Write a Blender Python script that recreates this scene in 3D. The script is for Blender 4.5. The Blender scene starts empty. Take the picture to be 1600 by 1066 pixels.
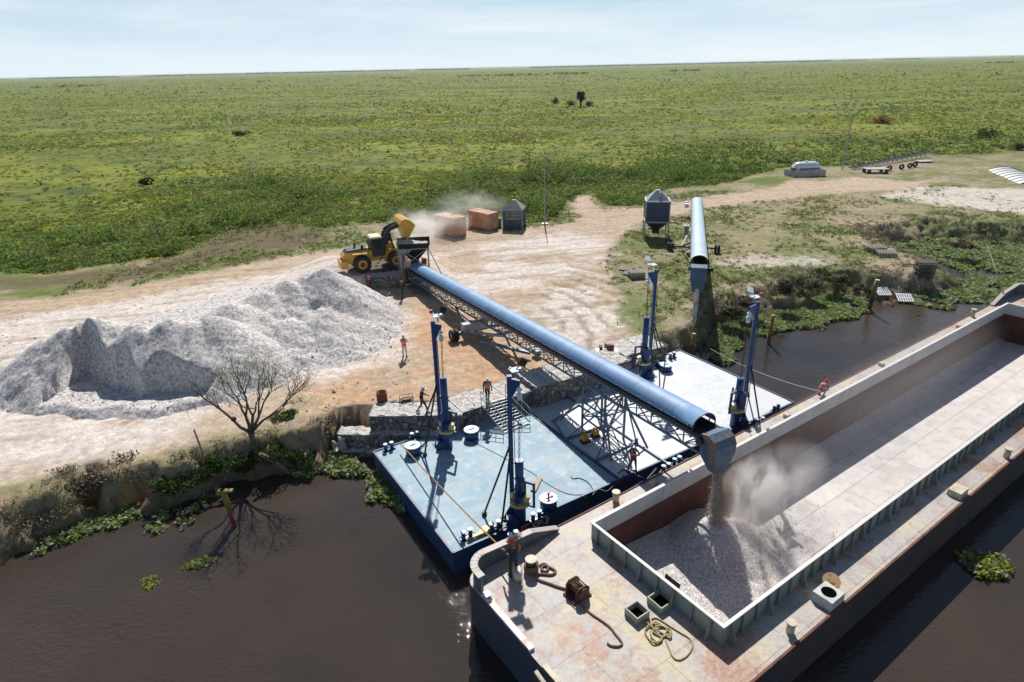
import bpy, math, random
import numpy as np
from mathutils import Vector, Matrix
random.seed(7); RS = np.random.RandomState(11)
R = math.radians
SC = bpy.context.scene; COL = SC.collection
# ------------------------------------------------------------------ camera
F, CX, CY, CH = 985.0, 800.0, 533.0, 21.6
PT, RL = R(23.55), R(1.29)
cp, sp, cr, sr = math.cos(PT), math.sin(PT), math.cos(RL), math.sin(RL)
cam = bpy.data.cameras.new('camera'); camo = bpy.data.objects.new('camera', cam); COL.objects.link(camo)
rt, up, fw = Vector((1, 0, 0)), Vector((0, sp, cp)), Vector((0, cp, -sp))
X = cr * rt - sr * up; Y = sr * rt + cr * up
camo.matrix_world = Matrix(((X.x, Y.x, -fw.x, 0), (X.y, Y.y, -fw.y, 0), (X.z, Y.z, -fw.z, CH), (0, 0, 0, 1)))
cam.sensor_width = 36; cam.lens = F / 1600 * 36; cam.clip_start = .5; cam.clip_end = 80000
SC.camera = camo
# ------------------------------------------------------------------ sky, sun, exposure
SUN_EL, SUN_AZ = R(46.5), R(1.0)
w = bpy.data.worlds.new('World'); SC.world = w; w.use_nodes = True
nt = w.node_tree; bg = nt.nodes['Background']
sky = nt.nodes.new('ShaderNodeTexSky'); sky.sky_type = 'NISHITA'; sky.sun_disc = False
sky.sun_elevation = SUN_EL; sky.sun_rotation = SUN_AZ; sky.air_density = 1.0; sky.dust_density = .4; sky.ozone_density = 1.5
bg.inputs[1].default_value = 0.065
# pale lower sky and thin high cloud veils
tc = nt.nodes.new('ShaderNodeTexCoord'); mp = nt.nodes.new('ShaderNodeMapping'); mp.inputs['Scale'].default_value = (2.0, 2.0, 17)
mp.inputs['Rotation'].default_value = (0, R(1.5), 0)
nz = nt.nodes.new('ShaderNodeTexNoise'); nz.inputs['Scale'].default_value = 1.7; nz.inputs['Detail'].default_value = 9; nz.inputs['Roughness'].default_value = .6; nz.inputs['Distortion'].default_value = .4
def mrw(src, a, b_, c, d_):
    r = nt.nodes.new('ShaderNodeMapRange'); r.inputs[1].default_value = a; r.inputs[2].default_value = b_; r.inputs[3].default_value = c; r.inputs[4].default_value = d_; nt.links.new(src, r.inputs[0]); return r.outputs[0]
def mxw(f, a, col):
    x = nt.nodes.new('ShaderNodeMix'); x.data_type = 'RGBA'; nt.links.new(f, x.inputs[0]); nt.links.new(a, x.inputs[6]); x.inputs[7].default_value = (*col, 1); return x.outputs[2]
def mlw(a, b_):
    m = nt.nodes.new('ShaderNodeMath'); m.operation = 'MULTIPLY'; nt.links.new(a, m.inputs[0]); nt.links.new(b_, m.inputs[1]); return m.outputs[0]
nt.links.new(tc.outputs['Generated'], mp.inputs[0]); nt.links.new(mp.outputs[0], nz.inputs[0])
sz = nt.nodes.new('ShaderNodeSeparateXYZ'); nt.links.new(tc.outputs['Generated'], sz.inputs[0])
c1 = mxw(mrw(sz.outputs[2], .03, .24, .92, 0), sky.outputs[0], (7.0, 9.7, 12.2))
c2_ = mxw(mrw(sz.outputs[2], .0, .085, .85, 0), c1, (11.0, 12.3, 12.9))
c3_ = mxw(mlw(mrw(nz.outputs[0], .40, .78, 0, .70), mrw(sz.outputs[2], .05, .5, 1, .1)), c2_, (12.4, 13.0, 13.3))
nt.links.new(c3_, bg.inputs[0])
sl = bpy.data.lights.new('sun', 'SUN'); sl.energy = 4.9; sl.angle = R(.5); sl.color = (1, .955, .88)
so = bpy.data.objects.new('sun', sl); COL.objects.link(so)
sd = Vector((math.sin(SUN_AZ) * math.cos(SUN_EL), math.cos(SUN_AZ) * math.cos(SUN_EL), math.sin(SUN_EL)))
so.rotation_mode = 'QUATERNION'; so.rotation_quaternion = sd.to_track_quat('Z', 'Y'); so.location = (0, 0, 60)
SC.view_settings.view_transform = 'Standard'; SC.view_settings.look = 'None'
SC.view_settings.exposure = 0.22; SC.view_settings.gamma = 1
SC.cycles.max_bounces = 6; SC.cycles.volume_bounces = 3; SC.cycles.transparent_max_bounces = 8
# ------------------------------------------------------------------ placement helpers
def ray(px, py):
    u = (px - CX) / F; v = -(py - CY) / F
    a, b = cr * u + sr * v, -sr * u + cr * v
    return Vector((a, cp + b * sp, -sp + b * cp))
def at(px, py, z=0.0):
    d = ray(px, py); return Vector((0, 0, CH)) + d * ((z - CH) / d.z)
def zat(px, py, x, y):
    """height at which the sight line through a pixel passes plan point x,y (by distance)"""
    d = ray(px, py); return CH + d.z * math.hypot(x, y) / math.hypot(d.x, d.y)
# ------------------------------------------------------------------ materials
def link(t, a, b): t.links.new(a, b)
MATS = {}
def M(name, col, rough=.6, metal=0.0, var=(), bump=None, spec=.5, coord='Object', alpha=None):
    """var: list of (colour, scale, lo, hi[, stretch]) noise-masked overlays"""
    if name in MATS: return MATS[name]
    m = bpy.data.materials.new(name); m.use_nodes = True; t = m.node_tree; b = t.nodes['Principled BSDF']
    b.inputs['Roughness'].default_value = rough; b.inputs['Metallic'].default_value = metal
    b.inputs['Specular IOR Level'].default_value = spec
    tc = t.nodes.new('ShaderNodeTexCoord'); cur = None
    rgb = t.nodes.new('ShaderNodeRGB'); rgb.outputs[0].default_value = (*col, 1); cur = rgb.outputs[0]
    for i, v in enumerate(var):
        n = t.nodes.new('ShaderNodeTexNoise'); n.inputs['Scale'].default_value = v[1]; n.inputs['Detail'].default_value = 6; n.inputs['Roughness'].default_value = .62
        mp = t.nodes.new('ShaderNodeMapping'); mp.inputs['Location'].default_value = (i * 7.3, i * 3.1, i * 1.7)
        if len(v) > 4: mp.inputs['Scale'].default_value = v[4]
        link(t, tc.outputs[coord], mp.inputs[0]); link(t, mp.outputs[0], n.inputs[0])
        r = t.nodes.new('ShaderNodeMapRange'); r.inputs[1].default_value = v[2]; r.inputs[2].default_value = v[3]
        link(t, n.outputs[0], r.inputs[0])
        x = t.nodes.new('ShaderNodeMix'); x.data_type = 'RGBA'; x.inputs[7].default_value = (*v[0], 1)
        link(t, r.outputs[0], x.inputs[0]); link(t, cur, x.inputs[6]); cur = x.outputs[2]
    link(t, cur, b.inputs['Base Color'])
    if bump:
        n = t.nodes.new('ShaderNodeTexNoise'); n.inputs['Scale'].default_value = bump[0]; n.inputs['Detail'].default_value = 5
        link(t, tc.outputs[coord], n.inputs[0])
        bp = t.nodes.new('ShaderNodeBump'); bp.inputs['Strength'].default_value = bump[1]; bp.inputs['Distance'].default_value = bump[2] if len(bump) > 2 else .03
        link(t, n.outputs[0], bp.inputs['Height']); link(t, bp.outputs[0], b.inputs['Normal'])
    MATS[name] = m; return m
def leafmat(name, transl=.4, rough=.75):
    m = bpy.data.materials.new(name); m.use_nodes = True; t = m.node_tree; b = t.nodes['Principled BSDF']; o = t.nodes['Material Output']
    a = t.nodes.new('ShaderNodeAttribute'); a.attribute_name = 'Col'
    b.inputs['Roughness'].default_value = rough; b.inputs['Specular IOR Level'].default_value = .2
    link(t, a.outputs[0], b.inputs['Base Color'])
    tr = t.nodes.new('ShaderNodeBsdfTranslucent'); mx = t.nodes.new('ShaderNodeMixShader'); mx.inputs[0].default_value = transl
    link(t, a.outputs[0], tr.inputs[0]); link(t, b.outputs[0], mx.inputs[1]); link(t, tr.outputs[0], mx.inputs[2]); link(t, mx.outputs[0], o.inputs[0])
    MATS[name] = m; return m
# ------------------------------------------------------------------ mesh builder
class G:
    def __init__(s): s.v = []; s.f = []; s.m = []; s.s = []; s.T = None
    def add(s, vs, fs, mi=0, sm=False):
        o = len(s.v)
        if s.T is not None: vs = [s.T @ Vector(p) for p in vs]
        s.v += [tuple(p) for p in vs]
        for i, f in enumerate(fs):
            s.f.append(tuple(o + k for k in f)); s.m.append(mi); s.s.append(sm if isinstance(sm, bool) else sm[i])
        return s
    def box(s, c, d, rz=0, mi=0, tz=1.0):
        x, y, z = d[0] / 2, d[1] / 2, d[2] / 2; ca, sa = math.cos(rz), math.sin(rz); vs = []
        for k in (-1, 1):
            q = tz if k > 0 else 1
            for a, b in ((-1, -1), (1, -1), (1, 1), (-1, 1)):
                X, Y = a * x * q, b * y * q
                vs.append((c[0] + X * ca - Y * sa, c[1] + X * sa + Y * ca, c[2] + k * z))
        return s.add(vs, [(3, 2, 1, 0), (4, 5, 6, 7), (0, 1, 5, 4), (1, 2, 6, 5), (2, 3, 7, 6), (3, 0, 4, 7)], mi)
    def bar(s, p, q, w, h=None, mi=0, uph=(0, 0, 1)):
        p, q = Vector(p), Vector(q); h = h or w; d = (q - p)
        if d.length < 1e-6: return s
        d.normalize(); u = Vector(uph)
        if abs(d.dot(u)) > .98: u = Vector((1, 0, 0))
        a = d.cross(u).normalized() * w / 2; b = a.cross(d).normalized() * h / 2
        vs = [p - a - b, p + a - b, p + a + b, p - a + b, q - a - b, q + a - b, q + a + b, q - a + b]
        return s.add(vs, [(3, 2, 1, 0), (4, 5, 6, 7), (0, 1, 5, 4), (1, 2, 6, 5), (2, 3, 7, 6), (3, 0, 4, 7)][0:6], mi)
    def cyl(s, p, q, r, r2=None, n=12, mi=0, cap=True):
        p, q = Vector(p), Vector(q); r2 = r if r2 is None else r2; d = (q - p).normalized()
        u = Vector((0, 0, 1)) if abs(d.z) < .9 else Vector((1, 0, 0))
        a = d.cross(u).normalized(); b = d.cross(a)
        vs = []
        for P_, rr in ((p, r), (q, r2)):
            for i in range(n):
                t = 2 * math.pi * i / n; vs.append(P_ + (a * math.cos(t) + b * math.sin(t)) * rr)
        fs = [(i, (i + 1) % n, n + (i + 1) % n, n + i) for i in range(n)]; sm = [True] * n
        if cap: fs += [tuple(range(n))[::-1], tuple(range(n, 2 * n))]; sm += [False, False]
        return s.add(vs, fs, mi, sm)
    def tube(s, pts, r, n=6, mi=0):
        pts = [Vector(p) for p in pts]; vs = []; m = len(pts); rr = r if hasattr(r, '__len__') else [r] * m; pa = None
        for i, p in enumerate(pts):
            d = (pts[min(i + 1, m - 1)] - pts[max(i - 1, 0)]).normalized()
            if pa is None:
                u = Vector((0, 0, 1)) if abs(d.z) < .9 else Vector((1, 0, 0)); a = d.cross(u).normalized()
            else:
                a = (pa - d * pa.dot(d)); a = a.normalized() if a.length > 1e-5 else d.orthogonal().normalized()
            pa = a; b = d.cross(a)
            for k in range(n):
                t = 2 * math.pi * k / n; vs.append(p + (a * math.cos(t) + b * math.sin(t)) * rr[i])
        fs = [(i * n + k, i * n + (k + 1) % n, (i + 1) * n + (k + 1) % n, (i + 1) * n + k) for i in range(m - 1) for k in range(n)]
        sm = [True] * len(fs); fs += [tuple(range(n))[::-1], tuple(range((m - 1) * n, m * n))]; sm += [False, False]
        return s.add(vs, fs, mi, sm)
    def prism(s, pts, z0, z1, mi=0, axis='z', mtop=None):
        """extrude polygon; axis z: pts=(x,y); axis y: pts=(x,z) extruded y z0..z1"""
        n = len(pts)
        if axis == 'z': vs = [(x, y, z0) for x, y in pts] + [(x, y, z1) for x, y in pts]
        else: vs = [(x, z0, z) for x, z in pts] + [(x, z1, z) for x, z in pts]
        A = sum(pts[i][0] * pts[(i + 1) % n][1] - pts[(i + 1) % n][0] * pts[i][1] for i in range(n))
        fs = [(i, (i + 1) % n, n + (i + 1) % n, n + i) for i in range(n)]
        s.add(vs, fs, mi); s.add(vs, [tuple(range(n))[::-1]], mi); s.add(vs, [tuple(range(n, 2 * n))], mi if mtop is None else mtop); return s
    def lathe(s, prof, c=(0, 0, 0), n=20, mi=0, axis='z', caps=False):
        vs = []
        for r, h in prof:
            for k in range(n):
                t = 2 * math.pi * k / n
                if axis == 'z': vs.append((c[0] + r * math.cos(t), c[1] + r * math.sin(t), c[2] + h))
                else: vs.append((c[0] + r * math.cos(t), c[1] + h, c[2] + r * math.sin(t)))
        fs = [(i * n + k, i * n + (k + 1) % n, (i + 1) * n + (k + 1) % n, (i + 1) * n + k) for i in range(len(prof) - 1) for k in range(n)]
        sm = [True] * len(fs)
        if caps: fs += [tuple(range(n))[::-1], tuple(range((len(prof) - 1) * n, len(prof) * n))]; sm += [False, False]
        return s.add(vs, fs, mi, sm)
    def ball(s, c, r, n=12, mi=0, sc=(1, 1, 1)):
        vs = []; m = n // 2 + 1
        for i in range(m + 1):
            p = math.pi * i / m
            for k in range(n):
                t = 2 * math.pi * k / n
                vs.append((c[0] + r * sc[0] * math.sin(p) * math.cos(t), c[1] + r * sc[1] * math.sin(p) * math.sin(t), c[2] + r * sc[2] * math.cos(p)))
        return s.add(vs, [(i * n + k, (i + 1) * n + k, (i + 1) * n + (k + 1) % n, i * n + (k + 1) % n) for i in range(m) for k in range(n)], mi, True)
FR = {}
def mesh_from(name, g, mats):
    me = bpy.data.meshes.new(name); me.from_pydata([tuple(v) for v in g.v], [], g.f)
    for m in (mats if isinstance(mats, (list, tuple)) else [mats]): me.materials.append(m)
    me.polygons.foreach_set('material_index', g.m); me.polygons.foreach_set('use_smooth', g.s); me.update(); return me
def tag(o, label=None, cat=None, group=None, kind=None):
    if label: o['label'] = label
    if cat: o['category'] = cat
    if group: o['group'] = group
    if kind: o['kind'] = kind
    return o
def thing(name, label, cat, loc=(0, 0, 0), rz=0.0, group=None):
    o = bpy.data.objects.new(name, None); COL.objects.link(o); o.empty_display_size = .3
    o.location = loc; o.rotation_euler = (0, 0, rz); FR[o.name] = Matrix.Translation(Vector(loc)) @ Matrix.Rotation(rz, 4, 'Z')
    return tag(o, label, cat, group)
def part(name, g, mats, parent, world=False, label=None):
    if world:
        inv = FR[parent.name].inverted(); g.v = [tuple(inv @ Vector(v)) for v in g.v]
    o = bpy.data.objects.new(name, mesh_from(name, g, mats)); COL.objects.link(o); o.parent = parent; FR[o.name] = FR[parent.name]
    if label: o['label'] = label
    return o
def solo(name, g, mats, label, cat, loc=None, group=None, kind=None):
    """thing that is one mesh; geometry given in world coordinates, origin moved to loc"""
    if loc is None:
        a = np.array(g.v); loc = (a[:, 0].mean(), a[:, 1].mean(), a[:, 2].min())
    L = Vector(loc); g.v = [tuple(Vector(v) - L) for v in g.v]
    o = bpy.data.objects.new(name, mesh_from(name, g, mats)); COL.objects.link(o); o.location = L; FR[o.name] = Matrix.Translation(L)
    return tag(o, label, cat, group, kind)
def dup(root, loc, rz=None, label=None, scale=None):
    r = root.copy(); COL.objects.link(r); r.location = loc
    if rz is not None: r.rotation_euler = (0, 0, rz)
    if scale: r.scale = (scale,) * 3
    if label: r['label'] = label
    FR[r.name] = Matrix.Translation(Vector(loc)) @ Matrix.Rotation(r.rotation_euler[2], 4, 'Z')
    for ch in list(root.children):
        c = ch.copy(); COL.objects.link(c); c.parent = r
        for k in ch.children:
            d = k.copy(); COL.objects.link(d); d.parent = c
    return r
# ------------------------------------------------------------------ numpy noise / sdf
def vnoise(x, y, seed=0):
    xi = np.floor(x).astype(np.int64); yi = np.floor(y).astype(np.int64); fx = x - xi; fy = y - yi
    fx = fx * fx * (3 - 2 * fx); fy = fy * fy * (3 - 2 * fy)
    def h(a, b):
        n = (a * 374761393 + b * 668265263 + seed * 144665) & 0xffffffff
        n = ((n ^ (n >> 13)) * 1274126177) & 0xffffffff
        return ((n ^ (n >> 16)) & 0xffff) / 65535.0
    return (h(xi, yi) * (1 - fx) + h(xi + 1, yi) * fx) * (1 - fy) + (h(xi, yi + 1) * (1 - fx) + h(xi + 1, yi + 1) * fx) * fy
def fbm(x, y, seed=0, o=4):
    s = 0; a = .5; t = 0
    for i in range(o): s = s + a * vnoise(x * 2 ** i, y * 2 ** i, seed + i * 17); t += a; a *= .55
    return s / t
def sdf(x, y, poly):
    P_ = np.array(poly, float); n = len(P_); d = np.full(x.shape, 1e18); ins = np.zeros(x.shape, bool)
    for i in range(n):
        a = P_[i]; b = P_[(i + 1) % n]; e = b - a; wx = x - a[0]; wy = y - a[1]
        t = np.clip((wx * e[0] + wy * e[1]) / max(e @ e, 1e-9), 0, 1)
        d = np.minimum(d, (wx - e[0] * t) ** 2 + (wy - e[1] * t) ** 2)
        c = (a[1] > y) != (b[1] > y)
        with np.errstate(divide='ignore', invalid='ignore'): ins ^= c & (x < e[0] * (y - a[1]) / (e[1] if abs(e[1]) > 1e-12 else 1e-12) + a[0])
    d = np.sqrt(d); return np.where(ins, d, -d)
def sstep(a, b, x): t = np.clip((x - a) / (b - a), 0, 1); return t * t * (3 - 2 * t)
def pix(pts, z): return [tuple(at(a, b, z)[:2]) for a, b in pts]
def grid_obj(name, xs, ys, Z, mats, loc=(0, 0, 0), cols=None, parent=None, keep=None):
    nx, ny = len(xs), len(ys); Xg, Yg = np.meshgrid(xs, ys)
    V = np.stack([Xg.ravel() - loc[0], Yg.ravel() - loc[1], Z.ravel() - loc[2]], 1)
    i = np.arange(nx * ny).reshape(ny, nx); q = np.stack([i[:-1, :-1], i[:-1, 1:], i[1:, 1:], i[1:, :-1]], -1).reshape(-1, 4)
    if keep is not None:
        k = keep.ravel()[q].any(1); q = q[k]
        us = np.zeros(len(V), bool); us[q.ravel()] = True; mp_ = np.cumsum(us) - 1; V = V[us]; q = mp_[q]
        if cols: cols = {c: a.reshape(-1, a.shape[-1])[us] for c, a in cols.items()}
    me = bpy.data.meshes.new(name); me.vertices.add(len(V)); me.vertices.foreach_set('co', V.ravel().astype(np.float32))
    me.loops.add(q.size); me.loops.foreach_set('vertex_index', q.ravel().astype(np.int32))
    me.polygons.add(len(q)); me.polygons.foreach_set('loop_start', (np.arange(len(q)) * 4).astype(np.int32))
    me.update(calc_edges=True); me.polygons.foreach_set('use_smooth', np.ones(len(q), bool))
    if cols:
        for c, a in cols.items():
            a = a.reshape(-1, a.shape[-1]); at_ = me.color_attributes.new(c, 'FLOAT_COLOR', 'POINT')
            full = np.ones((len(V), 4), np.float32); full[:, :a.shape[1]] = a; at_.data.foreach_set('color', full.ravel())
    for m in mats: me.materials.append(m)
    o = bpy.data.objects.new(name, me); COL.objects.link(o); o.location = loc
    if parent: o.parent = parent
    return o
def leaves(name, C, S, colr, mat, upb=.4, asp=.55, tri=False, droop=0):
    """one mesh of many leaf faces. C (n,3) centres, S (n,) size, colr (n,3)"""
    n = len(C); N = RS.normal(size=(n, 3)); N[:, 2] = np.abs(N[:, 2]) + upb; N /= np.linalg.norm(N, axis=1)[:, None]
    A = np.cross(N, RS.normal(size=(n, 3))); A /= np.linalg.norm(A, axis=1)[:, None]; B = np.cross(N, A)
    S = np.asarray(S)[:, None]; A = A * S * .5; B = B * S * .5 * asp
    V = np.stack([C - A, C + B * 1.0 - A * .1, C + A, C - B - A * .1], 1) if not tri else np.stack([C - A * .8, C + A * .6 + B * 1.3, C + A * .6 - B * 1.3], 1)
    k = 3 if tri else 4
    me = bpy.data.meshes.new(name); me.vertices.add(n * k); me.vertices.foreach_set('co', V.ravel().astype(np.float32))
    me.loops.add(n * k); me.loops.foreach_set('vertex_index', np.arange(n * k, dtype=np.int32))
    me.polygons.add(n); me.polygons.foreach_set('loop_start', (np.arange(n) * k).astype(np.int32)); me.update(calc_edges=True)
    a = me.color_attributes.new('Col', 'FLOAT_COLOR', 'POINT'); full = np.ones((n * k, 4), np.float32); full[:, :3] = np.repeat(colr, k, 0); a.data.foreach_set('color', full.ravel())
    me.materials.append(mat); o = bpy.data.objects.new(name, me); COL.objects.link(o); return o
def clumps(P_, rad, hgt, nleaf, lsize, col, jit=.25):
    """P_ (m,3) clump base positions -> leaf arrays filling a dome"""
    m = len(P_); T = np.repeat(np.arange(m), nleaf); n = len(T)
    th = RS.uniform(0, 2 * np.pi, n); rr = np.sqrt(RS.uniform(0, 1, n)); zz = RS.uniform(0, 1, n) ** .7
    rr = rr * np.sqrt(np.clip(1 - zz ** 2 * .8, 0, 1))
    C = P_[T] + np.stack([np.cos(th) * rr * rad[T], np.sin(th) * rr * rad[T], zz * hgt[T]], 1)
    S = lsize[T] * RS.uniform(.6, 1.4, n); c = col[T] * RS.uniform(1 - jit, 1 + jit, (n, 1)); return C, S, c
# ================================================================== TERRAIN
GZ = 2.0
PADZ = 3.3
shore_px = [(-200, 925), (0, 868), (33, 855), (76, 840), (114, 822), (127, 800), (150, 784), (168, 792), (195, 798), (226, 792), (243, 797), (291, 786), (329, 764), (400, 748), (432, 740), (478, 730), (528, 714)]
PA = Vector((-8.2, 31.1, 0)); PRZ = R(31.9); PE1 = Vector((math.cos(PRZ), math.sin(PRZ), 0)); PE2 = Vector((math.sin(PRZ), -math.cos(PRZ), 0))
def pon(x, y, z=0): return PA + PE1 * x + PE2 * y + Vector((0, 0, z))       # pontoon frame: x along the bank, y towards the river
sh = [(-20000, -800), (-300, -20), (-60, 14)] + pix(shore_px, 0)
sh += [tuple(pon(-.5, -1.1)[:2]), tuple(pon(5, -1.0)[:2]), tuple(pon(22.5, -.9)[:2]), tuple(pon(25.4, -.4)[:2])]
sh += pix([(1117, 509), (1140, 505), (1150, 499), (1177, 487), (1200, 484), (1223, 483), (1263, 473), (1283, 459), (1327, 461), (1355, 466), (1382, 470), (1403, 465), (1423, 461), (1453, 458), (1479, 452), (1494, 447), (1473, 438), (1450, 428), (1430, 416), (1400, 401), (1380, 384), (1387, 379), (1420, 377), (1437, 371), (1465, 371), (1500, 373), (1529, 378), (1600, 381), (1750, 388)], 0)
sh += [(140, 72), (400, 60), (20000, -800), (26000, 30000), (-26000, 30000), (-26000, -800)]
def axis(lo, hi, step, far):
    c = list(np.arange(lo, hi, step)); s = step; a = lo; L_ = []
    while a > -far: s *= 1.13; a -= s; L_.append(a)
    s = step; b = c[-1]; H_ = []
    while b < far: s *= 1.13; b += s; H_.append(b)
    return np.array(L_[::-1] + c + H_)
xs = axis(-62, 84, .3, 42000); ys = axis(13, 116, .3, 42000); ys = ys[ys > -60]
Xg, Yg = np.meshgrid(xs, ys)
SD = sdf(Xg, Yg, sh)
near = (np.abs(Xg) < 150) & (Yg < 180)
n1 = fbm(Xg * .5, Yg * .5, 1); n2 = fbm(Xg * 1.6, Yg * 1.6, 5); n3 = fbm(Xg * .12, Yg * .12, 9)
wallzone = sdf(Xg, Yg, [tuple(pon(-1.5, -3)[:2]), tuple(pon(-1.5, 2)[:2]), tuple(pon(26, 2)[:2]), tuple(pon(26, -3)[:2])]) > 0
right = sstep(14, 22, Xg)
w_bank = 1.5 * (1 - right) + 3.2 * right
d = SD + np.where(wallzone, 0, (n1 - .5) * 2.6 + (n2 - .5) * .9)
Z = -1.3 + (GZ + 1.3) * sstep(-1.2, 1, d / w_bank * 1.0)
Z = np.where(near, Z, np.where(SD > 0, GZ, -1.3)); Z += np.where(near & (Z > -.9) & (Z < GZ - .05) & ~wallzone, (vnoise(Xg * 1.9, Yg * 1.9, 71) - .5) * .55 + (vnoise(Xg * 4.5, Yg * 4.5, 72) - .5) * .25, 0)
Z = np.where(sdf(Xg, Yg, pix([(500, 720), (516, 690), (535, 676), (578, 672), (735, 664), (770, 700), (600, 735), (505, 735)], .3)) > 0, np.minimum(Z, -.05), Z)
# loader ramp: raised pad with a steep face towards the river
pad_px = [(528, 432), (560, 431), (600, 424), (636, 414), (640, 402), (622, 392), (560, 392), (520, 400), (512, 416)]
pad = sdf(Xg, Yg, pix(pad_px, PADZ))
front = sstep(-1.0, .3, pad + (n2 - .5) * .8); back = sstep(-6, .3, pad)
ycut = at(580, 425, PADZ).y
Z = np.where(Z > GZ - .3, np.maximum(Z, GZ + (PADZ - GZ) * np.where((Yg < ycut + 1) & (Xg > at(530, 430, PADZ).x), front, back)), Z)
Z += np.where(near & (SD > .5), (n2 - .5) * .10 + (n3 - .5) * .35 + (vnoise(Xg * 4, Yg * 4, 3) - .5) * .05, 0) * (1 - np.clip(front, 0, 1) * .6)
# ---- zones -> albedo
def zone(px, feather=1.5, z=GZ, nz=1.0, seed=0):
    return sstep(-feather, feather, sdf(Xg, Yg, pix(px, z)) + ((n1 - .5) * 2.5 + (n2 - .5) * 1.5) * nz)
def mixc(c, col, w_): return c * (1 - w_[..., None]) + np.array(col) * w_[..., None]
marsh_px = [(-300, 455), (0, 427), (46, 429), (101, 424), (177, 411), (273, 399), (330, 374), (370, 356), (440, 347), (500, 356), (576, 349), (640, 345), (725, 336), (781, 336), (822, 350), (868, 348), (885, 318), (920, 298), (945, 322), (1006, 321), (1030, 300), (1052, 294), (1108, 291), (1150, 283), (1175, 272), (1205, 268), (1240, 258), (1330, 260), (1450, 240), (1500, 243), (1600, 236), (1800, 225)]
marsh_w = pix(marsh_px, GZ) + [(26000, 2500), (26000, 42000), (-42000, 42000), (-42000, 60)]
MS = sdf(Xg, Yg, marsh_w) + np.where(near, (n1 - .5) * 4, 0)
C = np.zeros(Xg.shape + (3,)); C[:] = (.29, .25, .155)
gn = sstep(.38, .62, fbm(Xg * .18, Yg * .18, 31)); C = mixc(C, (.165, .185, .075), gn * .8)
C = mixc(C, (.36, .29, .22), sstep(.48, .62, fbm(Xg * .22, Yg * .3, 37)) * .85)
grassy = np.clip(gn * .9 + .25, 0, 1)
sand_px = [(-300, 520), (0, 470), (150, 452), (300, 428), (430, 402), (530, 388), (600, 380), (680, 368), (760, 361), (840, 357), (898, 347), (902, 335), (882, 306), (925, 305), (945, 327), (1000, 324), (1100, 308), (1200, 294), (1235, 281), (1290, 284), (1330, 276), (1420, 283), (1480, 280), (1420, 296), (1300, 303), (1200, 313), (1100, 328), (1010, 348), (968, 368), (948, 400), (955, 450), (968, 500), (985, 545), (900, 600), (740, 650), (570, 655), (520, 650), (470, 640), (430, 668), (360, 690), (320, 700), (250, 712), (100, 745), (0, 768), (-300, 830)]
sand = zone(sand_px, 1.2); C = mixc(C, (.47, .375, .285), sand); grassy *= 1 - sand
o1 = zone([(560, 500), (640, 440), (700, 470), (820, 560), (960, 560), (900, 600), (740, 650), (570, 650), (470, 630), (440, 610), (560, 570)], 2) * sstep(.3, .7, fbm(Xg * .25, Yg * .25, 71))
C = mixc(C, (.50, .315, .195), o1 * .9)
o2 = zone([(-200, 490), (100, 470), (330, 430), (420, 415), (420, 432), (300, 455), (150, 480), (-200, 540)], 1) * .8; C = mixc(C, (.47, .36, .25), o2)
wh = np.maximum(zone([(-300, 545), (0, 500), (150, 478), (400, 432), (520, 412), (560, 430), (640, 490), (610, 560), (500, 598), (400, 610), (330, 640), (270, 690), (100, 722), (0, 745), (-300, 820)], 1.6),
                zone([(690, 400), (760, 385), (880, 362), (945, 372), (945, 430), (962, 510), (930, 548), (862, 540), (700, 440), (660, 410)], 2.0) * sstep(.30, .50, fbm(Xg * .2, Yg * .22, 41)))
wh = np.maximum(wh, zone([(1370, 306), (1440, 291), (1600, 296), (1700, 310), (1700, 345), (1550, 330), (1480, 322), (1400, 312)], 1.0) * .8)
wh = np.maximum(wh, zone([(1130, 412), (1180, 400), (1260, 402), (1330, 412), (1260, 418), (1160, 420)], .8) * .6)
C = mixc(C, (.63, .575, .535), wh * .95); grassy *= 1 - wh
# tyre tracks and churned soil, running along the yard roads
tr = fbm(Xg * .16 + Yg * .05, Yg * 1.5 - Xg * .35, 51); trm = zone([(-300, 500), (300, 425), (660, 380), (980, 310), (1500, 270), (1500, 300), (1010, 350), (960, 370), (965, 540), (880, 560), (690, 430), (560, 560), (330, 640), (0, 740), (-300, 800)], 2)
C = mixc(C, (.31, .23, .165), sstep(.54, .70, tr + (n2 - .5) * .15) * trm * .55)
cur = np.hypot(Xg - at(690, 520, GZ).x, Yg - at(690, 520, GZ).y); rut = sstep(.3, .9, np.sin(cur * 3.3 + (n1 - .5) * 4 + (n2 - .5) * 3)) * zone([(820, 480), (900, 400), (950, 420), (965, 510), (935, 550), (880, 545)], 1.5) * sstep(.25, .45, fbm(Xg * .5, Yg * .5, 61))
C = mixc(C, (.25, .195, .155), rut * .7); Z -= rut * .12 * near
mud = zone([(290, 398), (330, 372), (380, 350), (450, 345), (510, 356), (520, 372), (430, 398), (330, 420), (200, 440), (60, 450), (0, 455), (-100, 470), (-100, 440), (60, 432), (200, 418)], 1.5) * sstep(.15, .38, fbm(Xg * .35, Yg * .6, 77))
C = mixc(C, (.14, .095, .068), mud * .95)
gs = zone([(-200, 470), (40, 455), (200, 440), (330, 402), (420, 392), (530, 372), (545, 384), (430, 402), (330, 420), (200, 448), (40, 466), (-200, 490)], 1.2) * sstep(.35, .5, fbm(Xg * .3, Yg * .5, 83))
C = mixc(C, (.14, .18, .045), gs); grassy = np.maximum(grassy, gs)
bd = zone([(-300, 830), (0, 768), (100, 745), (250, 712), (330, 690), (430, 668), (520, 655), (520, 720), (400, 745), (250, 800), (0, 870), (-300, 940)], 1.0, nz=.5)
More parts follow.
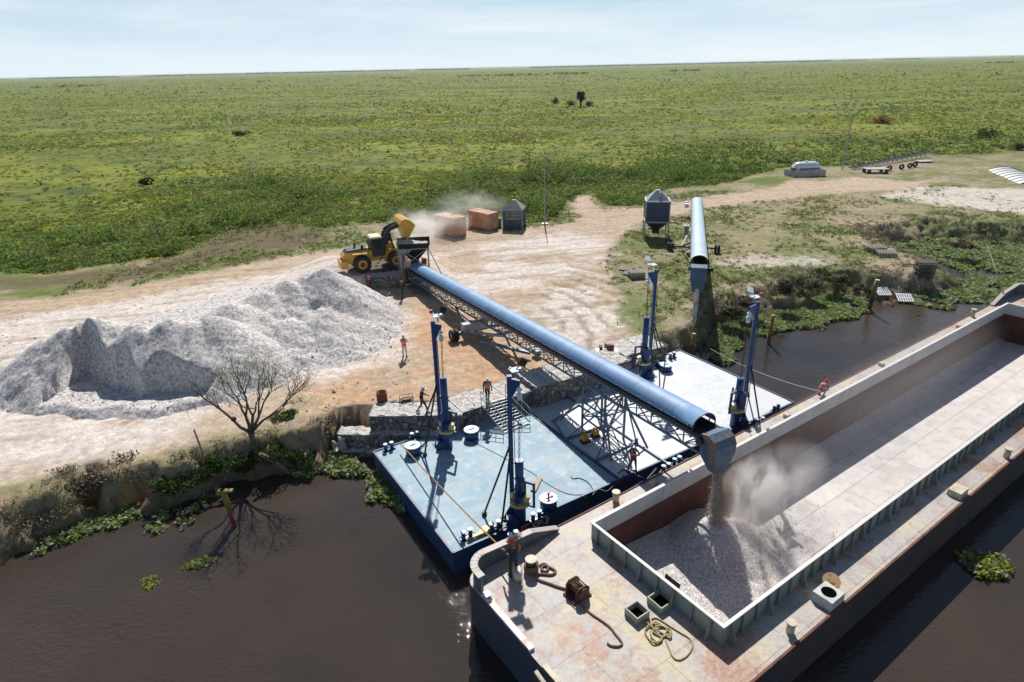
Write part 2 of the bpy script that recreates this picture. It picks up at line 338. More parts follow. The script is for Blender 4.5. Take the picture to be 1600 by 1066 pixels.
C = mixc(C, (.31, .24, .165), bd * .97); grassy *= 1 - np.clip(bd + (SD < 2.5) * (Xg < 16), 0, 1) * .85; C = mixc(C, (.20, .20, .10), bd * sstep(.5, .64, fbm(Xg * .5, Yg * .5, 91)) * .7)
C = mixc(C, (.12, .17, .03), zone([(1150, 286), (1215, 288), (1230, 281), (1200, 276), (1165, 280)], .8) )
ditch = zone([(868, 292), (900, 283), (935, 290), (925, 306), (890, 304)], .8); C = mixc(C, (.05, .038, .03), ditch)
m_ = sstep(-1.5, 1.5, MS); C = mixc(C, (.10, .12, .035), m_); grassy = grassy * (1 - m_)
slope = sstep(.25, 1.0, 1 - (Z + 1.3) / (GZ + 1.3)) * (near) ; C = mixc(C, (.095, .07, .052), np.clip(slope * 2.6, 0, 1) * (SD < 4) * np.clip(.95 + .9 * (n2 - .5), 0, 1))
dark = zone([(500, 436), (560, 428), (640, 412), (665, 440), (680, 470), (640, 452), (560, 446)], 1.0); C = mixc(C, (.085, .07, .06), dark * .85)  # shade below the loader ramp put into the ground colour
C = mixc(C, (.40, .285, .19), zone([(180, 655), (215, 628), (275, 606), (300, 612), (250, 640), (215, 665)], .8) * sstep(.35, .55, fbm(Xg * .4 + Yg * .4, Yg * 2.2 - Xg * 2.2, 57)) * .85)
for spx in ([(126, 806), (140, 785), (163, 784), (162, 803)], [(188, 800), (205, 786), (236, 779), (240, 793), (205, 803)]):
    k_ = sdf(Xg, Yg, pix(spx, 0)); Z = np.where(k_ > 0, np.minimum(Z, .02 + .04 * n2), Z); Z = np.where(k_ > -.1, np.maximum(Z, .015), Z); C = mixc(C, (.36, .17, .06), sstep(-.1, .1, k_))
lum = (1 + (n2 - .5) * .35 + (fbm(Xg * 3.1, Yg * 3.1, 99, 3) - .5) * .3)[..., None]
C = np.clip(C * lum, 0, .75)
msk = np.stack([m_, grassy, np.clip(wh, 0, 1)], -1)
gm = bpy.data.materials.new('ground_surface'); gm.use_nodes = True; t = gm.node_tree; b = t.nodes['Principled BSDF']; b.inputs['Roughness'].default_value = .95; b.inputs['Specular IOR Level'].default_value = .15
def N(t, ty, **k):
    n = t.nodes.new(ty)
    for a, v in k.items(): n.inputs[a].default_value = v
    return n
tc = t.nodes.new('ShaderNodeTexCoord'); ac = t.nodes.new('ShaderNodeAttribute'); ac.attribute_name = 'alb'; am = t.nodes.new('ShaderNodeAttribute'); am.attribute_name = 'msk'
sx = t.nodes.new('ShaderNodeSeparateColor'); link(t, am.outputs[0], sx.inputs[0])
def noise(sc, det=6, ro=.6, off=0, stretch=None):
    n = t.nodes.new('ShaderNodeTexNoise'); n.inputs['Scale'].default_value = sc; n.inputs['Detail'].default_value = det; n.inputs['Roughness'].default_value = ro
    mp = t.nodes.new('ShaderNodeMapping'); mp.inputs['Location'].default_value = (off, off * 2, 0)
    if stretch: mp.inputs['Scale'].default_value = stretch
    link(t, tc.outputs['Object'], mp.inputs[0]); link(t, mp.outputs[0], n.inputs[0]); return n.outputs[0]
def mrange(s, a, b_, c=0., d_=1.):
    r = t.nodes.new('ShaderNodeMapRange'); r.inputs[1].default_value = a; r.inputs[2].default_value = b_; r.inputs[3].default_value = c; r.inputs[4].default_value = d_; link(t, s, r.inputs[0]); return r.outputs[0]
def cmix(f, a, b_, mode='MIX'):
    x = t.nodes.new('ShaderNodeMix'); x.data_type = 'RGBA'; x.blend_type = mode
    for s, i in ((f, 0), (a, 6), (b_, 7)):
        if isinstance(s, (tuple, float, int)): x.inputs[i].default_value = s if i == 0 else (*s, 1)
        else: link(t, s, x.inputs[i])
    return x.outputs[2]
def mul(a, b_):
    m = t.nodes.new('ShaderNodeMath'); m.operation = 'MULTIPLY'; link(t, a, m.inputs[0])
    if isinstance(b_, float): m.inputs[1].default_value = b_
    else: link(t, b_, m.inputs[1])
    return m.outputs[0]
f1 = noise(2.2, 8, .7); f2 = noise(9, 4, .6, 3.3)
det = cmix(mrange(f1, .34, .66), (.74, .72, .70), (1.18, 1.18, 1.18)); det2 = cmix(mrange(f2, .38, .62), (.86, .85, .84), (1.10, 1.10, 1.10))
base = cmix(1.0, cmix(1.0, ac.outputs[0], det, 'MULTIPLY'), det2, 'MULTIPLY')
gr = mul(mrange(noise(.9, 8, .72, 5.1), .46, .56), sx.outputs[1]); base = cmix(mul(gr, .75), base, (.12, .16, .05))
# open marsh: yellow green sward, olive and brown stretches, dark tufts, at several sizes
mg = cmix(mrange(noise(.012, 6, .6, 1, (1, 2.6, 1)), .40, .60), (.215, .232, .028), (.108, .138, .030))
mg = cmix(mrange(noise(.035, 7, .65, 9, (1, 1.8, 1)), .52, .66), mg, (.115, .110, .042))
mg = cmix(mrange(noise(.10, 8, .72, 13), .5, .62), mg, (.066, .100, .021))
mg = cmix(mrange(noise(.55, 6, .7, 17), .52, .62, 0, .75), mg, (.040, .060, .016))
mg = cmix(mrange(noise(.30, 6, .7, 27), .56, .68, 0, .5), mg, (.22, .24, .04))
base = cmix(sx.outputs[0], base, mg); link(t, base, b.inputs['Base Color'])
bp = t.nodes.new('ShaderNodeBump'); bp.inputs['Strength'].default_value = .7; bp.inputs['Distance'].default_value = .12
link(t, noise(1.4, 10, .72, 2.2), bp.inputs['Height']); link(t, bp.outputs[0], b.inputs['Normal'])
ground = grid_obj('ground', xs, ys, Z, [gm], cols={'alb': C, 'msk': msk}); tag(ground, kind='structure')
def gz(x, y):
    i = np.searchsorted(xs, x) - 1; j = np.searchsorted(ys, y) - 1
    return Z[np.clip(j, 0, len(ys) - 1), np.clip(i, 0, len(xs) - 1)]
# ---- water
wm = bpy.data.materials.new('river_water'); wm.use_nodes = True; t = wm.node_tree; b = t.nodes['Principled BSDF']
tc = t.nodes.new('ShaderNodeTexCoord')
b.inputs['Roughness'].default_value = .012; b.inputs['IOR'].default_value = 1.33; b.inputs['Specular IOR Level'].default_value = .5
link(t, cmix(mrange(noise(.06, 5, .6, 3), .35, .7), (.056, .042, .033), (.024, .022, .022)), b.inputs['Base Color'])
ad = t.nodes.new('ShaderNodeMath'); ad.operation = 'ADD'; link(t, mul(noise(.8, 2, .5, 4, (1, 1.5, 1)), .30), ad.inputs[0]); link(t, mul(noise(3.6, 2.5, .5, 8, (1.0, 1.5, 1)), .50), ad.inputs[1])
amp = mrange(noise(.11, 3, .5, 19), .45, .62, .30, 1.25)
bp = t.nodes.new('ShaderNodeBump'); bp.inputs['Strength'].default_value = .85; bp.inputs['Distance'].default_value = .1
link(t, mul(ad.outputs[0], amp), bp.inputs['Height']); link(t, bp.outputs[0], b.inputs['Normal'])
BRZ = R(34.7); BO = Vector((3.36, 22.3, 0)); hole = [BO + Matrix.Rotation(BRZ, 3, 'Z') @ Vector(q) for q in ((-2, .8, 0), (51, .8, 0), (51, -8, 0), (-2, -8, 0))]
outr = [(-300, 100, 0), (600, 100, 0), (600, -58, 0), (-300, -58, 0)]; g = G(); g.add(hole + outr, [(i, (i + 1) % 4, 4 + (i + 1) % 4, 4 + i) for i in range(4)])
water = bpy.data.objects.new('water', mesh_from('water', g, wm)); COL.objects.link(water); tag(water, kind='structure')
# ================================================================== GRAVEL PILES
grav = bpy.data.materials.new('crushed_limestone'); grav.use_nodes = True; t = grav.node_tree; b = t.nodes['Principled BSDF']; b.inputs['Roughness'].default_value = .9; b.inputs['Specular IOR Level'].default_value = .2
tc = t.nodes.new('ShaderNodeTexCoord')
def voro(sc, feat='F1', out=1):
    n = t.nodes.new('ShaderNodeTexVoronoi'); n.inputs['Scale'].default_value = sc; n.feature = feat; link(t, tc.outputs['Object'], n.inputs[0]); return n.outputs[out]
v1 = voro(7.0); s1 = t.nodes.new('ShaderNodeSeparateColor'); link(t, v1, s1.inputs[0])
gc = cmix(mrange(s1.outputs[0], .05, .95), (.31, .30, .305), (.74, .695, .665)); gc = cmix(mrange(noise(14, 3, .6), .56, .7, 0, .6), gc, (.20, .20, .22))
gc = cmix(mrange(noise(.5, 5, .6, 4), .45, .7, 0, .45), gc, (.66, .60, .555)); link(t, gc, b.inputs['Base Color'])
bp = t.nodes.new('ShaderNodeBump'); bp.inputs['Strength'].default_value = .8; bp.inputs['Distance'].default_value = .06; link(t, s1.outputs[1], bp.inputs['Height']); link(t, bp.outputs[0], b.inputs['Normal'])
px_ = np.arange(-44, -5, .14); py_ = np.arange(33, 70, .14); XX, YY = np.meshgrid(px_, py_)
def cone(px, py, z, sl=.66, r0=.5):
    c = at(px, py, z); dd = np.sqrt((XX - c.x) ** 2 + (YY - c.y) ** 2 + r0 ** 2) - r0; return z - sl * dd, c
H = np.full(XX.shape, -9.0)
for (a, b_, z, sl) in [(503, 421, 6.7, .82), (478, 434, 6.0, .60), (445, 444, 5.9, .62), (405, 458, 5.7, .62), (355, 476, 5.8, .62), (325, 500, 5.9, .7), (290, 506, 5.9, .7), (262, 504, 6.1, .7), (232, 512, 5.6, .75), (200, 514, 5.9, .75), (165, 512, 5.6, .8), (132, 502, 6.2, .8), (95, 518, 5.7, .75), (60, 536, 5.0, .7), (18, 572, 3.4, .6), (-30, 598, 2.9, .5), (520, 468, 4.3, .62), (500, 486, 4.4, .45), (440, 505, 4.2, .45), (380, 530, 4.0, .45)]:
    c_ = at(a, b_, z); dd = np.sqrt((XX - c_.x) ** 2 + (YY - c_.y - .5) ** 2 + .2) - .45; H = np.maximum(H, z - sl * dd)
H += (fbm(XX * .4, YY * .4, 3) - .5) * .8 + (fbm(XX * 1.3, YY * 1.3, 8) - .5) * .16 + (RS.uniform(0, 1, XX.shape) - .5) * .05
# scalloped digging face on the river side of the left part
crest = np.array([tuple(at(a, b_, 5.7))[:2] for a, b_ in [(-60, 600), (20, 572), (60, 540), (85, 531), (130, 507), (150, 516), (173, 532), (193, 519), (216, 535), (240, 521), (265, 509), (288, 518), (310, 529), (328, 519), (346, 536)]])
yl = .25 * np.interp(XX, crest[:, 0], crest[:, 1]) + .75 * np.interp(XX, crest[::4, 0], crest[::4, 1]) - 1.2 + (fbm(XX * .5, YY * .2, 33) - .5) * .4
xr = at(352, 545, 4).x; face = GZ + .35 + (fbm(XX * .8, YY * .8, 15) - .4) * .2 + 2.6 * np.maximum(np.maximum(YY - yl, (XX - xr) * .8), 0)
H = np.minimum(H, np.maximum(face, GZ + .3))
H = np.maximum(H, GZ - .35 + .55 * sstep(-1.5, 2.5, sdf(XX, YY, pix([(-60, 650), (40, 632), (140, 614), (250, 600), (330, 592), (480, 580), (550, 560), (590, 540), (618, 500), (590, 458), (545, 428), (400, 440), (200, 500), (-60, 600)], GZ)) + (fbm(XX * .6, YY * .6, 21) - .5) * 2))
gpz = H; keep = H > GZ - .12
grid_obj('gravel_pile', px_, py_, H, [grav], loc=(-22, 50, 2), keep=keep); gp = bpy.data.objects['gravel_pile']
tag(gp, 'long heap of pale crushed limestone with a shaded dug-out face beside the loader', 'gravel pile')
# loose stones at the toe of the heap and over the yard
gg = G(); cnt = 0
while cnt < 1500:
    a_, b_ = random.uniform(-40, 640), random.uniform(430, 650); p = at(a_, b_, GZ); i_ = int((p.x - px_[0]) / .14); j_ = int((p.y - py_[0]) / .14)
    if not (0 <= i_ < len(px_) and 0 <= j_ < len(py_)): continue
    h_ = H[j_, i_]
    if h_ > GZ + .7 or (h_ < GZ - .1 and random.random() < .6): continue
    z = max(h_, float(Z[min(np.searchsorted(ys, p.y), len(ys) - 1), min(np.searchsorted(xs, p.x), len(xs) - 1)])); s = random.lognormvariate(-3.2, .45)
    o_ = [Vector((random.uniform(.6, 1.2) * s * math.cos(t_), random.uniform(.6, 1.2) * s * math.sin(t_), random.uniform(-.3, .3) * s)) for t_ in (0, 1.3, 2.5, 3.8, 5.1)]; c_ = Vector((p.x, p.y, z + s * .3))
    gg.add([c_ + q for q in o_] + [c_ + Vector((random.uniform(-.3, .3) * s, 0, s * .8))], [(k_, (k_ + 1) % 5, 5) for k_ in range(5)]); cnt += 1
solo('loose_rubble', gg, [M('broken_stone', (.50, .47, .455), .9, var=[((.28, .27, .28), 3, .45, .6), ((.7, .66, .62), 5, .55, .65)])], 'loose stones scattered over the gravel heap and its foot', 'stones', loc=(-22, 48, 2), kind='stuff')
# ================================================================== VEGETATION
LM = leafmat('leaf_sheet', .45); LD = leafmat('dry_stalks', .25)
def in_view(x, y, z=GZ, m=60):
    v = np.stack([x, y, np.zeros_like(x) + z - CH], 1); dep = v[:, 1] * cp - v[:, 2] * sp; uy = v[:, 1] * sp + v[:, 2] * cp; a = v[:, 0] / dep; b_ = uy / dep
    u = cr * a - sr * b_; v_ = sr * a + cr * b_; return (dep > 1) & (np.abs(u) * F < 800 + m) & (np.abs(v_) * F < 533 + m)
def scatter(n, r0, r1, pw=1.0):
    u = RS.uniform(0, 1, n); r = (r0 ** pw + u * (r1 ** pw - r0 ** pw)) ** (1 / pw); a = RS.uniform(-R(54), R(54), n); return r * np.sin(a), r * np.cos(a)
G_DK = np.array([.050, .095, .020]); G_MD = np.array([.112, .165, .032]); G_YL = np.array([.235, .255, .034]); G_OL = np.array([.145, .165, .05]); G_BR = np.array([.13, .105, .06])
Cs, Ss, Ks = [], [], []
for (n, r0, r1, pw, nl, ls, hs) in [(30000, 60, 135, 1.4, 26, .36, 1.0), (30000, 135, 300, 1.2, 11, .62, .9), (26000, 300, 800, .9, 6, 1.1, 1.0), (16000, 800, 3000, .6, 5, 2.6, 1.4)]:
    x, y = scatter(int(n * 1.25), r0, r1, pw); k = in_view(x, y, m=230); x, y = x[k], y[k]
    ms = sdf(x, y, marsh_w) if r0 < 300 else np.full(x.shape, 99.)
    k = ms > .3; x, y, ms = x[k], y[k], ms[k]
    thick = sstep(46, 14, ms + (fbm(x * .04, y * .04, 5) - .5) * 60) if r0 < 300 else np.zeros(x.shape)
    pt = fbm(x * .03, y * .03, 44); pt2 = fbm(x * .008, y * .014, 46)
    dens = np.clip(.16 + thick * .95 + sstep(.42, .66, fbm(x * .018, y * .03, 72)) * .55 + (pt > .56) * .2, 0, 1); k = RS.uniform(0, 1, len(x)) < dens; x, y, thick, pt, pt2, ms = x[k], y[k], thick[k], pt[k], pt2[k], ms[k]
    m = len(x); lump = sstep(.42, .62, fbm(x * .11, y * .11, 91)); tone = .72 + .75 * fbm(x * .09, y * .14, 93); big = RS.uniform(0, 1, m) < (.05 + .45 * thick * lump)
    rad = RS.lognormal(-.5, .45, m) * (1 + .8 * big) * hs * (1 if r0 < 300 else 1.6); h = rad * RS.uniform(.5, .9, m) * np.where(big, 1.6, .38) * (.5 + thick * (.25 + .9 * lump) if r0 < 300 else .8)
    c = G_MD * np.ones((m, 1)); c = np.where((pt2 > .40)[:, None] & (thick < .5)[:, None], G_YL * .85, c); c = np.where((RS.uniform(0, 1, m) < .25)[:, None], G_OL, c)
    c = np.where((thick > .4)[:, None] & (RS.uniform(0, 1, m) < .35 * sstep(.4, .6, pt))[:, None], G_DK * 1.3, c); c = np.where((big & (RS.uniform(0, 1, m) < .5) & (thick < .5))[:, None], G_DK * 1.2, c); c = np.where((RS.uniform(0, 1, m) < .07)[:, None], G_BR, c)
    zb = gz(x, y) if r0 < 130 else np.full(m, GZ)
    A = clumps(np.stack([x, y, zb], 1), rad, h, nl, np.full(m, ls), c * np.where(thick > .3, 1.35, 1.4)[:, None] * tone[:, None] * RS.uniform(.75, 1.25, (m, 1))); Cs.append(A[0]); Ss.append(A[1]); Ks.append(A[2])
tag(leaves('marsh_vegetation', np.concatenate(Cs), np.concatenate(Ss), np.concatenate(Ks), LM, tri=True), 'wide green marsh of reeds and low scrub reaching the horizon', 'marsh plants', kind='stuff')
# short grass and weeds on the near bank
x = RS.uniform(-45, 75, 60000); y = RS.uniform(28, 105, 60000); gi = msk[..., 1][np.clip(np.searchsorted(ys, y), 0, len(ys) - 1), np.clip(np.searchsorted(xs, x), 0, len(xs) - 1)]; z = gz(x, y)
k = (RS.uniform(0, 1, len(x)) < gi * (.12 + sstep(.42, .6, fbm(x * .25, y * .25, 63)) * .7)) & in_view(x, y) & (z > .8); x, y, z = x[k], y[k], z[k]; m = len(x)
c = np.where((RS.uniform(0, 1, m) < .45)[:, None], G_MD * 1.1, np.array([.25, .24, .10])) * RS.uniform(.8, 1.3, (m, 1))
A = clumps(np.stack([x, y, z - .03], 1), RS.uniform(.2, .55, m), RS.uniform(.06, .26, m), 12, np.full(m, .18), c)
tag(leaves('grass', A[0], A[1], A[2], LM), 'patchy green and dry grass on the bank behind the landing', 'grass', kind='stuff')
# rough dry stalks and roots on the cut bank
x = RS.uniform(-36, 70, 260000); y = RS.uniform(14, 80, 260000); k = in_view(x, y); x, y = x[k], y[k]; s_ = sdf(x, y, sh); z = gz(x, y)
wz = sdf(x, y, [tuple(pon(-3.2, -3)[:2]), tuple(pon(-3.2, 3.2)[:2]), tuple(pon(24.5, 3.2)[:2]), tuple(pon(24.5, -3)[:2])])
k = (s_ > -.3) & (s_ < 1.5 + 2.4 * (x > 16)) & (z > .12) & (wz < 0) & (RS.uniform(0, 1, len(x)) < sstep(.36, .60, fbm(x * .6, y * .6, 23)) * np.where(x > 16, .38, .45)); x, y, z = x[k][:5000], y[k][:5000], z[k][:5000]; m = len(x)
c = np.array([(.17, .135, .10), (.095, .075, .058), (.24, .20, .14), (.10, .12, .045)])[RS.choice(4, m, p=[.38, .17, .32, .13])] * RS.uniform(.9, 1.5, (m, 1))
A = clumps(np.stack([x, y, z - .08], 1), RS.uniform(.2, .5, m), RS.uniform(.15, .5, m), 16, np.full(m, .15), c)
tag(leaves('bank_grass', A[0], A[1], A[2], LD, asp=.3), 'withered grass and roots hanging over the eroded river bank', 'dry grass', kind='stuff')
# floating water hyacinth
pond = pix([(1388, 398), (1420, 398), (1505, 426), (1515, 440), (1480, 437), (1430, 419)], 0)
def mat_of(name, px, n, ls, label, hh=.28, cols=(G_MD * 1.1, np.array([.24, .27, .12])), up=.5, thr=.35, z0=0.0):
    pl = pix(px, 0); a = np.array(pl); x = RS.uniform(a[:, 0].min(), a[:, 0].max(), n * 3); y = RS.uniform(a[:, 1].min(), a[:, 1].max(), n * 3)
    s = sdf(x, y, pl) + (fbm(x * .5, y * .5, 7) - .5) * 3.2; k = (s > 0) & (RS.uniform(0, 1, n * 3) < sstep(thr - .1, thr + .08, fbm(x * .45, y * .45, 13))) & (sdf(x, y, pond) < 0); x, y = x[k][:n], y[k][:n]; m = len(x)
    c = np.where((RS.uniform(0, 1, m) < .5)[:, None], cols[0], cols[1]) * RS.uniform(1.0, 1.8, (m, 1)); c = np.where((RS.uniform(0, 1, m) < .20)[:, None], (.38, .42, .33), c)
    A = clumps(np.stack([x, y, np.full(m, z0)], 1), RS.uniform(.14, .3, m), RS.uniform(.35, 1, m) * hh, 6, np.full(m, ls), c)
    return tag(leaves(name, A[0], A[1], A[2], LM, upb=up, asp=.8), label, 'water plants', kind='stuff')
mat_of('water_hyacinth', [(1377, 384), (1400, 376), (1460, 368), (1600, 378), (1800, 395), (1800, 440), (1600, 470), (1530, 478), (1500, 486), (1440, 478), (1405, 470), (1420, 462), (1480, 455), (1498, 445), (1470, 425), (1510, 432), (1500, 420), (1440, 405)], 14000, .30, 'floating green plants filling the inlet behind the far end of the barge', thr=.40)
mat_of('water_hyacinth', [(1085, 525), (1120, 508), (1150, 498), (1200, 482), (1260, 474), (1285, 458), (1340, 462), (1365, 480), (1350, 498), (1290, 508), (1220, 518), (1160, 540), (1140, 570), (1110, 560)], 9500, .26, 'floating plants along the right bank behind the white pontoon', thr=.38)
mat_of('water_hyacinth', [(455, 745), (470, 712), (530, 700), (560, 712), (575, 745), (540, 742), (500, 735)], 900, .2, 'bright floating plants by the stone wall left of the pontoon', hh=.4)
mat_of('water_hyacinth', [(580, 735), (592, 728), (640, 800), (625, 785), (588, 775)], 420, .2, 'leafy clump of floating plants against the left hull of the blue pontoon', hh=.4)
mat_of('water_hyacinth', [(120, 815), (170, 790), (260, 795), (330, 770), (345, 810), (300, 822), (230, 812), (150, 838), (90, 850), (0, 880), (0, 862)], 1000, .17, 'sparse water plants along the eroded left bank', thr=.55, hh=.3)
mat_of('water_hyacinth', [(1500, 870), (1520, 862), (1565, 870), (1575, 900), (1540, 905), (1515, 890)], 260, .2, 'drifting tuft of weed on the open water right of the barge', cols=(G_OL, G_YL), hh=.3, thr=.25)
mat_of('water_hyacinth', [(1405, 492), (1428, 490), (1432, 496), (1415, 500)], 40, .25, 'small floating plant alone on the dark water before the far inlet', thr=.1)
mat_of('water_hyacinth', [(155, 945), (215, 905), (235, 885), (245, 908), (200, 925), (160, 950)], 60, .13, 'thin strand of weed adrift on the lower left water', cols=(G_OL, G_YL), hh=.1, thr=.2)
mat_of('water_hyacinth', [(275, 885), (300, 870), (345, 870), (335, 880), (290, 892)], 70, .13, 'wisp of weed adrift near the yellow capped mooring post', cols=(G_OL, G_YL), hh=.12, thr=.2)
# dry overhanging tussocks and shrubs at the cut bank (each a thing)
def shrub(name, px, py, z, r, h, label, cat, cols, n=900, ls=.22, mat=LM, grp=None):
    p = at(px, py, z); m = 14; P_ = np.stack([RS.normal(0, r * .4, m), RS.normal(0, r * .4, m), RS.uniform(0, h * .35, m)], 1)
    c = np.array(cols)[RS.randint(0, len(cols), m)]; A = clumps(P_, RS.uniform(.4, .7, m) * r, RS.uniform(.45, .8, m) * h, n // m, np.full(m, ls), c)
    o = leaves(name, A[0], A[1], A[2], mat); o.location = p; return tag(o, label, cat, grp)
BRN = (.13, .10, .075); DRY = (.24, .195, .14); DKG = (.04, .06, .02)
for (a, b_, z, r, h, lb) in [(150, 755, 1.1, 1.2, .9, 'dark matted tussock overhanging the bank left of the orange shallows'), (207, 740, 1.1, 1.2, 1.1, 'rounded brown tussock hanging over the orange shallows'), (60, 805, .7, 1.6, .7, 'wide withered brush mat on the far left bank'), (105, 795, .6, 1.1, .8, 'withered brush mound beside the leftmost shallows'), (505, 670, 1.3, 1.0, .7, 'dry brown tussock at the left end of the stone wall'), (20, 825, .5, 1.4, .8, 'low brown scrub at the left picture edge above the water')]:
    shrub('tussock', a, b_, z, r, h, lb, 'dry tussock', [BRN, DRY, BRN], 1100, .15, LD, 'dry tussocks on the cut bank')
for (a, b_, z, r, h, lb) in [(262, 768, .7, 1.0, .9, 'green shrub on the bank just right of the brown tussocks'), (300, 757, .7, 1.0, .9, 'green shrub on the bank left of the yellow capped post'), (345, 730, .9, .9, .9, 'dark green shrub left of the bare tree trunk'), (385, 732, .7, .9, .9, 'dark shrub at the foot of the bare tree'), (430, 715, .9, 1.1, 1.0, 'low dark shrub right of the bare tree over the fallen log'), (478, 720, .4, .9, .8, 'bright green weeds beside the metal cage frame'), (445, 652, 2, .9, .18, 'small green patch of weeds on the sandy bank right of the tree'), (412, 566, 2, .1, .1, '')]:
    if lb: shrub('shrub', a, b_, z, r, h, lb, 'shrub', [DKG, tuple(G_MD * .8), tuple(G_DK)], 1300, .17, LM, 'shrubs on the left bank')
for (a, b_, z, r, h, lb) in [(1135, 492, 1.2, 1.20, 0.91, 'grey brown thicket on the bank right of the second conveyor shadow'), (1165, 478, 1.4, 1.05, 0.84, 'grey thicket behind the floodlight of the right hand mast'), (1225, 462, 1.6, 0.98, 1.40, 'dark green bush on the bank between two brown thickets'), (1262, 452, 1.4, 1.27, 0.98, 'brown thicket on the bank right of the dark bush'), (1060, 512, 1.0, 1.05, 0.70, 'grey green thicket just left of the hanging discharge pipe'), (1307, 440, 1.5, 1.12, 0.84, 'withered thicket behind the tallest rusty post'), (1500, 388, 1.4, 1.20, 0.63, 'dry bank scrub behind the inlet plants'), (1590, 235, 2, 1.88, 1.54, 'round brown bush at the right picture edge by the marsh'), (1345, 452, .5, 0.90, 0.56, 'tangle of grey weed beside the white crates on the point')]:
    shrub('thicket', a, b_, z, r, h, lb, 'bush', [BRN, (.20, .18, .13), (.08, .10, .04)] if 'brown' in lb or 'grey' in lb or 'wither' in lb or 'dry' in lb else [DKG, tuple(G_DK)], 1500, .26, LM, 'bushes on the right bank')
for (a, b_, h, lb, cc) in [(1275, 208, 2.2, 'small rust orange shrub in the green marsh, left of the mast top', 0), (1378, 192, 2.4, 'rust orange shrub in the marsh right of the tall mast', 0)]:
    pass
shrub('marsh_bush', 1378, 193, GZ, 3.2, 2.0, 'rust orange bush standing out in the green marsh', 'bush', [(.30, .17, .05), (.2, .15, .05)], 500, .9)
for (a, b_, r, h, lb) in [(868, 166, 2.4, 4.5, 'thin dark marsh bush left of the lone tree'), (892, 166, 2.2, 2.8, 'low bush touching the left side of the lone tree'), (919, 167, 2.2, 2.8, 'low bush touching the right side of the lone tree'), (376, 212, 2.6, 1.5, 'dark bush group in the yellow green marsh left of centre'), (229, 288, 1.3, 1.2, 'grey brown bush standing out at the left side of the marsh'), (1545, 216, 3, 2.6, 'dark bush in the marsh near the right picture edge')]:
    shrub('marsh_bush', a, b_, GZ, r, h, lb, 'bush', [DKG, tuple(G_DK), (.09, .09, .05), tuple(G_MD * .7)], 500, .6)
# distant tree line
x = RS.uniform(-7000, 7500, 9000); y = 5200 + 1500 * fbm(x * .0006, x * 0 + 3, 3) + RS.uniform(0, 400, len(x)); k = fbm(x * .0016, x * 0, 8) > .42; x, y = x[k], y[k]; m = len(x)
A = clumps(np.stack([x, y, np.full(m, GZ)], 1), RS.uniform(6, 14, m), 7 + 7 * fbm(x * .004, x * 0, 2), 6, np.full(m, 7.0), np.tile((.035, .05, .025), (m, 1)))
tag(leaves('forest', A[0], A[1], A[2], LM, tri=True), 'far dark tree line along the horizon', 'tree line', kind='stuff')
x = RS.uniform(-900, 1500, 700); y = 1500 + RS.uniform(0, 60, len(x)) + x * .25; k = fbm(x * .006, x * 0, 28) > .6; x, y = x[k], y[k]; m = len(x)
A = clumps(np.stack([x, y, np.full(m, GZ)], 1), RS.uniform(4, 9, m), RS.uniform(2, 4.5, m), 10, np.full(m, 3.0), np.tile((.04, .055, .022), (m, 1)))
tag(leaves('thicket_belt', A[0], A[1], A[2], LM, tri=True), 'dark streaks of low trees in the middle of the distant marsh', 'tree belt', kind='stuff')
# ================================================================== MATERIALS
RUST = (.20, .075, .03)
deck_blue = M('pale_blue_deck_paint', (.135, .26, .36), .6, var=[((.24, .36, .43), .45, .4, .62), ((.34, .31, .30), 1.3, .54, .70), ((.16, .27, .35), .9, .52, .66, (.4, 2, 1)), ((.32, .42, .47), 1.7, .52, .68)], bump=(3, .15))
deck_sheen = M('sheen_whitened_deck', (.55, .56, .58), .5, var=[((.47, .50, .54), .5, .45, .62), ((.42, .41, .40), 1.6, .56, .7), ((.62, .62, .62), 4, .56, .66)], bump=(3, .12))  # glossy sky and sun sheen painted into the deck as white
hull_blue = M('dark_blue_hull', (.016, .055, .16), .5, var=[((.03, .06, .11), 1.2, .5, .7), (RUST, 2.2, .68, .76)], bump=(2, .2))
blue = M('blue_paint', (.012, .055, .17), .38, var=[((.02, .075, .20), 1.5, .5, .7), ((.05, .06, .08), 3, .64, .74)])
pale_top = M('pale_blue_plate', (.50, .62, .70), .45, var=[((.4, .5, .6), 2, .5, .7)])
black = M('black_rubber', (.014, .014, .015), .7, bump=(12, .3))
steel = M('galvanized_grey', (.27, .31, .35), .42, .35, var=[((.20, .25, .30), 2, .5, .65)])
steel_bl = M('blue_grey_steel', (.15, .21, .28), .45, .2, var=[((.10, .15, .21), 1.5, .45, .65), (RUST, 4, .7, .76)])
white = M('white_paint', (.74, .75, .76), .45, var=[((.6, .6, .58), 3, .55, .7)])
yellow = M('yellow_paint', (.62, .38, .03), .45, var=[((.45, .28, .04), 2.5, .5, .68), (RUST, 6, .68, .75)])
ochre = M('ochre_post_paint', (.25, .185, .03), .55, var=[((.22, .15, .03), 2, .48, .66), (RUST, 4, .6, .7)])
rusty = M('rusty_iron', (.085, .032, .02), .8, var=[((.15, .06, .03), 4, .45, .65), ((.04, .02, .015), 7, .55, .65)], bump=(20, .3))
rustpipe = M('rusty_pipe', (.13, .045, .03), .75, var=[((.05, .02, .015), 2, .5, .65), ((.20, .10, .04), 5, .55, .7)])
wood = M('bare_timber', (.50, .36, .22), .75, var=[((.36, .25, .16), 3, .45, .65, (1, 8, 1))])
greywood = M('weathered_timber', (.30, .28, .25), .85, var=[((.20, .18, .16), 3, .45, .65), ((.40, .38, .34), 5, .55, .7)])
darkm = M('dark_steel', (.03, .035, .042), .5, .3, var=[((.06, .05, .045), 3, .5, .7)])
redp = M('red_paint', (.42, .03, .025), .45)
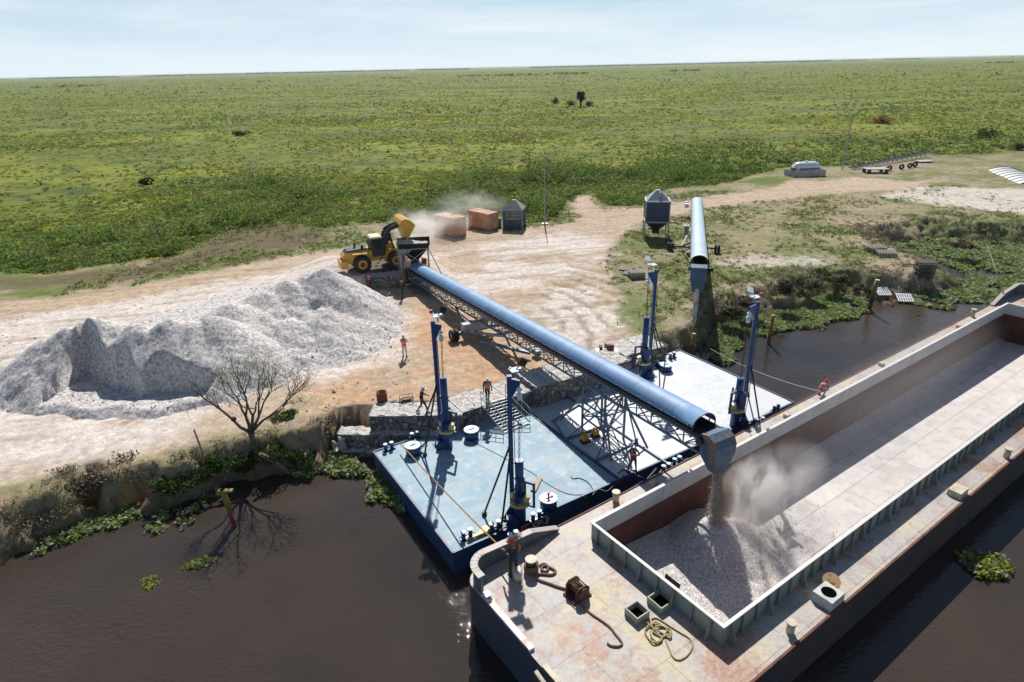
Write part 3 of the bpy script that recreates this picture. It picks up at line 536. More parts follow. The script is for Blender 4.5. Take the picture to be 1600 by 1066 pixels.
cream = M('cream_worn_paint', (.55, .49, .38), .6, var=[((.42, .36, .28), 3, .45, .65), (RUST, 5, .62, .72)])
bark = M('grey_bark', (.10, .075, .06), .9, bump=(18, .6), var=[((.16, .13, .11), 4, .45, .65)])
glass = M('dark_window_glass', (.02, .028, .03), .08, 0, spec=.8)
def deckmat(name, base, patch, rust, seams=(2.4, 1.5), lo=.6):
    m = bpy.data.materials.new(name); m.use_nodes = True; global t, tc; t = m.node_tree; b = t.nodes['Principled BSDF']; b.inputs['Roughness'].default_value = .6
    tc = t.nodes.new('ShaderNodeTexCoord'); c = cmix(mrange(noise(.55, 7, .65), .38, .62), base, patch[0])
    for i, p in enumerate(patch[1:]): c = cmix(mrange(noise(.8 + i * .7, 7, .68, 11 + i * 9), .50, .62, 0, .85), c, p)
    for sc, lo_, a in rust: c = cmix(mrange(noise(sc, 8, .72, 31 + sc), lo_, lo_ + .09, 0, a), c, (.33, .14, .06))
    if name == 'worn_barge_deck':
        for cen, sc, colr_, am_ in (((-3.7, -3.7, 2.2), (.62, .85, 1), (.40, .155, .06), .85), ((-5.0, -5.6, 2.2), (.8, 1.1, 1), (.36, .17, .08), .7), ((-2.1, -5, 2.2), (1.7, .16, 1), (.50, .40, .16), .75), ((-2.6, -2.6, 2.2), (1.5, .5, 1), (.50, .42, .20), .6), ((-4.9, -1.6, 2.2), (1.1, 1.3, 1), (.26, .17, .155), .7)):
            vs_ = t.nodes.new('ShaderNodeVectorMath'); vs_.operation = 'SUBTRACT'; link(t, tc.outputs['Object'], vs_.inputs[0]); vs_.inputs[1].default_value = cen
            vm_ = t.nodes.new('ShaderNodeVectorMath'); vm_.operation = 'MULTIPLY'; link(t, vs_.outputs[0], vm_.inputs[0]); vm_.inputs[1].default_value = sc
            ln_ = t.nodes.new('ShaderNodeVectorMath'); ln_.operation = 'LENGTH'; link(t, vm_.outputs[0], ln_.inputs[0])
            c = cmix(mul(mul(mrange(ln_.outputs['Value'], .35, 1.05, 1, 0), mrange(noise(2.2, 8, .75, 40 + cen[0]), .40, .56)), am_), c, colr_)
    br = t.nodes.new('ShaderNodeTexBrick'); br.inputs['Scale'].default_value = 1; br.inputs['Brick Width'].default_value = seams[0]; br.inputs['Row Height'].default_value = seams[1]; br.inputs['Mortar Size'].default_value = .016; br.inputs['Mortar Smooth'].default_value = .2
    br.inputs['Color1'].default_value = (1, 1, 1, 1); br.inputs['Color2'].default_value = (.86, .86, .88, 1); br.inputs['Mortar'].default_value = (.35, .32, .3, 1); link(t, tc.outputs['Object'], br.inputs[0])
    c = cmix(1.0, c, br.outputs[0], 'MULTIPLY'); c = cmix(mrange(noise(5, 5, .7, 2), .35, .65, 0, .35), c, (.62, .60, .58)); link(t, c, b.inputs['Base Color'])
    bp = t.nodes.new('ShaderNodeBump'); bp.inputs['Strength'].default_value = .25; bp.inputs['Distance'].default_value = .02; link(t, noise(3, 6, .6), bp.inputs['Height']); link(t, bp.outputs[0], b.inputs['Normal']); MATS[name] = m; return m
bdeck = deckmat('worn_barge_deck', (.42, .37, .335), [(.36, .345, .335), (.50, .42, .22), (.30, .20, .18)], [(.30, .53, .95), (1.3, .60, .85), (4, .66, .7)], (4.2, 2.1))
bfloor = deckmat('dusted_hold_floor', (.66, .61, .585), [(.55, .51, .49), (.70, .66, .64), (.50, .45, .42)], [(.5, .64, .3)], (5.2, 1.75))
bwhite = M('scuffed_white_coaming', (.52, .53, .53), .55, var=[((.42, .43, .44), .8, .45, .62), ((.30, .27, .24), 3.0, .62, .72, (1, 1, .25)), (RUST, 5, .70, .76)])
bbrown = M('brown_hold_lining', (.125, .045, .030), .75, var=[((.085, .035, .028), .5, .42, .62), ((.22, .13, .10), 2.5, .66, .8, (1, 1, .4)), ((.16, .08, .06), 1.1, .55, .75)])
bhull = M('grimy_brown_hull', (.085, .06, .05), .6, var=[((.04, .045, .06), 1.1, .45, .62), ((.16, .12, .10), 3, .62, .74)], bump=(2, .3))
bshade = M('green_grey_coaming_side', (.20, .25, .24), .6, var=[((.28, .30, .28), 1.2, .45, .65), ((.32, .20, .05), 1.4, .62, .72), (RUST, 2.4, .64, .72)])
# ================================================================== PONTOONS
DZ = 1.2
def bitt(parent, x, y, z=DZ, dx=.38, ang=0.0, mat=None, h=.42, r=.10, name='bollard'):
    """double mooring post, geometry in the parent's local frame"""
    g = G(); ca, sa = math.cos(ang), math.sin(ang)
    g.box((x, y, z + .03), (dx + .35, .28, .06), ang)
    for s in (-1, 1):
        cx_, cy_ = x + s * dx / 2 * ca, y + s * dx / 2 * sa
        g.cyl((cx_, cy_, z + .05), (cx_, cy_, z + h), r, n=14, mi=0); g.cyl((cx_, cy_, z + h), (cx_, cy_, z + h + .05), r * 1.25, n=14, mi=1)
    g.bar((x - ca * (dx / 2 + .2), y - sa * (dx / 2 + .2), z + h * .5), (x + ca * (dx / 2 + .2), y + sa * (dx / 2 + .2), z + h * .5), .06, .06)
    return part(name, g, [mat or blue, pale_top], parent)
def hatch(parent, x, y, z=DZ, r=.42, h=.55, tops=None, lid=True):
    g = G(); g.cyl((x, y, z), (x, y, z + h), r, n=28); a = part('hatch', g, [blue], parent)
    g = G(); g.cyl((x, y, z + h), (x, y, z + h + .045), r * 1.07, n=28); g.bar((x + r * .9, y - .1, z + h * .2), (x + r * 1.15, y - .1, z + h * 1.05), .05); g.bar((x - .18, y, z + h + .08), (x + .18, y, z + h + .08), .04); part('hatch_lid', g, [tops or pale_top], a); return a
def loc2(parent, px, py, z): return FR[parent.name].inverted() @ at(px, py, z)
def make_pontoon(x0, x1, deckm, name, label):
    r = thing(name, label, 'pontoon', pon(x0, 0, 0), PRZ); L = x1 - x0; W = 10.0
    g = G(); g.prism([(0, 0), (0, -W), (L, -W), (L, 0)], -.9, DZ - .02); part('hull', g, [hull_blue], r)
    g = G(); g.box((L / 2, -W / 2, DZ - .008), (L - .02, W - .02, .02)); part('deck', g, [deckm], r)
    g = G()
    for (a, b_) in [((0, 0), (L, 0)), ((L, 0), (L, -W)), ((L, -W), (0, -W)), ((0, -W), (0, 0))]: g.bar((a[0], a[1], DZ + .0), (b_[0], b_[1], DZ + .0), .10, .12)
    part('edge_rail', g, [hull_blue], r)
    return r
SEAM = 9.95
pl = make_pontoon(0, SEAM, deck_blue, 'pontoon', 'pale blue work pontoon with dark blue hull moored against the stone wall')
pr = make_pontoon(SEAM + .08, 24.9, deck_sheen, 'pontoon', 'work pontoon with sheen painted white carrying the conveyor trestle, right of the pale blue one')
tag(pl, group='two pontoons moored side by side'); tag(pr, group='two pontoons moored side by side')
def on(p, px, py, z=DZ): v = loc2(p, px, py, z); return v.x, v.y
for (a, b_, an) in [(608, 703, 0), (649, 686, 0), (730, 841, 0), (774, 828, 0), (838, 812, .0)]: bitt(pl, *on(pl, a, b_), ang=an)
for (a, b_, an) in [(871, 618, 0), (899, 612, 0), (1028, 574, 1.2), (1050, 560, 0), (1212, 642, 0), (1187, 664, 0), (1040, 737, 0), (1057, 726, 0)]: bitt(pr, *on(pr, a, b_), ang=an)
for a, b_, m_ in [(737, 684, None), (646, 709, None), (857, 793, white)]: hatch(pl, *on(pl, a, b_), tops=m_)
hatch(pr, *on(pr, 1040, 579), h=.45)
# valve on the near hatch lid
v = on(pl, 857, 793); g = G(); g.cyl((v[0], v[1], DZ + .6), (v[0], v[1], DZ + .85), .05); g.box((v[0], v[1], DZ + .88), (.2, .06, .06)); g.box((v[0] + .2, v[1], DZ + .63), (.14, .1, .06)); part('valve', g, [redp], pl)
# name board bolted to the river side of the left pontoon
g = G(); b0 = pl; sx_ = on(pl, 820, 826)[0]; ex_ = on(pl, 858, 808)[0]
g.box(((sx_ + ex_) / 2, -10.09, .80), (ex_ - sx_, .05, .62)); sgn = part('name_board', g, [M('board_black', (.02, .02, .022), .6)], pl)
fr_ = M('board_grey_lettering', (.55, .56, .55), .6)
g = G()
for z_ in (.49, 1.11): g.bar((sx_, -10.13, z_), (ex_, -10.13, z_), .03, .03)
for x_ in (sx_, ex_): g.bar((x_, -10.13, .49), (x_, -10.13, 1.11), .03, .03)
part('board_frame', g, [fr_], sgn)
g = G(); g.add([(sx_ + .06, -10.125, .55), (sx_ + .36, -10.125, .55), (sx_ + .36, -10.125, .95), (sx_ + .06, -10.125, 1.03)], [(0, 1, 2, 3)]); g.add([(sx_ + .40, -10.125, .55), (sx_ + .46, -10.125, .55), (sx_ + .46, -10.125, .9), (sx_ + .40, -10.125, .9)], [(0, 1, 2, 3)]); part('emblem', g, [redp], sgn)
def text_part(s, size, loc, rotx, parent, mat, extr=.008, rz=0.0, name='lettering'):
    cu = bpy.data.curves.new(name, 'FONT'); cu.body = s; cu.size = size; cu.extrude = extr; cu.shear = .15; tmp = bpy.data.objects.new('tmp', cu); COL.objects.link(tmp)
    me = bpy.data.meshes.new_from_object(tmp.evaluated_get(bpy.context.evaluated_depsgraph_get())); bpy.data.objects.remove(tmp); me.name = name
    me.materials.clear(); me.materials.append(mat); me.transform(Matrix.Translation(Vector(loc)) @ Matrix.Rotation(rz, 4, 'Z') @ Matrix.Rotation(rotx, 4, 'X'))
    o = bpy.data.objects.new(name, me); COL.objects.link(o); o.parent = parent; return o
text_part('SP-1', .62, (sx_ + .58, -10.125, .58), math.pi / 2, sgn, fr_)
# ================================================================== STONE WALLS
gab = bpy.data.materials.new('shade_toned_caged_rubble'); gab.use_nodes = True; t = gab.node_tree; b = t.nodes['Principled BSDF']; b.inputs['Roughness'].default_value = .9; tc = t.nodes.new('ShaderNodeTexCoord')
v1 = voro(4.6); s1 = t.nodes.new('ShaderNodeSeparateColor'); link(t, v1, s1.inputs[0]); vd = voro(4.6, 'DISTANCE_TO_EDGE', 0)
c = cmix(mrange(s1.outputs[0], .1, .9), (.13, .115, .105), (.40, .36, .335)); c = cmix(mrange(noise(1, 4, .5), .55, .7, 0, .4), c, (.40, .26, .20)); c = cmix(mrange(vd, .0, .07, 1, 0), c, (.03, .028, .026)); link(t, c, b.inputs['Base Color'])  # face stones toned down to carry the shade of the river side
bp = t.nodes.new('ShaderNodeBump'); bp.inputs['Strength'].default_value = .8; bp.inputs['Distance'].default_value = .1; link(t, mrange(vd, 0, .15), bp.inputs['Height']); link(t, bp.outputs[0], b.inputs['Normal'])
MATS['shade_toned_caged_rubble'] = gab
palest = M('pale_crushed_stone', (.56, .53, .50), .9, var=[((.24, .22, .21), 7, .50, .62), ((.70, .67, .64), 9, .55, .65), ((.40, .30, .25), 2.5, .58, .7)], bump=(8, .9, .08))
def gabion(p0, p1, z0, z1, dep, name, label, cells=1.0):
    p0, p1 = Vector(p0), Vector(p1); p0.z = p1.z = 0; d = (p1 - p0); L = d.length; d.normalize(); n = Vector((-d.y, d.x, 0)); 
    rz = math.atan2(d.y, d.x); r = thing(name, label, 'stone wall', (p0.x, p0.y, z0), rz, 'gabion walls along the landing')
    nx, ny, nz_ = max(2, int(L / .16)), max(2, int(dep / .16)), max(2, int((z1 - z0) / .16)); g = G(); H_ = z1 - z0
    def sheet(fn, a, b_, mi=0):
        vs = [fn(i / a, j / b_) for j in range(b_ + 1) for i in range(a + 1)]
        g.add(vs, [(j * (a + 1) + i, j * (a + 1) + i + 1, (j + 1) * (a + 1) + i + 1, (j + 1) * (a + 1) + i) for j in range(b_) for i in range(a)], mi, False)
    def wob(p):
        q = (math.sin(p[0] * 9.1 + p[2] * 5.3) + math.sin(p[0] * 4.3 + p[1] * 7.7 + p[2] * 8.9)) * .022
        return (p[0] + q, p[1] + q * .7, p[2] + q * 1.2 + random.uniform(-.015, .015))
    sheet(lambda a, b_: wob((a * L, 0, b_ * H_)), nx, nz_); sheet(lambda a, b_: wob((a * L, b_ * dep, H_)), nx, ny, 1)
    sheet(lambda a, b_: wob((0, dep * (1 - a), b_ * H_)), ny, nz_); sheet(lambda a, b_: wob((L, a * dep, b_ * H_)), ny, nz_); sheet(lambda a, b_: wob((L * (1 - a), dep, b_ * H_)), nx, nz_)
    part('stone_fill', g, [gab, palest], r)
    g = G(); k = max(1, round(L / cells))
    for i in range(k + 1):
        x = L * i / k; g.bar((x, -.05, 0), (x, -.05, H_), .022); g.bar((x, -.05, H_ + .05), (x, dep, H_ + .05), .022)
    for z_ in (.0, H_ / 2, H_): g.bar((0, -.055, z_), (L, -.055, z_), .022)
    part('wire_cage', g, [steel], r); return r
WT = 2.35
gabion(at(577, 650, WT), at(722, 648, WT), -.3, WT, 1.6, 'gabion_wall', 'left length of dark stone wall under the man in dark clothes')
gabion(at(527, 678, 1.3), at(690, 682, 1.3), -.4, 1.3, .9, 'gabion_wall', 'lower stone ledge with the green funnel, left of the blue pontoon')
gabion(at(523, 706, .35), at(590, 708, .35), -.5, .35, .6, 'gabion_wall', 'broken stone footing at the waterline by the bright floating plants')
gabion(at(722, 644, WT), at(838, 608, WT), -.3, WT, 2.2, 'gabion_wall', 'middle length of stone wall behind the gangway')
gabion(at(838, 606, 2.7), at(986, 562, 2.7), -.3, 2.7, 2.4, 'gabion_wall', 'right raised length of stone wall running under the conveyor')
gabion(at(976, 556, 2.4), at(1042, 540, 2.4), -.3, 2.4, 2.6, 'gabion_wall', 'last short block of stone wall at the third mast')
# dark rubble face below the loader
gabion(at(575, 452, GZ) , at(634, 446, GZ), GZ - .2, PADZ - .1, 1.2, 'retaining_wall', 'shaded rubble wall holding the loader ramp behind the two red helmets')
# ================================================================== BARGE
bz, cz, fz = 2.2, 3.02, -.1
HU0, HU1, HV0, HV1 = -5.85, 52.0, -1.45, 8.6
barge = thing('cargo_barge', 'long open river barge with pale coaming, brown lined hold and worn rust stained deck', 'barge', BO, BRZ)
CL, CWd = 45.2, 7.0
def V(u, v, z): return (u, -v, z)
g = G(); rr = .8; pts = [(HU1, -HV0), (HU0 + rr, -HV0)] + [(HU0 + rr - rr * math.sin(a), -HV0 - rr + rr * math.cos(a)) for a in [i * math.pi / 12 for i in range(1, 7)]] + [(HU0, -HV1 + rr)] + [(HU0 + rr - rr * math.cos(a), -HV1 + rr - rr * math.sin(a)) for a in [i * math.pi / 12 for i in range(1, 7)]] + [(HU1, -HV1)]
n = len(pts)
def shell(g, pts, z0, z1, mi, inset=0): 
    n = len(pts); g.add([(x, y, z0) for x, y in pts] + [(x, y, z1) for x, y in pts], [(i, (i + 1) % n, n + (i + 1) % n, n + i)[::-1] for i in range(n)], mi)
shell(g, pts, -1.4, bz, 0); part('hull', g, [bhull], barge)
g = G(); bow = [(HU0 - .012 + 0 * i, 0) for i in range(0)]
bp_ = [(HU0 + 2.2, -HV0 + .015), (HU0 + rr, -HV0 + .015)] + [(x - .015, y + .01) for x, y in pts[2:8]] + [(HU0 - .015, -HV1 + rr)]
g.add([(x, y, -.6) for x, y in bp_] + [(x, y, bz + .02) for x, y in bp_], [(i, i + 1, len(bp_) + i + 1, len(bp_) + i) for i in range(len(bp_) - 1)]); part('bow_plating', g, [M('weathered_blue_bow', (.035, .060, .10), .6, var=[((.05, .055, .07), 1.5, .45, .6), ((.13, .13, .14), 4, .6, .72), (RUST, 3, .66, .73)], bump=(3, .5))], barge)
g = G()   # deck ring, with opening for the hold
D0 = [(HU0, -HV0), (0, -HV0), (0, -HV1), (HU0, -HV1)]
g.prism([p for p in pts if p[0] < HU0 + rr + .01] + [(0, -HV1), (0, -HV0)][0:2], bz - .12, bz) if False else None
fore = [(0, -HV0)] + pts[1:-1] + [(0, -HV1)]
g.prism(fore[::-1], bz - .10, bz); g.prism([(0, 0), (CL, 0), (CL, -HV0), (0, -HV0)], bz - .10, bz); g.prism([(0, -HV1), (CL, -HV1), (CL, -CWd), (0, -CWd)], bz - .10, bz); g.prism([(CL, -HV1), (HU1, -HV1), (HU1, -HV0), (CL, -HV0)], bz - .10, bz)
part('deck', g, [bdeck], barge)
g = G(); g.bar((HU0 + .8, -HV0 + .02, bz), (HU1, -HV0 + .02, bz), .07, .09); g.bar((HU0 + .8, -HV1 - .02, bz - .02), (HU1, -HV1 - .02, bz - .02), .09, .14); part('rubbing_strake', g, [rustpipe], barge)
g = G(); th = .05   # coaming: four walls and a flat cap
for (a, b_) in [((0, 0), (CL, 0)), ((0, -CWd), (CL, -CWd)), ((0, 0), (0, -CWd)), ((CL, 0), (CL, -CWd))]: g.bar((a[0], a[1], (bz + cz) / 2), (b_[0], b_[1], (bz + cz) / 2), .05, cz - bz)
co = part('coaming', g, [bshade], barge)
g = G(); g.bar((-.06, 0, cz + .02), (CL, 0, cz + .02), .16, .05); g.bar((-.06, -CWd, cz + .02), (CL, -CWd, cz + .02), .14, .05); g.bar((0, .05, cz + .025), (0, -CWd - .05, cz + .025), .13, .05); g.bar((CL, .05, cz + .025), (CL, -CWd - .05, cz + .025), .16, .05); part('coaming_cap', g, [M('pale_coaming_edge', (.62, .60, .58), .5, var=[((.45, .30, .26), 3, .6, .7)])], co)
g = G(); e = .035
for (a, b_) in [((e, -e), (CL - e, -e)), ((CL - e, -e), (CL - e, -CWd + e)), ((CL - e, -CWd + e), (e, -CWd + e)), ((e, -CWd + e), (e, -e))]:
    g.add([(a[0], a[1], bz - .05), (b_[0], b_[1], bz - .05), (b_[0], b_[1], cz), (a[0], a[1], cz)], [(3, 2, 1, 0)], 0); g.add([(a[0], a[1], fz - .3), (b_[0], b_[1], fz - .3), (b_[0], b_[1], bz - .05), (a[0], a[1], bz - .05)], [(3, 2, 1, 0)], 1)
part('hold_lining', g, [bwhite, bbrown], barge)
g = G(); g.add([V(0, 0, fz), V(CL, 0, fz), V(CL, CWd, fz), V(0, CWd, fz)], [(3, 2, 1, 0)]); part('hold_floor', g, [bfloor], barge)
sm_ = M('stiffener_steel', (.16, .20, .19), .6, var=[((.28, .27, .24), 2, .5, .65), (RUST, 3, .66, .74)])
def stiff(u, v, du, dv, i):
    g = G(); w_ = .05
    a = Vector((u, -v, 0)); dd = Vector((du, -dv, 0)); s = Vector((-dd.y, dd.x, 0)) * .03
    o_ = .34 if i % 3 == 0 else .16
    vs = []
    for k in (-1, 1):
        for p in (a + dd * .03 + Vector((0, 0, cz - .04)), a + dd * .10 + Vector((0, 0, cz - .04)), a + dd * o_ + Vector((0, 0, bz + .05)), a + dd * o_ + Vector((0, 0, bz)), a + dd * .03 + Vector((0, 0, bz))): vs.append(p + s * k)
    g.add(vs, [(0, 1, 2, 3, 4), (9, 8, 7, 6, 5)] + [(i_, (i_ + 1) % 5 + 0, 5 + (i_ + 1) % 5, 5 + i_)[::-1] for i_ in range(5)])
    part('stiffener', g, [sm_], barge)
for i in range(60): stiff(.35 + i * .75 + random.uniform(-.08, .08), CWd, 0, 1, i)
for i in range(8): stiff(0, .45 + i * .87, -1, 0, i * 3 if i % 2 else 1)
# bulwark at the bow (left bow corner) and at the far end
def bulwark(path, name, zt):
    g = G(); n = len(path); th = .12
    for k, (p, q) in enumerate(zip(path[:-1], path[1:])):
        p, q = Vector((*p[:2], 0)), Vector((*q[:2], 0)); d = (q - p).normalized(); s = Vector((-d.y, d.x, 0)) * th / 2
        za, zb = zt[k], zt[k + 1]
        g.add([p - s + Vector((0, 0, bz)), q - s + Vector((0, 0, bz)), q + s + Vector((0, 0, bz)), p + s + Vector((0, 0, bz)), p - s + Vector((0, 0, za)), q - s + Vector((0, 0, zb)), q + s + Vector((0, 0, zb)), p + s + Vector((0, 0, za))], [(0, 1, 5, 4), (2, 3, 7, 6), (1, 2, 6, 5), (3, 0, 4, 7)], 0)
        s2 = s * 2.6; u_ = Vector((0, 0, .05))
        g.add([p - s2 + Vector((0, 0, za)), q - s2 + Vector((0, 0, zb)), q + s2 + Vector((0, 0, zb)), p + s2 + Vector((0, 0, za)), p - s2 + Vector((0, 0, za)) + u_, q - s2 + Vector((0, 0, zb)) + u_, q + s2 + Vector((0, 0, zb)) + u_, p + s2 + Vector((0, 0, za)) + u_], [(3, 2, 1, 0), (4, 5, 6, 7), (0, 1, 5, 4), (1, 2, 6, 5), (2, 3, 7, 6), (3, 0, 4, 7)], 1)
    part(name, g, [M('bulwark_dark_plate', (.09, .11, .125), .55, var=[((.15, .16, .16), 2, .5, .7)]), M('bulwark_cap_grey', (.36, .33, .315), .55, var=[((.30, .18, .16), 3, .55, .68)])], barge)
yb = -HV0 - .15
bulwark([(-.9, yb), (-2.4, yb), (HU0 + .95, yb)] + [(HU0 + .95 - .8 * math.sin(a), yb - .8 + .8 * math.cos(a)) for a in [i * math.pi / 12 for i in range(1, 7)]] + [(HU0 + .15, yb - 1.15)], 'bulwark', [bz + .12, bz + .68] + [bz + .85] * 8)
bulwark([(CL + 1.0, yb), (CL + 3, yb), (HU1 - .8, yb), (HU1 - .2, yb - .6), (HU1 - .2, yb - 3)], 'bulwark', [bz + .05, bz + .7, bz + .9, bz + .9, bz + .9])
g = G(); g.bar((HU0 + .12, -.5 + .0, bz + .06), (HU0 + .12, -3.2, bz + .06), .24, .14); part('bow_fender', g, [M('chafed_white_fender', (.55, .50, .50), .5, var=[((.30, .20, .18), 3, .5, .62)])], barge)
g = G(); g.bar((HU0 + .10, -3.95, bz + .02), (HU0 + .10, -5.4, bz + .02), .2, .1); g.bar((HU0 - .25, -3.9, bz - .05), (HU0 - .25, -5.2, bz - .35), .14, .1); part('fairlead', g, [cream], barge)
g = G(); g.cyl((HU0 + .12, .0, bz + .15), (HU0 + .12, -.45, bz + .15), .12, n=12); g.box((HU0 + .12, -.25, bz + .32), (.26, .3, .06)); part('bow_lamp', g, [M('blue_white_lamp', (.2, .3, .6), .4, var=[((.8, .8, .8), 5, .48, .52)])], barge)
def bl(px, py, z=bz): v_ = FR[barge.name].inverted() @ at(px, py, z); return v_.x, v_.y
def bpost(px, py, h, r, mat, name='bollard', ang=0, xy=None):
    x, y = xy or bl(px, py); g = G(); g.cyl((x, y, bz), (x, y, bz + h), r, n=18); g.cyl((x, y, bz + h), (x, y, bz + h + .06), r * 1.25, n=18, mi=1); return part(name, g, [mat, cream], barge)
x0, y0 = bl(830, 893); bpost(0, 0, .62, .2, rustpipe, xy=(x0, y0)); bpost(0, 0, .45, .17, cream, xy=(x0 - .72, y0 - .02))
bpost(962, 783, .5, .16, cream); bpost(1234, 988, .45, .15, cream); bpost(1572, 715, .5, .15, cream); bpost(1519, 495, .6, .16, cream)
x1, y1 = bl(812, 866); bitt(barge, HU0 + 2.5, yb + .02, bz + .75, .3, 0, cream, .3, .09)
def hbox(px, py, sx, sy, h, label, mat, hole=None, lid=None, xy=None):
    x, y = xy or bl(px, py); g = G(); t_ = .05
    if hole == 'square':
        for (cx_, cy_, wx_, wy_) in [(x, y + sy / 2, sx, t_), (x, y - sy / 2, sx, t_), (x + sx / 2, y, t_, sy), (x - sx / 2, y, t_, sy)]: g.box((cx_, cy_, bz + h / 2), (wx_ + t_ * (wx_ > t_), wy_ - t_ * (wy_ > t_), h))
        g.box((x, y, bz + .02), (sx - .02, sy - .02, .02), mi=1)
    else: g.box((x, y, bz + h / 2), (sx, sy, h), tz=.94)
    if hole == 'round': g.cyl((x, y, bz + h + .003), (x, y, bz + h + .008), min(sx, sy) * .33, n=24, mi=1)
    a = part('deck_hatch', g, [mat, M('hatch_black_shade', (.003, .003, .003), 1.0, spec=0)], barge, label=label)  # flat black stands in for the shade inside the open hatches
    if lid == 'round': g = G(); g.cyl((x + .74, y + .30, bz + h - .12), (x + .72, y + .28, bz + h - .07), .34, n=24); part('hatch_lid', g, [M('ochre_lid', (.5, .33, .16), .7, var=[(RUST, 4, .5, .65)])], a)
    if lid == 'up': g = G(); g.add([(x + .42, y - .32, bz + h), (x + .42, y + .32, bz + h), (x + .62, y + .32, bz + h + .62), (x + .62, y - .32, bz + h + .62)], [(0, 1, 2, 3)]); g.bar((x + .42, y - .34, bz + h), (x + .62, y - .34, bz + h + .62), .05); g.bar((x + .42, y + .34, bz + h), (x + .62, y + .34, bz + h + .62), .05); part('hatch_lid', g, [rusty], a)
hbox(995, 962, .62, .62, .32, 'small square open hatch', M('hatch_grey', (.30, .31, .27), .6, var=[(RUST, 4, .6, .7)]), 'square')
hbox(1032, 944, .7, .7, .30, 'square hatch with raised lid', M('hatch_grey', (.30, .31, .27), .6), 'square', 'up')
hbox(1292, 938, .95, .85, .42, 'box hatch with round opening and ochre lid', M('hatch_cream', (.50, .50, .47), .6, var=[((.2, .25, .3), 2, .5, .7)]), 'round', 'round')
hbox(1495, 772, .85, .6, .32, 'closed cream box hatch', cream)
for a, b_ in [(1021, 757), (1229, 652), (1377, 571), (1498, 512)]:
    hbox(a, b_, .34, .3, .22, 'small vent box on the far side deck', cream)
# deck winch
x, y = bl(902, 930); wn = G(); wn.box((x, y, bz + .04), (.9, .7, .08))
for s in (-1, 1): wn.prism([(x - .34, bz + .06), (x + .34, bz + .06), (x + .34, bz + .5), (x + .2, bz + .66), (x - .2, bz + .66), (x - .34, bz + .5)], y + s * .3 - .03, y + s * .3 + .03, axis='y')
wn.cyl((x, y - .3, bz + .36), (x, y + .3, bz + .36), .2, n=16); wn.cyl((x, y - .42, bz + .36), (x, y - .34, bz + .36), .26, n=20)
for k in range(5): wn.cyl((x - .2 + k * .1, y - .28, bz + .6), (x - .2 + k * .1, y + .28, bz + .6), .025)
part('winch', wn, [rusty], barge, label='rust brown mooring winch on the foredeck')
x, y = CL + 2.4, -1.6; wn = G(); wn.box((x, y, bz + .05), (1.2, .9, .1))
for s in (-1, 1): wn.prism([(x - .4, bz + .06), (x + .4, bz + .06), (x + .3, bz + .8), (x - .3, bz + .8)], y + s * .4 - .03, y + s * .4 + .03, axis='y')
wn.cyl((x, y - .4, bz + .42), (x, y + .4, bz + .42), .28, n=14); part('winch', wn, [rusty], barge, label='reddish winch on the far deck')
# gravel in the hold (kept in the hold lining's bounds)
def bw(u, v, z): return FR[barge.name] @ Vector((u, -v, z))
us_ = np.arange(.06, 17, .1); vs_ = np.arange(.06, CWd - .05, .1); UU, VV = np.meshgrid(us_, vs_)
r_ = np.sqrt((UU - 6.1) ** 2 + (VV - 2.1) ** 2 + .12) - .34
Hh = 1.55 - .60 * r_ * (1 + (fbm(UU, VV, 5) - .5) * .15); Hh = np.maximum(Hh, .72 - .085 * np.maximum(UU - 1.5, 0) - .055 * VV + .35 * np.exp(-UU * .8)); Hh = np.where(UU > 8, np.minimum(Hh, 1.55 - .60 * r_ + .4), Hh)
Hh += (fbm(UU * .9, VV * .9, 6) - .5) * .12 + (RS.uniform(0, 1, UU.shape) - .5) * .02
Hh = np.where(UU > 9, Hh - (UU - 9) * .22, Hh)
grav2 = grav.copy(); grav2.name = 'fine_crushed_limestone'
for n_ in grav2.node_tree.nodes:
    if n_.type == 'TEX_VORONOI': n_.inputs['Scale'].default_value = 19
    if n_.type == 'BUMP': n_.inputs['Distance'].default_value = .025
o = grid_obj('gravel_load', us_, -vs_, Hh, [grav2], keep=Hh > fz - .05); o.location = BO; o.rotation_euler = (0, 0, BRZ); o.location.z = 0
tag(o, 'cone of fresh grey gravel under the chute inside the barge hold', 'gravel load')
for p in o.data.polygons: pass
o.data.flip_normals()
k = RS.uniform(0, 1, 2600); gg = G()
for i in range(1000):
    u = 8.5 + abs(RS.normal(0, 2.0)); v = RS.uniform(.3, CWd - .3); s = RS.uniform(.02, .05); q = bw(u, v, fz + s * .4)
    gg.add([q + Vector((RS.uniform(-s, s), RS.uniform(-s, s), -s)) for _ in range(3)] + [q + Vector((0, 0, s))], [(0, 1, 2), (0, 1, 3), (1, 2, 3), (2, 0, 3)])
solo('loose_stones', gg, [grav], 'scattered stones on the white hold floor beyond the gravel cone', 'stones', loc=bw(9, 3, 0), kind='stuff')
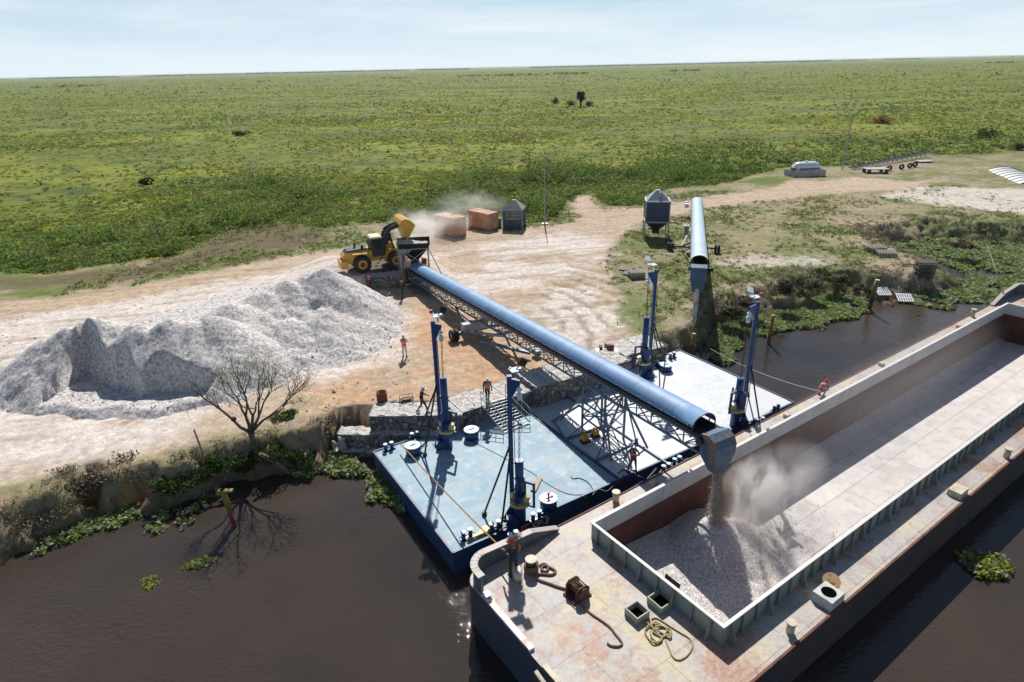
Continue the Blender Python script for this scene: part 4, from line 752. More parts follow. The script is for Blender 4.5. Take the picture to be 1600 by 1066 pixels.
# ================================================================== SPUD MASTS
def mast(pole, top, spud, spudtop, stays, side, label, lamp_up, arm):
    """pole/spud: base pixels on deck; spudtop: height; stays: deck pixels"""
    B = at(*pole, DZ); S = at(*spud, DZ); r = thing('spud_mast', label, 'mast', B, 0, 'blue spud masts on the pontoons'); Hm = 7.9
    tl = Vector((at(*top, DZ + Hm) - B)); tl = Vector((0, 0, Hm)); ad = Vector((S.x - B.x, S.y - B.y, 0)); ad.normalize(); L = (Vector((S.x - B.x, S.y - B.y, 0))).length
    g = G(); g.bar((0, 0, 0), (0, 0, Hm), .22, .22); part('pole', g, [blue], r)
    g = G(); g.box((0, 0, .02), (.9, .9, .04), .5); g.bar((-.35, 0, .05), (0, 0, .8), .05, .25); g.bar((.35, 0, .05), (0, 0, .8), .05, .25); g.cyl((-.2, -.3, .3), (.2, -.3, .3), .22, n=12); g.box((0, -.3, .2), (.6, .4, .4)); part('base_winch', g, [hull_blue], r)
    a1 = ad * (L + .1); ht = Hm - .12
    g = G(); s = Vector((-ad.y, ad.x, 0)) * .06; pts = [Vector((0, 0, ht)) - ad * .1, Vector((0, 0, ht)) + a1, Vector((0, 0, ht - .22)) + a1, Vector((0, 0, ht - .95)) + ad * .12, Vector((0, 0, ht - 1.0))]
    g.add([p + s for p in pts] + [p - s for p in pts], [(0, 1, 2, 3, 4), (9, 8, 7, 6, 5)] + [(i, (i + 1) % 5, 5 + (i + 1) % 5, 5 + i)[::-1] for i in range(5)]); part('arm', g, [blue], r)
    g = G(); sb = ad * L; z1 = spudtop
    g.cyl(sb, sb + Vector((0, 0, 1.7)), .28, n=20); g.cyl(sb + Vector((0, 0, 1.7)), sb + Vector((0, 0, z1)), .20, n=20); g.cyl(sb + Vector((0, 0, z1 * .72)), sb + Vector((0, 0, z1 * .72 + .12)), .25, n=20)
    part('spud', g, [blue], r)
    g = G(); q = Vector((-ad.y, ad.x, 0))
    for sg in (-1, 1): g.cyl(sb + ad * sg * .30 + Vector((0, 0, 1.35)), sb + ad * sg * .42 + Vector((0, 0, 1.72)), .19, .14, n=14)
    g.cyl(sb + Vector((0, 0, 1.15)), sb + Vector((0, 0, 1.3)), .50, n=20); part('clamp_ring', g, [M('yellow_cast', (.55, .45, .16), .4, var=[((.75, .7, .5), 3, .5, .6)])], r)
    g = G()
    for sg in (-1, 1): g.bar(sb + q * sg * .4 + Vector((0, 0, .9)), sb + q * sg * .4 + Vector((0, 0, 2.5)), .09)
    g.bar(sb + ad * .75 + Vector((0, 0, 1.2)), sb + ad * .75 + Vector((0, 0, 2.5)), .12); g.bar(sb + ad * .2 + Vector((0, 0, 2.5)), sb + ad * .8 + Vector((0, 0, 2.5)), .12); g.bar(sb + ad * .2 + Vector((0, 0, 1.2)), sb + ad * .8 + Vector((0, 0, 1.2)), .10); g.box(sb + Vector((0, 0, 2.0)) + q * .3, (.34, .34, .8)); g.bar(Vector((0, 0, 1.9)), sb + Vector((0, 0, 1.9)), .12)
    part('clamp_frame', g, [hull_blue], r)
    g = G(); hp = Vector((0, 0, ht - .2)) + a1 * .97; g.cyl(hp, hp - Vector((0, 0, .25)), .04); g.cyl(hp - Vector((0, 0, .25)) - q * .07, hp - Vector((0, 0, .25)) + q * .07, .12, n=14); g.cyl(hp - Vector((0, 0, .4)), hp - Vector((0, 0, .75)), .12, n=12); part('pulley_block', g, [pale_top], r)
    g = G(); top_ = hp - Vector((0, 0, .7)); bot = sb + Vector((0, 0, z1)); m = int((top_ - bot).length / .16)
    for i in range(m):
        c = top_.lerp(bot, (i + .5) / m); u_ = Vector((0, 0, .09)); w_ = (ad if i % 2 else q) * .04
        g.bar(c - u_ + w_, c + u_ + w_, .025); g.bar(c - u_ - w_, c + u_ - w_, .025)
    part('chain', g, [rusty], r)
    g = G(); lp = Vector((0, 0, Hm)); l0 = lp + ad * .35
    g.cyl(l0, l0 + Vector((0, 0, .35)), .04); part('lamp_post', g, [steel], r)
    g = G(); g.box(l0 + Vector((0, 0, .37)), (.55, .45, .03), .4); g.box(l0 + Vector((-.25, .1, .42)), (.08, .08, .05)); part('solar_plate', g, [pale_top], r)
    g = G(); fl = l0 + (Vector((.32, .1, .68)) if lamp_up > 0 else Vector((-.28, .1, .75)))
    T0 = Matrix.Translation(fl) @ Matrix.Rotation(R(25), 4, 'Y') @ Matrix.Rotation(R(15 if lamp_up > 0 else -60), 4, 'X'); g.T = T0; g.box((0, 0, 0), (.34, .08, .42)); g.T = None; g.bar(l0 + Vector((0, 0, .38)), fl, .04)
    part('floodlight', g, [black if lamp_up > 0 else white], r)
    if arm:
        g = G(); p_ = l0 + Vector((-.35, .1, .55)) if lamp_up > 0 else l0 + Vector((.3, -.05, .5)); g.cyl(p_ - Vector((0, 0, .08)), p_ + Vector((0, 0, .1)), .09, n=10); part('beacon', g, [redp], r)
    for i, st in enumerate(stays):
        e_ = at(*st, DZ) - B; g = G(); g.cyl((0, 0, 4.4 - .3 * i), e_ + Vector((0, 0, .12)), .05, n=8); g.cyl(e_, e_ + Vector((0, 0, .22)), .14, .1, n=10); part('stay', g, [darkm], r)
    g = G()
    for i in range(14): g.bar((-.13, -.13, .8 + i * .5), (-.17, -.13, .8 + i * .5), .03, .05)
    g.tube([(.15, -.14, .4), (.2, -.16, 2), (.17, -.14, 4), (.16, -.14, 6.8)], .02); part('cable_run', g, [darkm], r)
    return r
mast((691, 696), (676, 503), (700, 699), 4.6, [(664, 712), (650, 692)], 1, 'blue mast at the bank side of the pale blue pontoon, black floodlight and red beacon', 1, True)
mast((801, 812), (800, 588), (813, 816), 3.6, [(757, 805), (783, 832)], 1, 'blue mast at the river edge of the pale blue pontoon with a black floodlight', 1, False)
mast((1013, 588), (1021, 425), (1004, 590), 4.6, [(1041, 572), (1030, 560)], -1, 'blue mast by the stone wall end on the white pontoon, white floodlight', -1, False)
mast((1157, 660), (1172, 473), (1147, 666), 3.3, [(1187, 664), (1168, 618)], -1, 'blue mast at the river edge of the white pontoon, white floodlight, red beacon', -1, True)
# ================================================================== CONVEYORS
cover_m = M('blue_cover_sheet', (.13, .26, .46), .58, .0, var=[((.17, .31, .50), .6, .45, .65), ((.36, .37, .38), 3.5, .60, .72), ((.10, .20, .38), .9, .5, .7)], bump=(1.2, .25), spec=.7)
cover_w = M('pale_cover_sheet', (.52, .64, .72), .34, .15, var=[((.45, .58, .68), .6, .45, .65)], spec=.6)
def conveyor(T, z0, Hd, z1, cm, name, label, half=.62, depth=.72, pan=1.15, chute_h=2.0, rustc=True, tubes=False):
    """T, Hd plan points of tail and head, z0,z1 underside heights"""
    T = Vector((T[0], T[1], 0)); Hd = Vector((Hd[0], Hd[1], 0)); d = Hd - T; L = d.length; rz = math.atan2(d.y, d.x)
    r = thing(name, label, 'conveyor', (T.x, T.y, GZ), rz); dz = (z1 - z0)
    def P(s, l, u): return Vector((s, l, z0 - GZ + dz * s / L + u))
    n = int(L / pan); g = G()
    for l in (-half, half):
        g.bar(P(0, l, 0), P(L, l, 0), .09, .09); g.bar(P(0, l, depth), P(L, l, depth), .09, .10)
        for i in range(n + 1):
            s = L * i / n; g.bar(P(s, l, 0), P(s, l, depth), .055)
            if i < n: s2 = L * (i + 1) / n; g.bar(P(s if i % 2 else s2, l, 0), P(s2 if i % 2 else s, l, depth), .05)
    for i in range(0, n + 1):
        s = L * i / n; g.bar(P(s, -half, 0), P(s, half, 0), .05); 
        if i < n: g.bar(P(s, -half, 0), P(L * (i + 1) / n, half, 0), .035)
    part('truss', g, [steel_bl], r)
    g = G(); bw_ = half * .8
    for l in (-half, half): g.bar(P(.1, l, depth + .16), P(L, l, depth + .16), .07, .22, mi=0)
    for i in range(int(L / .9)):
        s = .3 + i * .9; g.bar(P(s, -half, depth + .22), P(s, half, depth + .22), .05, .05); g.cyl(P(s, -bw_, depth - .25), P(s, bw_, depth - .25), .05, n=6)
        for l in (-half, half): g.bar(P(s, l, depth + .1), P(s, l * 1.18, depth + .52), .045)
    part('idler_frame', g, [darkm], r)
    g = G(); sec = [(-bw_, .42), (-bw_ * .5, .30), (bw_ * .5, .30), (bw_, .42)]
    vs = [P(s, a, depth + b_) for s in (.1, L + .3) for a, b_ in sec] + [P(s, a, depth - .18) for s in (.1, L + .3) for a in (-bw_, bw_)]
    g.add(vs, [(0, 1, 5, 4), (1, 2, 6, 5), (2, 3, 7, 6), (8, 9, 11, 10)]); g.cyl(P(L + .35, -bw_, depth + .05), P(L + .35, bw_, depth + .05), .27, n=16); g.cyl(P(0.1, -bw_, depth + .05), P(.1, bw_, depth + .05), .27, n=16); part('belt', g, [black], r)
    g = G(); R_ = half * 1.14; m = 14; c0 = .42; s0, s1_ = .9, L - .55; k = int((s1_ - s0) / 1.5)
    arc = [(-R_ * math.cos(math.pi * i / m), (.58 * math.sin(math.pi * i / m) + .0) * half / .62) for i in range(m + 1)]
    vs = []
    for j in range(k + 1):
        s = s0 + (s1_ - s0) * j / k
        for a, b_ in arc: vs.append(P(s, a, depth + c0 + b_ + .006 * (j % 2)))
        for a, b_ in arc: vs.append(P(s, a * .97, depth + c0 + b_ * .96 - .0))
    w_ = 2 * (m + 1); fs = []
    for j in range(k):
        for i in range(m):
            a = j * w_ + i; fs.append((a, a + w_, a + w_ + 1, a + 1)); b_ = a + m + 1; fs.append((b_, b_ + 1, b_ + w_ + 1, b_ + w_))
    sm = [True] * len(fs)
    for j in (0, k):
        for i in range(m): a = j * w_ + i; fs.append((a, a + 1, a + m + 2, a + m + 1)); sm.append(False)
    g.add(vs, fs, 0, sm); 
    for j in range(0, k + 1):
        s = s0 + (s1_ - s0) * j / k
        for i in range(m): a, b_ = arc[i], arc[i + 1]; g.bar(P(s, a[0] * 1.006, depth + c0 + a[1] * 1.006), P(s, b_[0] * 1.006, depth + c0 + b_[1] * 1.006), .02, .006)
    part('cover', g, [cm], r)
    g = G()
    for s in (s1_, ): 
        for i in range(m): a, b_ = arc[i], arc[i + 1]; g.bar(P(s, a[0], depth + c0 + a[1]), P(s, b_[0], depth + c0 + b_[1]), .05)
        g.bar(P(s, -R_, depth + .1), P(s, -R_, depth + c0 + .02), .05); g.bar(P(s, R_, depth + .1), P(s, R_, depth + c0 + .02), .05)
    part('cover_rim', g, [darkm], r)
    # discharge hood
    h0 = L + .05; zt = P(h0, 0, depth + .5).z; zb = zt - chute_h; w1 = half * 1.04; w2 = half * .62
    g = G(); pr_ = [(h0 - .1, zt - .14), (h0 + .3, zt - .04), (h0 + .7, zt - .22), (h0 + .88, zt - .55), (h0 + .86, zt - 1.1), (h0 + .72, zb), (h0 + .28, zb), (h0 - .1, zt - 1.2)]
    vs = [(x_, -(w2 if i in (5, 6) else w1), z_) for i, (x_, z_) in enumerate(pr_)] + [(x_, (w2 if i in (5, 6) else w1), z_) for i, (x_, z_) in enumerate(pr_)]
    nn = len(pr_); g.add(vs, [tuple(range(nn))[::-1], tuple(range(nn, 2 * nn))] + [(i, i + 1, nn + i + 1, nn + i) for i in range(nn) if i not in (5,) and i < nn - 1]); 
    ch = part('discharge_chute', g, [M('chute_blue_grey', (.055, .11, .18), .5, .1, var=[((.09, .14, .20), 1.2, .45, .62), ((.26, .13, .06), 1.4, .56, .63)]), ], r)
    g = G(); g.bar((h0 - .08, w1, zt - .8), (h0 - .08, w1 + .3, zt - .8), .3, .3); g.cyl((h0 - .1, w1 + .05, zt - .55), (h0 - .1, w1 + .5, zt - .55), .16, n=12); g.cyl((h0 - .1, -w1 - .02, zt - .55), (h0 - .1, -w1 - .16, zt - .55), .2, n=14); part('head_motor', g, [darkm], r)
    return r, P, L
ct = at(648, 436, GZ + .3); tipw = (9.62, 24.55); dirv = Vector((tipw[0] - ct.x, tipw[1] - ct.y)).normalized()
hx = (tipw[0] - dirv.x * .75, tipw[1] - dirv.y * .75)
cv, CP, CLn = conveyor((ct.x, ct.y), 2.45, hx, 4.75, cover_m, 'belt_conveyor', 'long blue covered belt conveyor from the hopper across the pontoons to the barge')
def cw(v): return FR[cv.name] @ Vector(v)
# wheeled axle under the middle
inv = FR[cv.name].inverted(); wl = inv @ at(710, 533, GZ); sA = wl.x
def wheelset(parent, s, l, z=0, r=.48, w_=.26, rimm=None):
    for k, o_ in enumerate((-.17, .17)):
        g = G(); y0_ = l + o_
        prof = [(r * .55, -w_ / 2), (r * .9, -w_ / 2), (r, -w_ / 4), (r, w_ / 4), (r * .9, w_ / 2), (r * .55, w_ / 2)]
        vs = []; n = 24
        for rr_, h in prof:
            for i in range(n): a = 2 * math.pi * i / n; vs.append((s + rr_ * math.cos(a), y0_ + h, z + r + rr_ * math.sin(a)))
        fs = [(i * n + j, i * n + (j + 1) % n, (i + 1) * n + (j + 1) % n, (i + 1) * n + j) for i in range(5) for j in range(n)]; g.add(vs, fs, 0, True)
        wh_ = part('wheel', g, [black], parent); g = G(); g.cyl((s, y0_ - w_ * .3, z + r), (s, y0_ + w_ * .3, z + r), r * .57, n=18); g.cyl((s, y0_ - w_ * .4, z + r), (s, y0_ + w_ * .4, z + r), r * .2, n=12); part('rim', g, [rimm or steel], wh_)
lw = wl.y; lside = 1 if lw > 0 else -1; lw = abs(lw)
for sg in (-1, 1): wheelset(cv, sA, sg * min(lw, 3.4))
lw = min(lw, 3.4)
g = G(); g.bar((sA, -lw + .3, .55), (sA, lw - .3, .55), .22, .22); 
for sg in (-1, 1):
    g.bar((sA, sg * lw * .62, .6), CP(sA - 4.2, sg * .62, 0), .16, .16); g.bar((sA, sg * lw * .62, .6), CP(sA + 4.6, sg * .62, 0), .16, .16); g.bar((sA, sg * .6, .6), CP(sA + .2, sg * .62, 0), .12)
    g.bar((sA - .0, -sg * lw * .6, .7), CP(sA, sg * .62, 0), .06)
part('undercarriage', g, [steel_bl], cv)
g = G(); g.box((sA, lside * lw * .33, .95), (.55, 2.1, .62)); part('ballast_box', g, [M('pale_grey_box', (.36, .38, .40), .5, var=[((.28, .30, .32), 2, .45, .65)])], cv)
g = G(); g.box((sA, -lside * .2, 1.32), (.5, .8, .08)); g.cyl((sA, lside * lw * .72, .66), (sA, lside * lw * .72, .95), .06); part('box_lid', g, [white], cv)
# long tow frame on the ground towards the bank
g = G(); q1 = inv @ at(752, 533, GZ + .45); q2 = inv @ at(828, 552, GZ + .35); g.bar(q1, q2, .2, .2); q3 = inv @ at(838, 550, GZ + .3); g.box(q3, (.7, .4, .4)); part('tow_bar', g, [steel_bl], cv)
# trestle on the white pontoon
tr_ = thing('trestle_tower', 'grey steel trestle standing on the white pontoon and carrying the conveyor', 'trestle', at(922, 690, DZ), 0)
O_ = FR[tr_.name].inverted()
def tp(px, py, z): return at(px, py, z)
A_ = inv @ at(907, 683, DZ); B_ = inv @ at(941, 683, DZ); sM = (A_.x + B_.x) / 2 ; 
legs = []
for s_ in (sM - 1.1, sM + 1.1):
    for l in (-.72, .72):
        a = cw((s_, l, DZ - GZ)); b_ = cw(CP(s_, l, .0)); legs.append((a, b_)); g = G(); g.bar(a, b_, .13, .13); part('post', g, [steel_bl], tr_, world=True)
g = G()
for i, j in ((0, 1), (2, 3), (0, 2), (1, 3)):
    for f in (.28, .62): g.bar(legs[i][0].lerp(legs[i][1], f), legs[j][0].lerp(legs[j][1], f), .08)
    g.bar(legs[i][0].lerp(legs[i][1], .28), legs[j][0].lerp(legs[j][1], .62), .06); g.bar(legs[j][0].lerp(legs[j][1], .62), legs[i][1], .06); g.bar(legs[i][0].lerp(legs[i][1], .62), legs[j][1], .06)
for k in range(4): 
    a, b_ = legs[k]; l = -1 if k % 2 == 0 else 1; s_ = sM + (-1 if k < 2 else 1) * 2.6; f_ = cw((s_, l * 1.3, DZ - GZ)); g.bar(f_, a.lerp(b_, .78), .10)
part('brace', g, [steel_bl], tr_, world=True)
g = G(); z_ = DZ - GZ + .08
def dk(px, py, h=.08): return at(px, py, DZ) + Vector((0, 0, h))
for a, b_ in (((876, 614), (1042, 726)), ((866, 661), (884, 688)), ((884, 688), (931, 722)), ((994, 692), (931, 722)), ((953, 664), (884, 688)), ((905, 633), (862, 661))): g.bar(dk(*a), dk(*b_), .10, .10)
part('base_frame', g, [steel_bl], tr_, world=True)
g = G(); sT = (inv @ at(994, 692, DZ)).x
for l, q_ in ((1, (994, 692)), (-1, (953, 664)), (-1, (884, 688)), (-1, (931, 722))): g.bar(dk(*q_), cw(CP(sM + 1.1, -.62 * l if l < 0 else .62, 0)), .07)
g.cyl(dk(994, 692), dk(994, 692, .35), .11); part('long_stay', g, [steel_bl], tr_, world=True)
for a, b_ in ((914, 691), (930, 682)):
    p = at(a, b_, DZ); g = G(); g.box((p.x, p.y, DZ + .32), (.36, .30, .34), .5); g.cyl((p.x - .1, p.y, DZ + .5), (p.x - .1, p.y, DZ + .58), .08); g.box((p.x, p.y, DZ + .07), (.5, .4, .14), .5, 1); part('drive_motor', g, [yellow, darkm], tr_, world=True)
# second conveyor, standing in the grass
c2, C2P, L2 = conveyor((26.3, 88.5), 2.7, (15.45, 49.6), 5.35, cover_w, 'belt_conveyor', 'idle pale covered conveyor standing in the grass by the silo with a hanging discharge pipe', half=.62, depth=.72, pan=1.3, chute_h=2.3)
i2 = FR[c2.name].inverted(); w1_ = i2 @ at(1120, 397, GZ); w0_ = i2 @ at(1047, 391, GZ); s2 = (w1_.x + w0_.x) / 2
for l in (w1_.y, w0_.y): wheelset(c2, s2, l, r=.5)
g = G(); g.bar((s2, w0_.y, .55), (s2, w1_.y, .55), .18, .18)
for l in (w1_.y, w0_.y): g.bar((s2, l * .55, .6), C2P(s2 - 4, math.copysign(.62, l), 0), .14); g.bar((s2, l * .55, .6), C2P(s2 + 5, math.copysign(.62, l), 0), .14)
part('undercarriage', g, [darkm], c2)
sg_ = 1 if w0_.y > 0 else -1
g = G()
for k in range(3): g.bar(C2P(s2 - 8 + k * 3.5, sg_ * 1.25, .7), C2P(s2 - 8 + k * 3.5, sg_ * 1.25, 1.7), .05)
g.bar(C2P(s2 - 8, sg_ * 1.25, 1.7), C2P(s2 - 1, sg_ * 1.25, 1.7), .05); g.box(C2P(s2 - .5, sg_ * 1.15, .4), (1.0, .5, 1.0))
part('side_platform', g, [steel], c2)
g = G(); g.cyl(C2P(1.5, sg_ * 1.1, .9), C2P(1.5, sg_ * 1.6, .9), .3, n=14); g.box(C2P(2.2, sg_ * 1.3, .7), (.7, .5, .5)); part('tail_motor', g, [white], c2)
g = G(); e_ = C2P(L2 + .65, 0, .75 + .5 - 2.25); pp = [e_ + Vector((0, 0, .2)), e_ + Vector((.05, 0, -1.1)), e_ + Vector((.08, -.02, -2.3)), e_ + Vector((.10, -.08, -3.7))]
for k in range(3): g.cyl(pp[k], pp[k + 1], .21, .20, n=14)
part('discharge_pipe', g, [M('worn_white_pipe', (.60, .57, .54), .6, var=[((.38, .36, .33), 2, .5, .65)])], c2)
# ================================================================== HOPPER
hb = at(652, 420, GZ); tz = 6.1; ctr = Vector((ct.x + .1, ct.y + .5, 0)); hr = math.atan2(-.1, 1)
hop = thing('feed_hopper', 'black steel feed hopper on grey legs at the tail of the blue conveyor', 'hopper', (ctr.x, ctr.y, GZ), R(8))
g = G(); a_, b_ = 1.45, 1.15; zt = 4.1
def fr(a, b, z): return [(-a, -b, z), (a, -b, z), (a, b, z), (-a, b, z)]
g.add(fr(a_ + .15, b_ + .15, zt) + fr(a_, b_, zt - .5), [(i, (i + 1) % 4, 4 + (i + 1) % 4, 4 + i)[::-1] for i in range(4)] + [(i, (i + 1) % 4, 4 + (i + 1) % 4, 4 + i) for i in range(4)]); g.add(fr(a_, b_, zt - .5) + fr(.35, .35, zt - 1.9), [(i, (i + 1) % 4, 4 + (i + 1) % 4, 4 + i)[::-1] for i in range(4)] + [(i, (i + 1) % 4, 4 + (i + 1) % 4, 4 + i) for i in range(4)]); g.box((0, 0, zt - 2.2), (.8, .8, .7)); part('bin', g, [darkm], hop)
g = G()
for x, y in ((-1.35, -1.05), (1.35, -1.05), (1.35, 1.05), (-1.35, 1.05)): g.bar((x, y, 0), (x, y, zt - .5), .14)
for k in range(4):
    P0 = fr(1.35, 1.05, zt - .55)[k]; P1 = fr(1.35, 1.05, zt - .55)[(k + 1) % 4]; g.bar(P0, P1, .14); g.bar(fr(1.35, 1.05, 1.6)[k], P1, .06); g.bar(fr(1.35, 1.05, 1.6)[(k + 1) % 4], P0, .06)
g.bar((1.4, -1.0, zt - .6), (2.9, -1.6, .05), .07); part('leg_frame', g, [steel], hop)
g = G(); g.box((0.9, -.55, zt - 2.0), (.5, .4, .5)); part('gearbox', g, [redp], hop)
text_part('CENT', .34, (-1.2, -1.17, zt - .88), math.pi / 2, hop, white)
g = G(); m_ = 26
bx = np.linspace(-1.35, 1.35, 14); 
vs = [(x, y, zt - .25 + .38 * math.exp(-((x + .5) ** 2 + y * y) / .8) - .12 * abs(y) + random.uniform(-.03, .03)) for y in np.linspace(-1.1, 1.1, 12) for x in bx]; g.add(vs, [(j * 14 + i, j * 14 + i + 1, (j + 1) * 14 + i + 1, (j + 1) * 14 + i) for j in range(11) for i in range(13)], 0, True)
g.v = [tuple(FR[hop.name] @ Vector(v)) for v in g.v]; solo('gravel_fill', g, [grav], 'pale gravel heaped in the top of the black feed hopper', 'gravel')
# ================================================================== WHEEL LOADER
lp0, lp1 = at(562, 427, PADZ), at(612, 420, PADZ); hd = (lp1 - lp0); hd.z = 0; lrz = math.atan2(hd.y, hd.x) ; lc = (lp0 + lp1) / 2
LYEL = M('loader_yellow', (.60, .33, .025), .4, var=[((.50, .28, .04), 2, .5, .65), ((.34, .26, .17), 2.5, .6, .74)])
ld = thing('wheel_loader', 'yellow wheel loader on the ramp tipping its raised bucket over the hopper', 'wheel loader', (lc.x, lc.y + 1.1, PADZ), lrz)
WB = 1.68
g = G()
g.prism([(-3.3, .95), (-.55, .95), (-.55, 2.0), (-1.0, 2.15), (-3.1, 2.05), (-3.45, 1.7)], -.72, .72, axis='y'); g.box((-3.35, 0, .95), (.7, 2.0, .75)); g.box((-1.7, 0, 1.05), (1.9, 1.0, .5))
for s in (-1, 1): g.box((-1.65, s * 1.02, 1.93), (1.7, .55, .07)); g.bar((-2.5, s * 1.02, 1.6), (-2.5, s * 1.02, 1.93), .55, .06)
part('rear_body', g, [LYEL], ld)
g = G(); g.prism([(-3.15, 2.05), (-1.0, 2.15), (-1.0, 2.32), (-2.9, 2.22)], -.62, .62, axis='y'); g.cyl((-2.0, .3, 2.2), (-2.0, .3, 2.75), .09); g.cyl((-1.4, -.4, 2.2), (-1.4, -.4, 2.6), .14); g.bar((-.75, -.6, 2.4), (-.95, -.85, 3.0), .07); g.box((-.95, -.85, 3.05), (.12, .25, .3)); part('hood', g, [darkm], ld)
g = G(); g.prism([(-.55, .9), (1.1, .9), (1.1, 1.25), (-.55, 1.35)], -.4, .4, axis='y'); g.prism([(.75, .6), (2.35, .6), (2.45, 1.1), (1.45, 2.55), (.95, 2.55), (.75, 1.5)], -.42, .42, axis='y')
for s in (-1, 1): g.box((WB + .0, s * 1.02, 1.98), (1.15, .5, .06))
part('front_frame', g, [LYEL], ld)
g = G(); g.prism([(-.55, 1.35), (.65, 1.35), (.85, 1.9), (.45, 3.15), (-.5, 3.15), (-.62, 2.1)], -.68, .68, axis='y'); cab = part('cab', g, [darkm], ld)
for s in (-1, 1): g = G(); g.add([(-.42, s * .695, 2.1), (.60, s * .695, 2.1), (.36, s * .695, 3.02), (-.40, s * .695, 3.02)], [(0, 1, 2, 3) if s < 0 else (3, 2, 1, 0)]); part('cab_window', g, [glass], cab)
g = G(); g.prism([(-.65, 3.16), (.62, 3.16), (.5, 3.32), (-.55, 3.32)], -.78, .78, axis='y'); part('cab_roof', g, [M('cream_roof', (.66, .52, .30), .5)], cab)
g = G()
for s in (-1, 1):
    for a, b_ in (((-.5, 1.4), (-.5, 3.15)), ((.68, 1.4), (.86, 1.9)), ((.86, 1.9), (.47, 3.15)), ((.12, 1.4), (.12, 3.1)), ((-.5, 2.05), (.8, 2.05))): g.bar((a[0], s * .71, a[1]), (b_[0], s * .71, b_[1]), .06, .05)
    g.bar((.75, s * .75, 2.7), (.85, s * 1.05, 2.75), .04); g.box((.85, s * 1.1, 2.7), (.06, .18, .3))
part('cab_frame', g, [darkm], cab)
for s in (-1, 1): g = G(); g.box((-1.5, s * .735, 1.75), (.9, .03, .42)); part('side_panel', g, [M('dusty_white_panel', (.62, .58, .52), .5)], ld)
for s in (-1, 1): g = G(); g.cyl((2.2, s * .38, 2.0), (2.32, s * .38, 2.0), .11, n=12); part('headlight', g, [white], ld)
g = G()
for k in range(4): g.bar((-.3 + k * .22, -1.0, .45 + k * .26), (-.3 + k * .22, -.68, .45 + k * .26), .18, .04)
part('step', g, [darkm], ld)
for x in (-WB, WB):
    for s in (-1, 1):
        g = G(); r = .88; prof = [(r * .52, -.31), (r * .93, -.33), (r, -.22), (r, .22), (r * .93, .33), (r * .52, .31)]; n = 36; vs = []
        for pi_, (rr_, h) in enumerate(prof):
            for i in range(n): a = 2 * math.pi * i / n; q = rr_ * (1 - (.035 if (i % 2 and pi_ in (2, 3)) else 0)); vs.append((x + q * math.cos(a), s * 1.08 + h, .88 + q * math.sin(a)))
        g.add(vs, [(i * n + j, i * n + (j + 1) % n, (i + 1) * n + (j + 1) % n, (i + 1) * n + j) for i in range(5) for j in range(n)], 0, True); wh_ = part('wheel', g, [black], ld)
        g = G(); g.cyl((x, s * 1.08 - .24, .88), (x, s * 1.08 + .24, .88), .46, n=24); g.cyl((x, s * 1.08 + s * .22, .88), (x, s * 1.08 + s * .34, .88), .24, n=16, mi=1); part('rim', g, [LYEL, rusty], wh_)
for s in (-1, 1):
    g = G(); pts = [(.95, 2.35), (.95, 3.0), (1.1, 3.55), (1.5, 3.9), (2.2, 4.1), (2.6, 4.05)]; wd = [.34, .4, .44, .42, .34, .26]
    for k in range(5): g.bar((pts[k][0], s * .48, pts[k][1]), (pts[k + 1][0], s * .48, pts[k + 1][1]), .14, (wd[k] + wd[k + 1]) / 2)
    part('lift_arm', g, [darkm], ld)
g = G(); g.bar((1.2, 0, 2.4), (1.4, 0, 3.7), .2, .3); g.bar((1.1, 0, 3.4), (2.5, 0, 4.5), .16); g.cyl((1.8, .48, 1.5), (1.4, .48, 3.5), .08); g.cyl((1.8, -.48, 1.5), (1.4, -.48, 3.5), .08); part('linkage', g, [darkm], ld)
# bucket in dumping position: shell section in x,z
g = G(); sec = [(3.1, 5.35), (2.75, 4.95), (2.85, 4.45), (3.05, 4.15)]; sec = [(2.95, 5.45), (2.68, 5.1), (2.62, 4.7), (2.8, 4.35), (3.15, 3.65), (3.55, 3.05)]
top = [(2.95, 5.45), (3.35, 5.5), (3.75, 5.2)]
Wb = 1.4; o_ = [(3.85, 4.15), (3.4, 4.65), (2.9, 4.88), (2.5, 4.75), (2.28, 4.4), (2.32, 4.0), (2.55, 3.6), (2.95, 2.75)]; th = .07
cx_, cz_ = 3.1, 4.0
ii = [(cx_ + (x - cx_) * .93, cz_ + (z - cz_) * .93) for x, z in o_]
m = len(o_); vs = [(x, -Wb, z) for x, z in o_] + [(x, Wb, z) for x, z in o_] + [(x, -Wb, z) for x, z in ii] + [(x, Wb, z) for x, z in ii]
fs = []
for k in range(m - 1): fs += [(k, k + 1, m + k + 1, m + k), (2 * m + k + 1, 2 * m + k, 3 * m + k, 3 * m + k + 1)]
fs += [(0, m, 3 * m, 2 * m), (m - 1, 2 * m - 1 - m + m, 4 * m - 1, 3 * m - 1)]; g.add(vs, fs[:-1]); 
for s in (-1, 1): g.add([(x, s * Wb, z) for x, z in o_], [tuple(range(m))])
bk = part('bucket', g, [LYEL], ld)
g = G()
for k in range(8): y = -1.3 + k * .371; g.bar((2.92, y, 2.8), (3.06, y, 2.5), .10, .05)
g.bar((2.94, -1.4, 2.8), (2.94, 1.4, 2.8), .05, .12); part('bucket_teeth', g, [darkm], bk)
def lw_(v): return FR[ld.name] @ Vector(v)
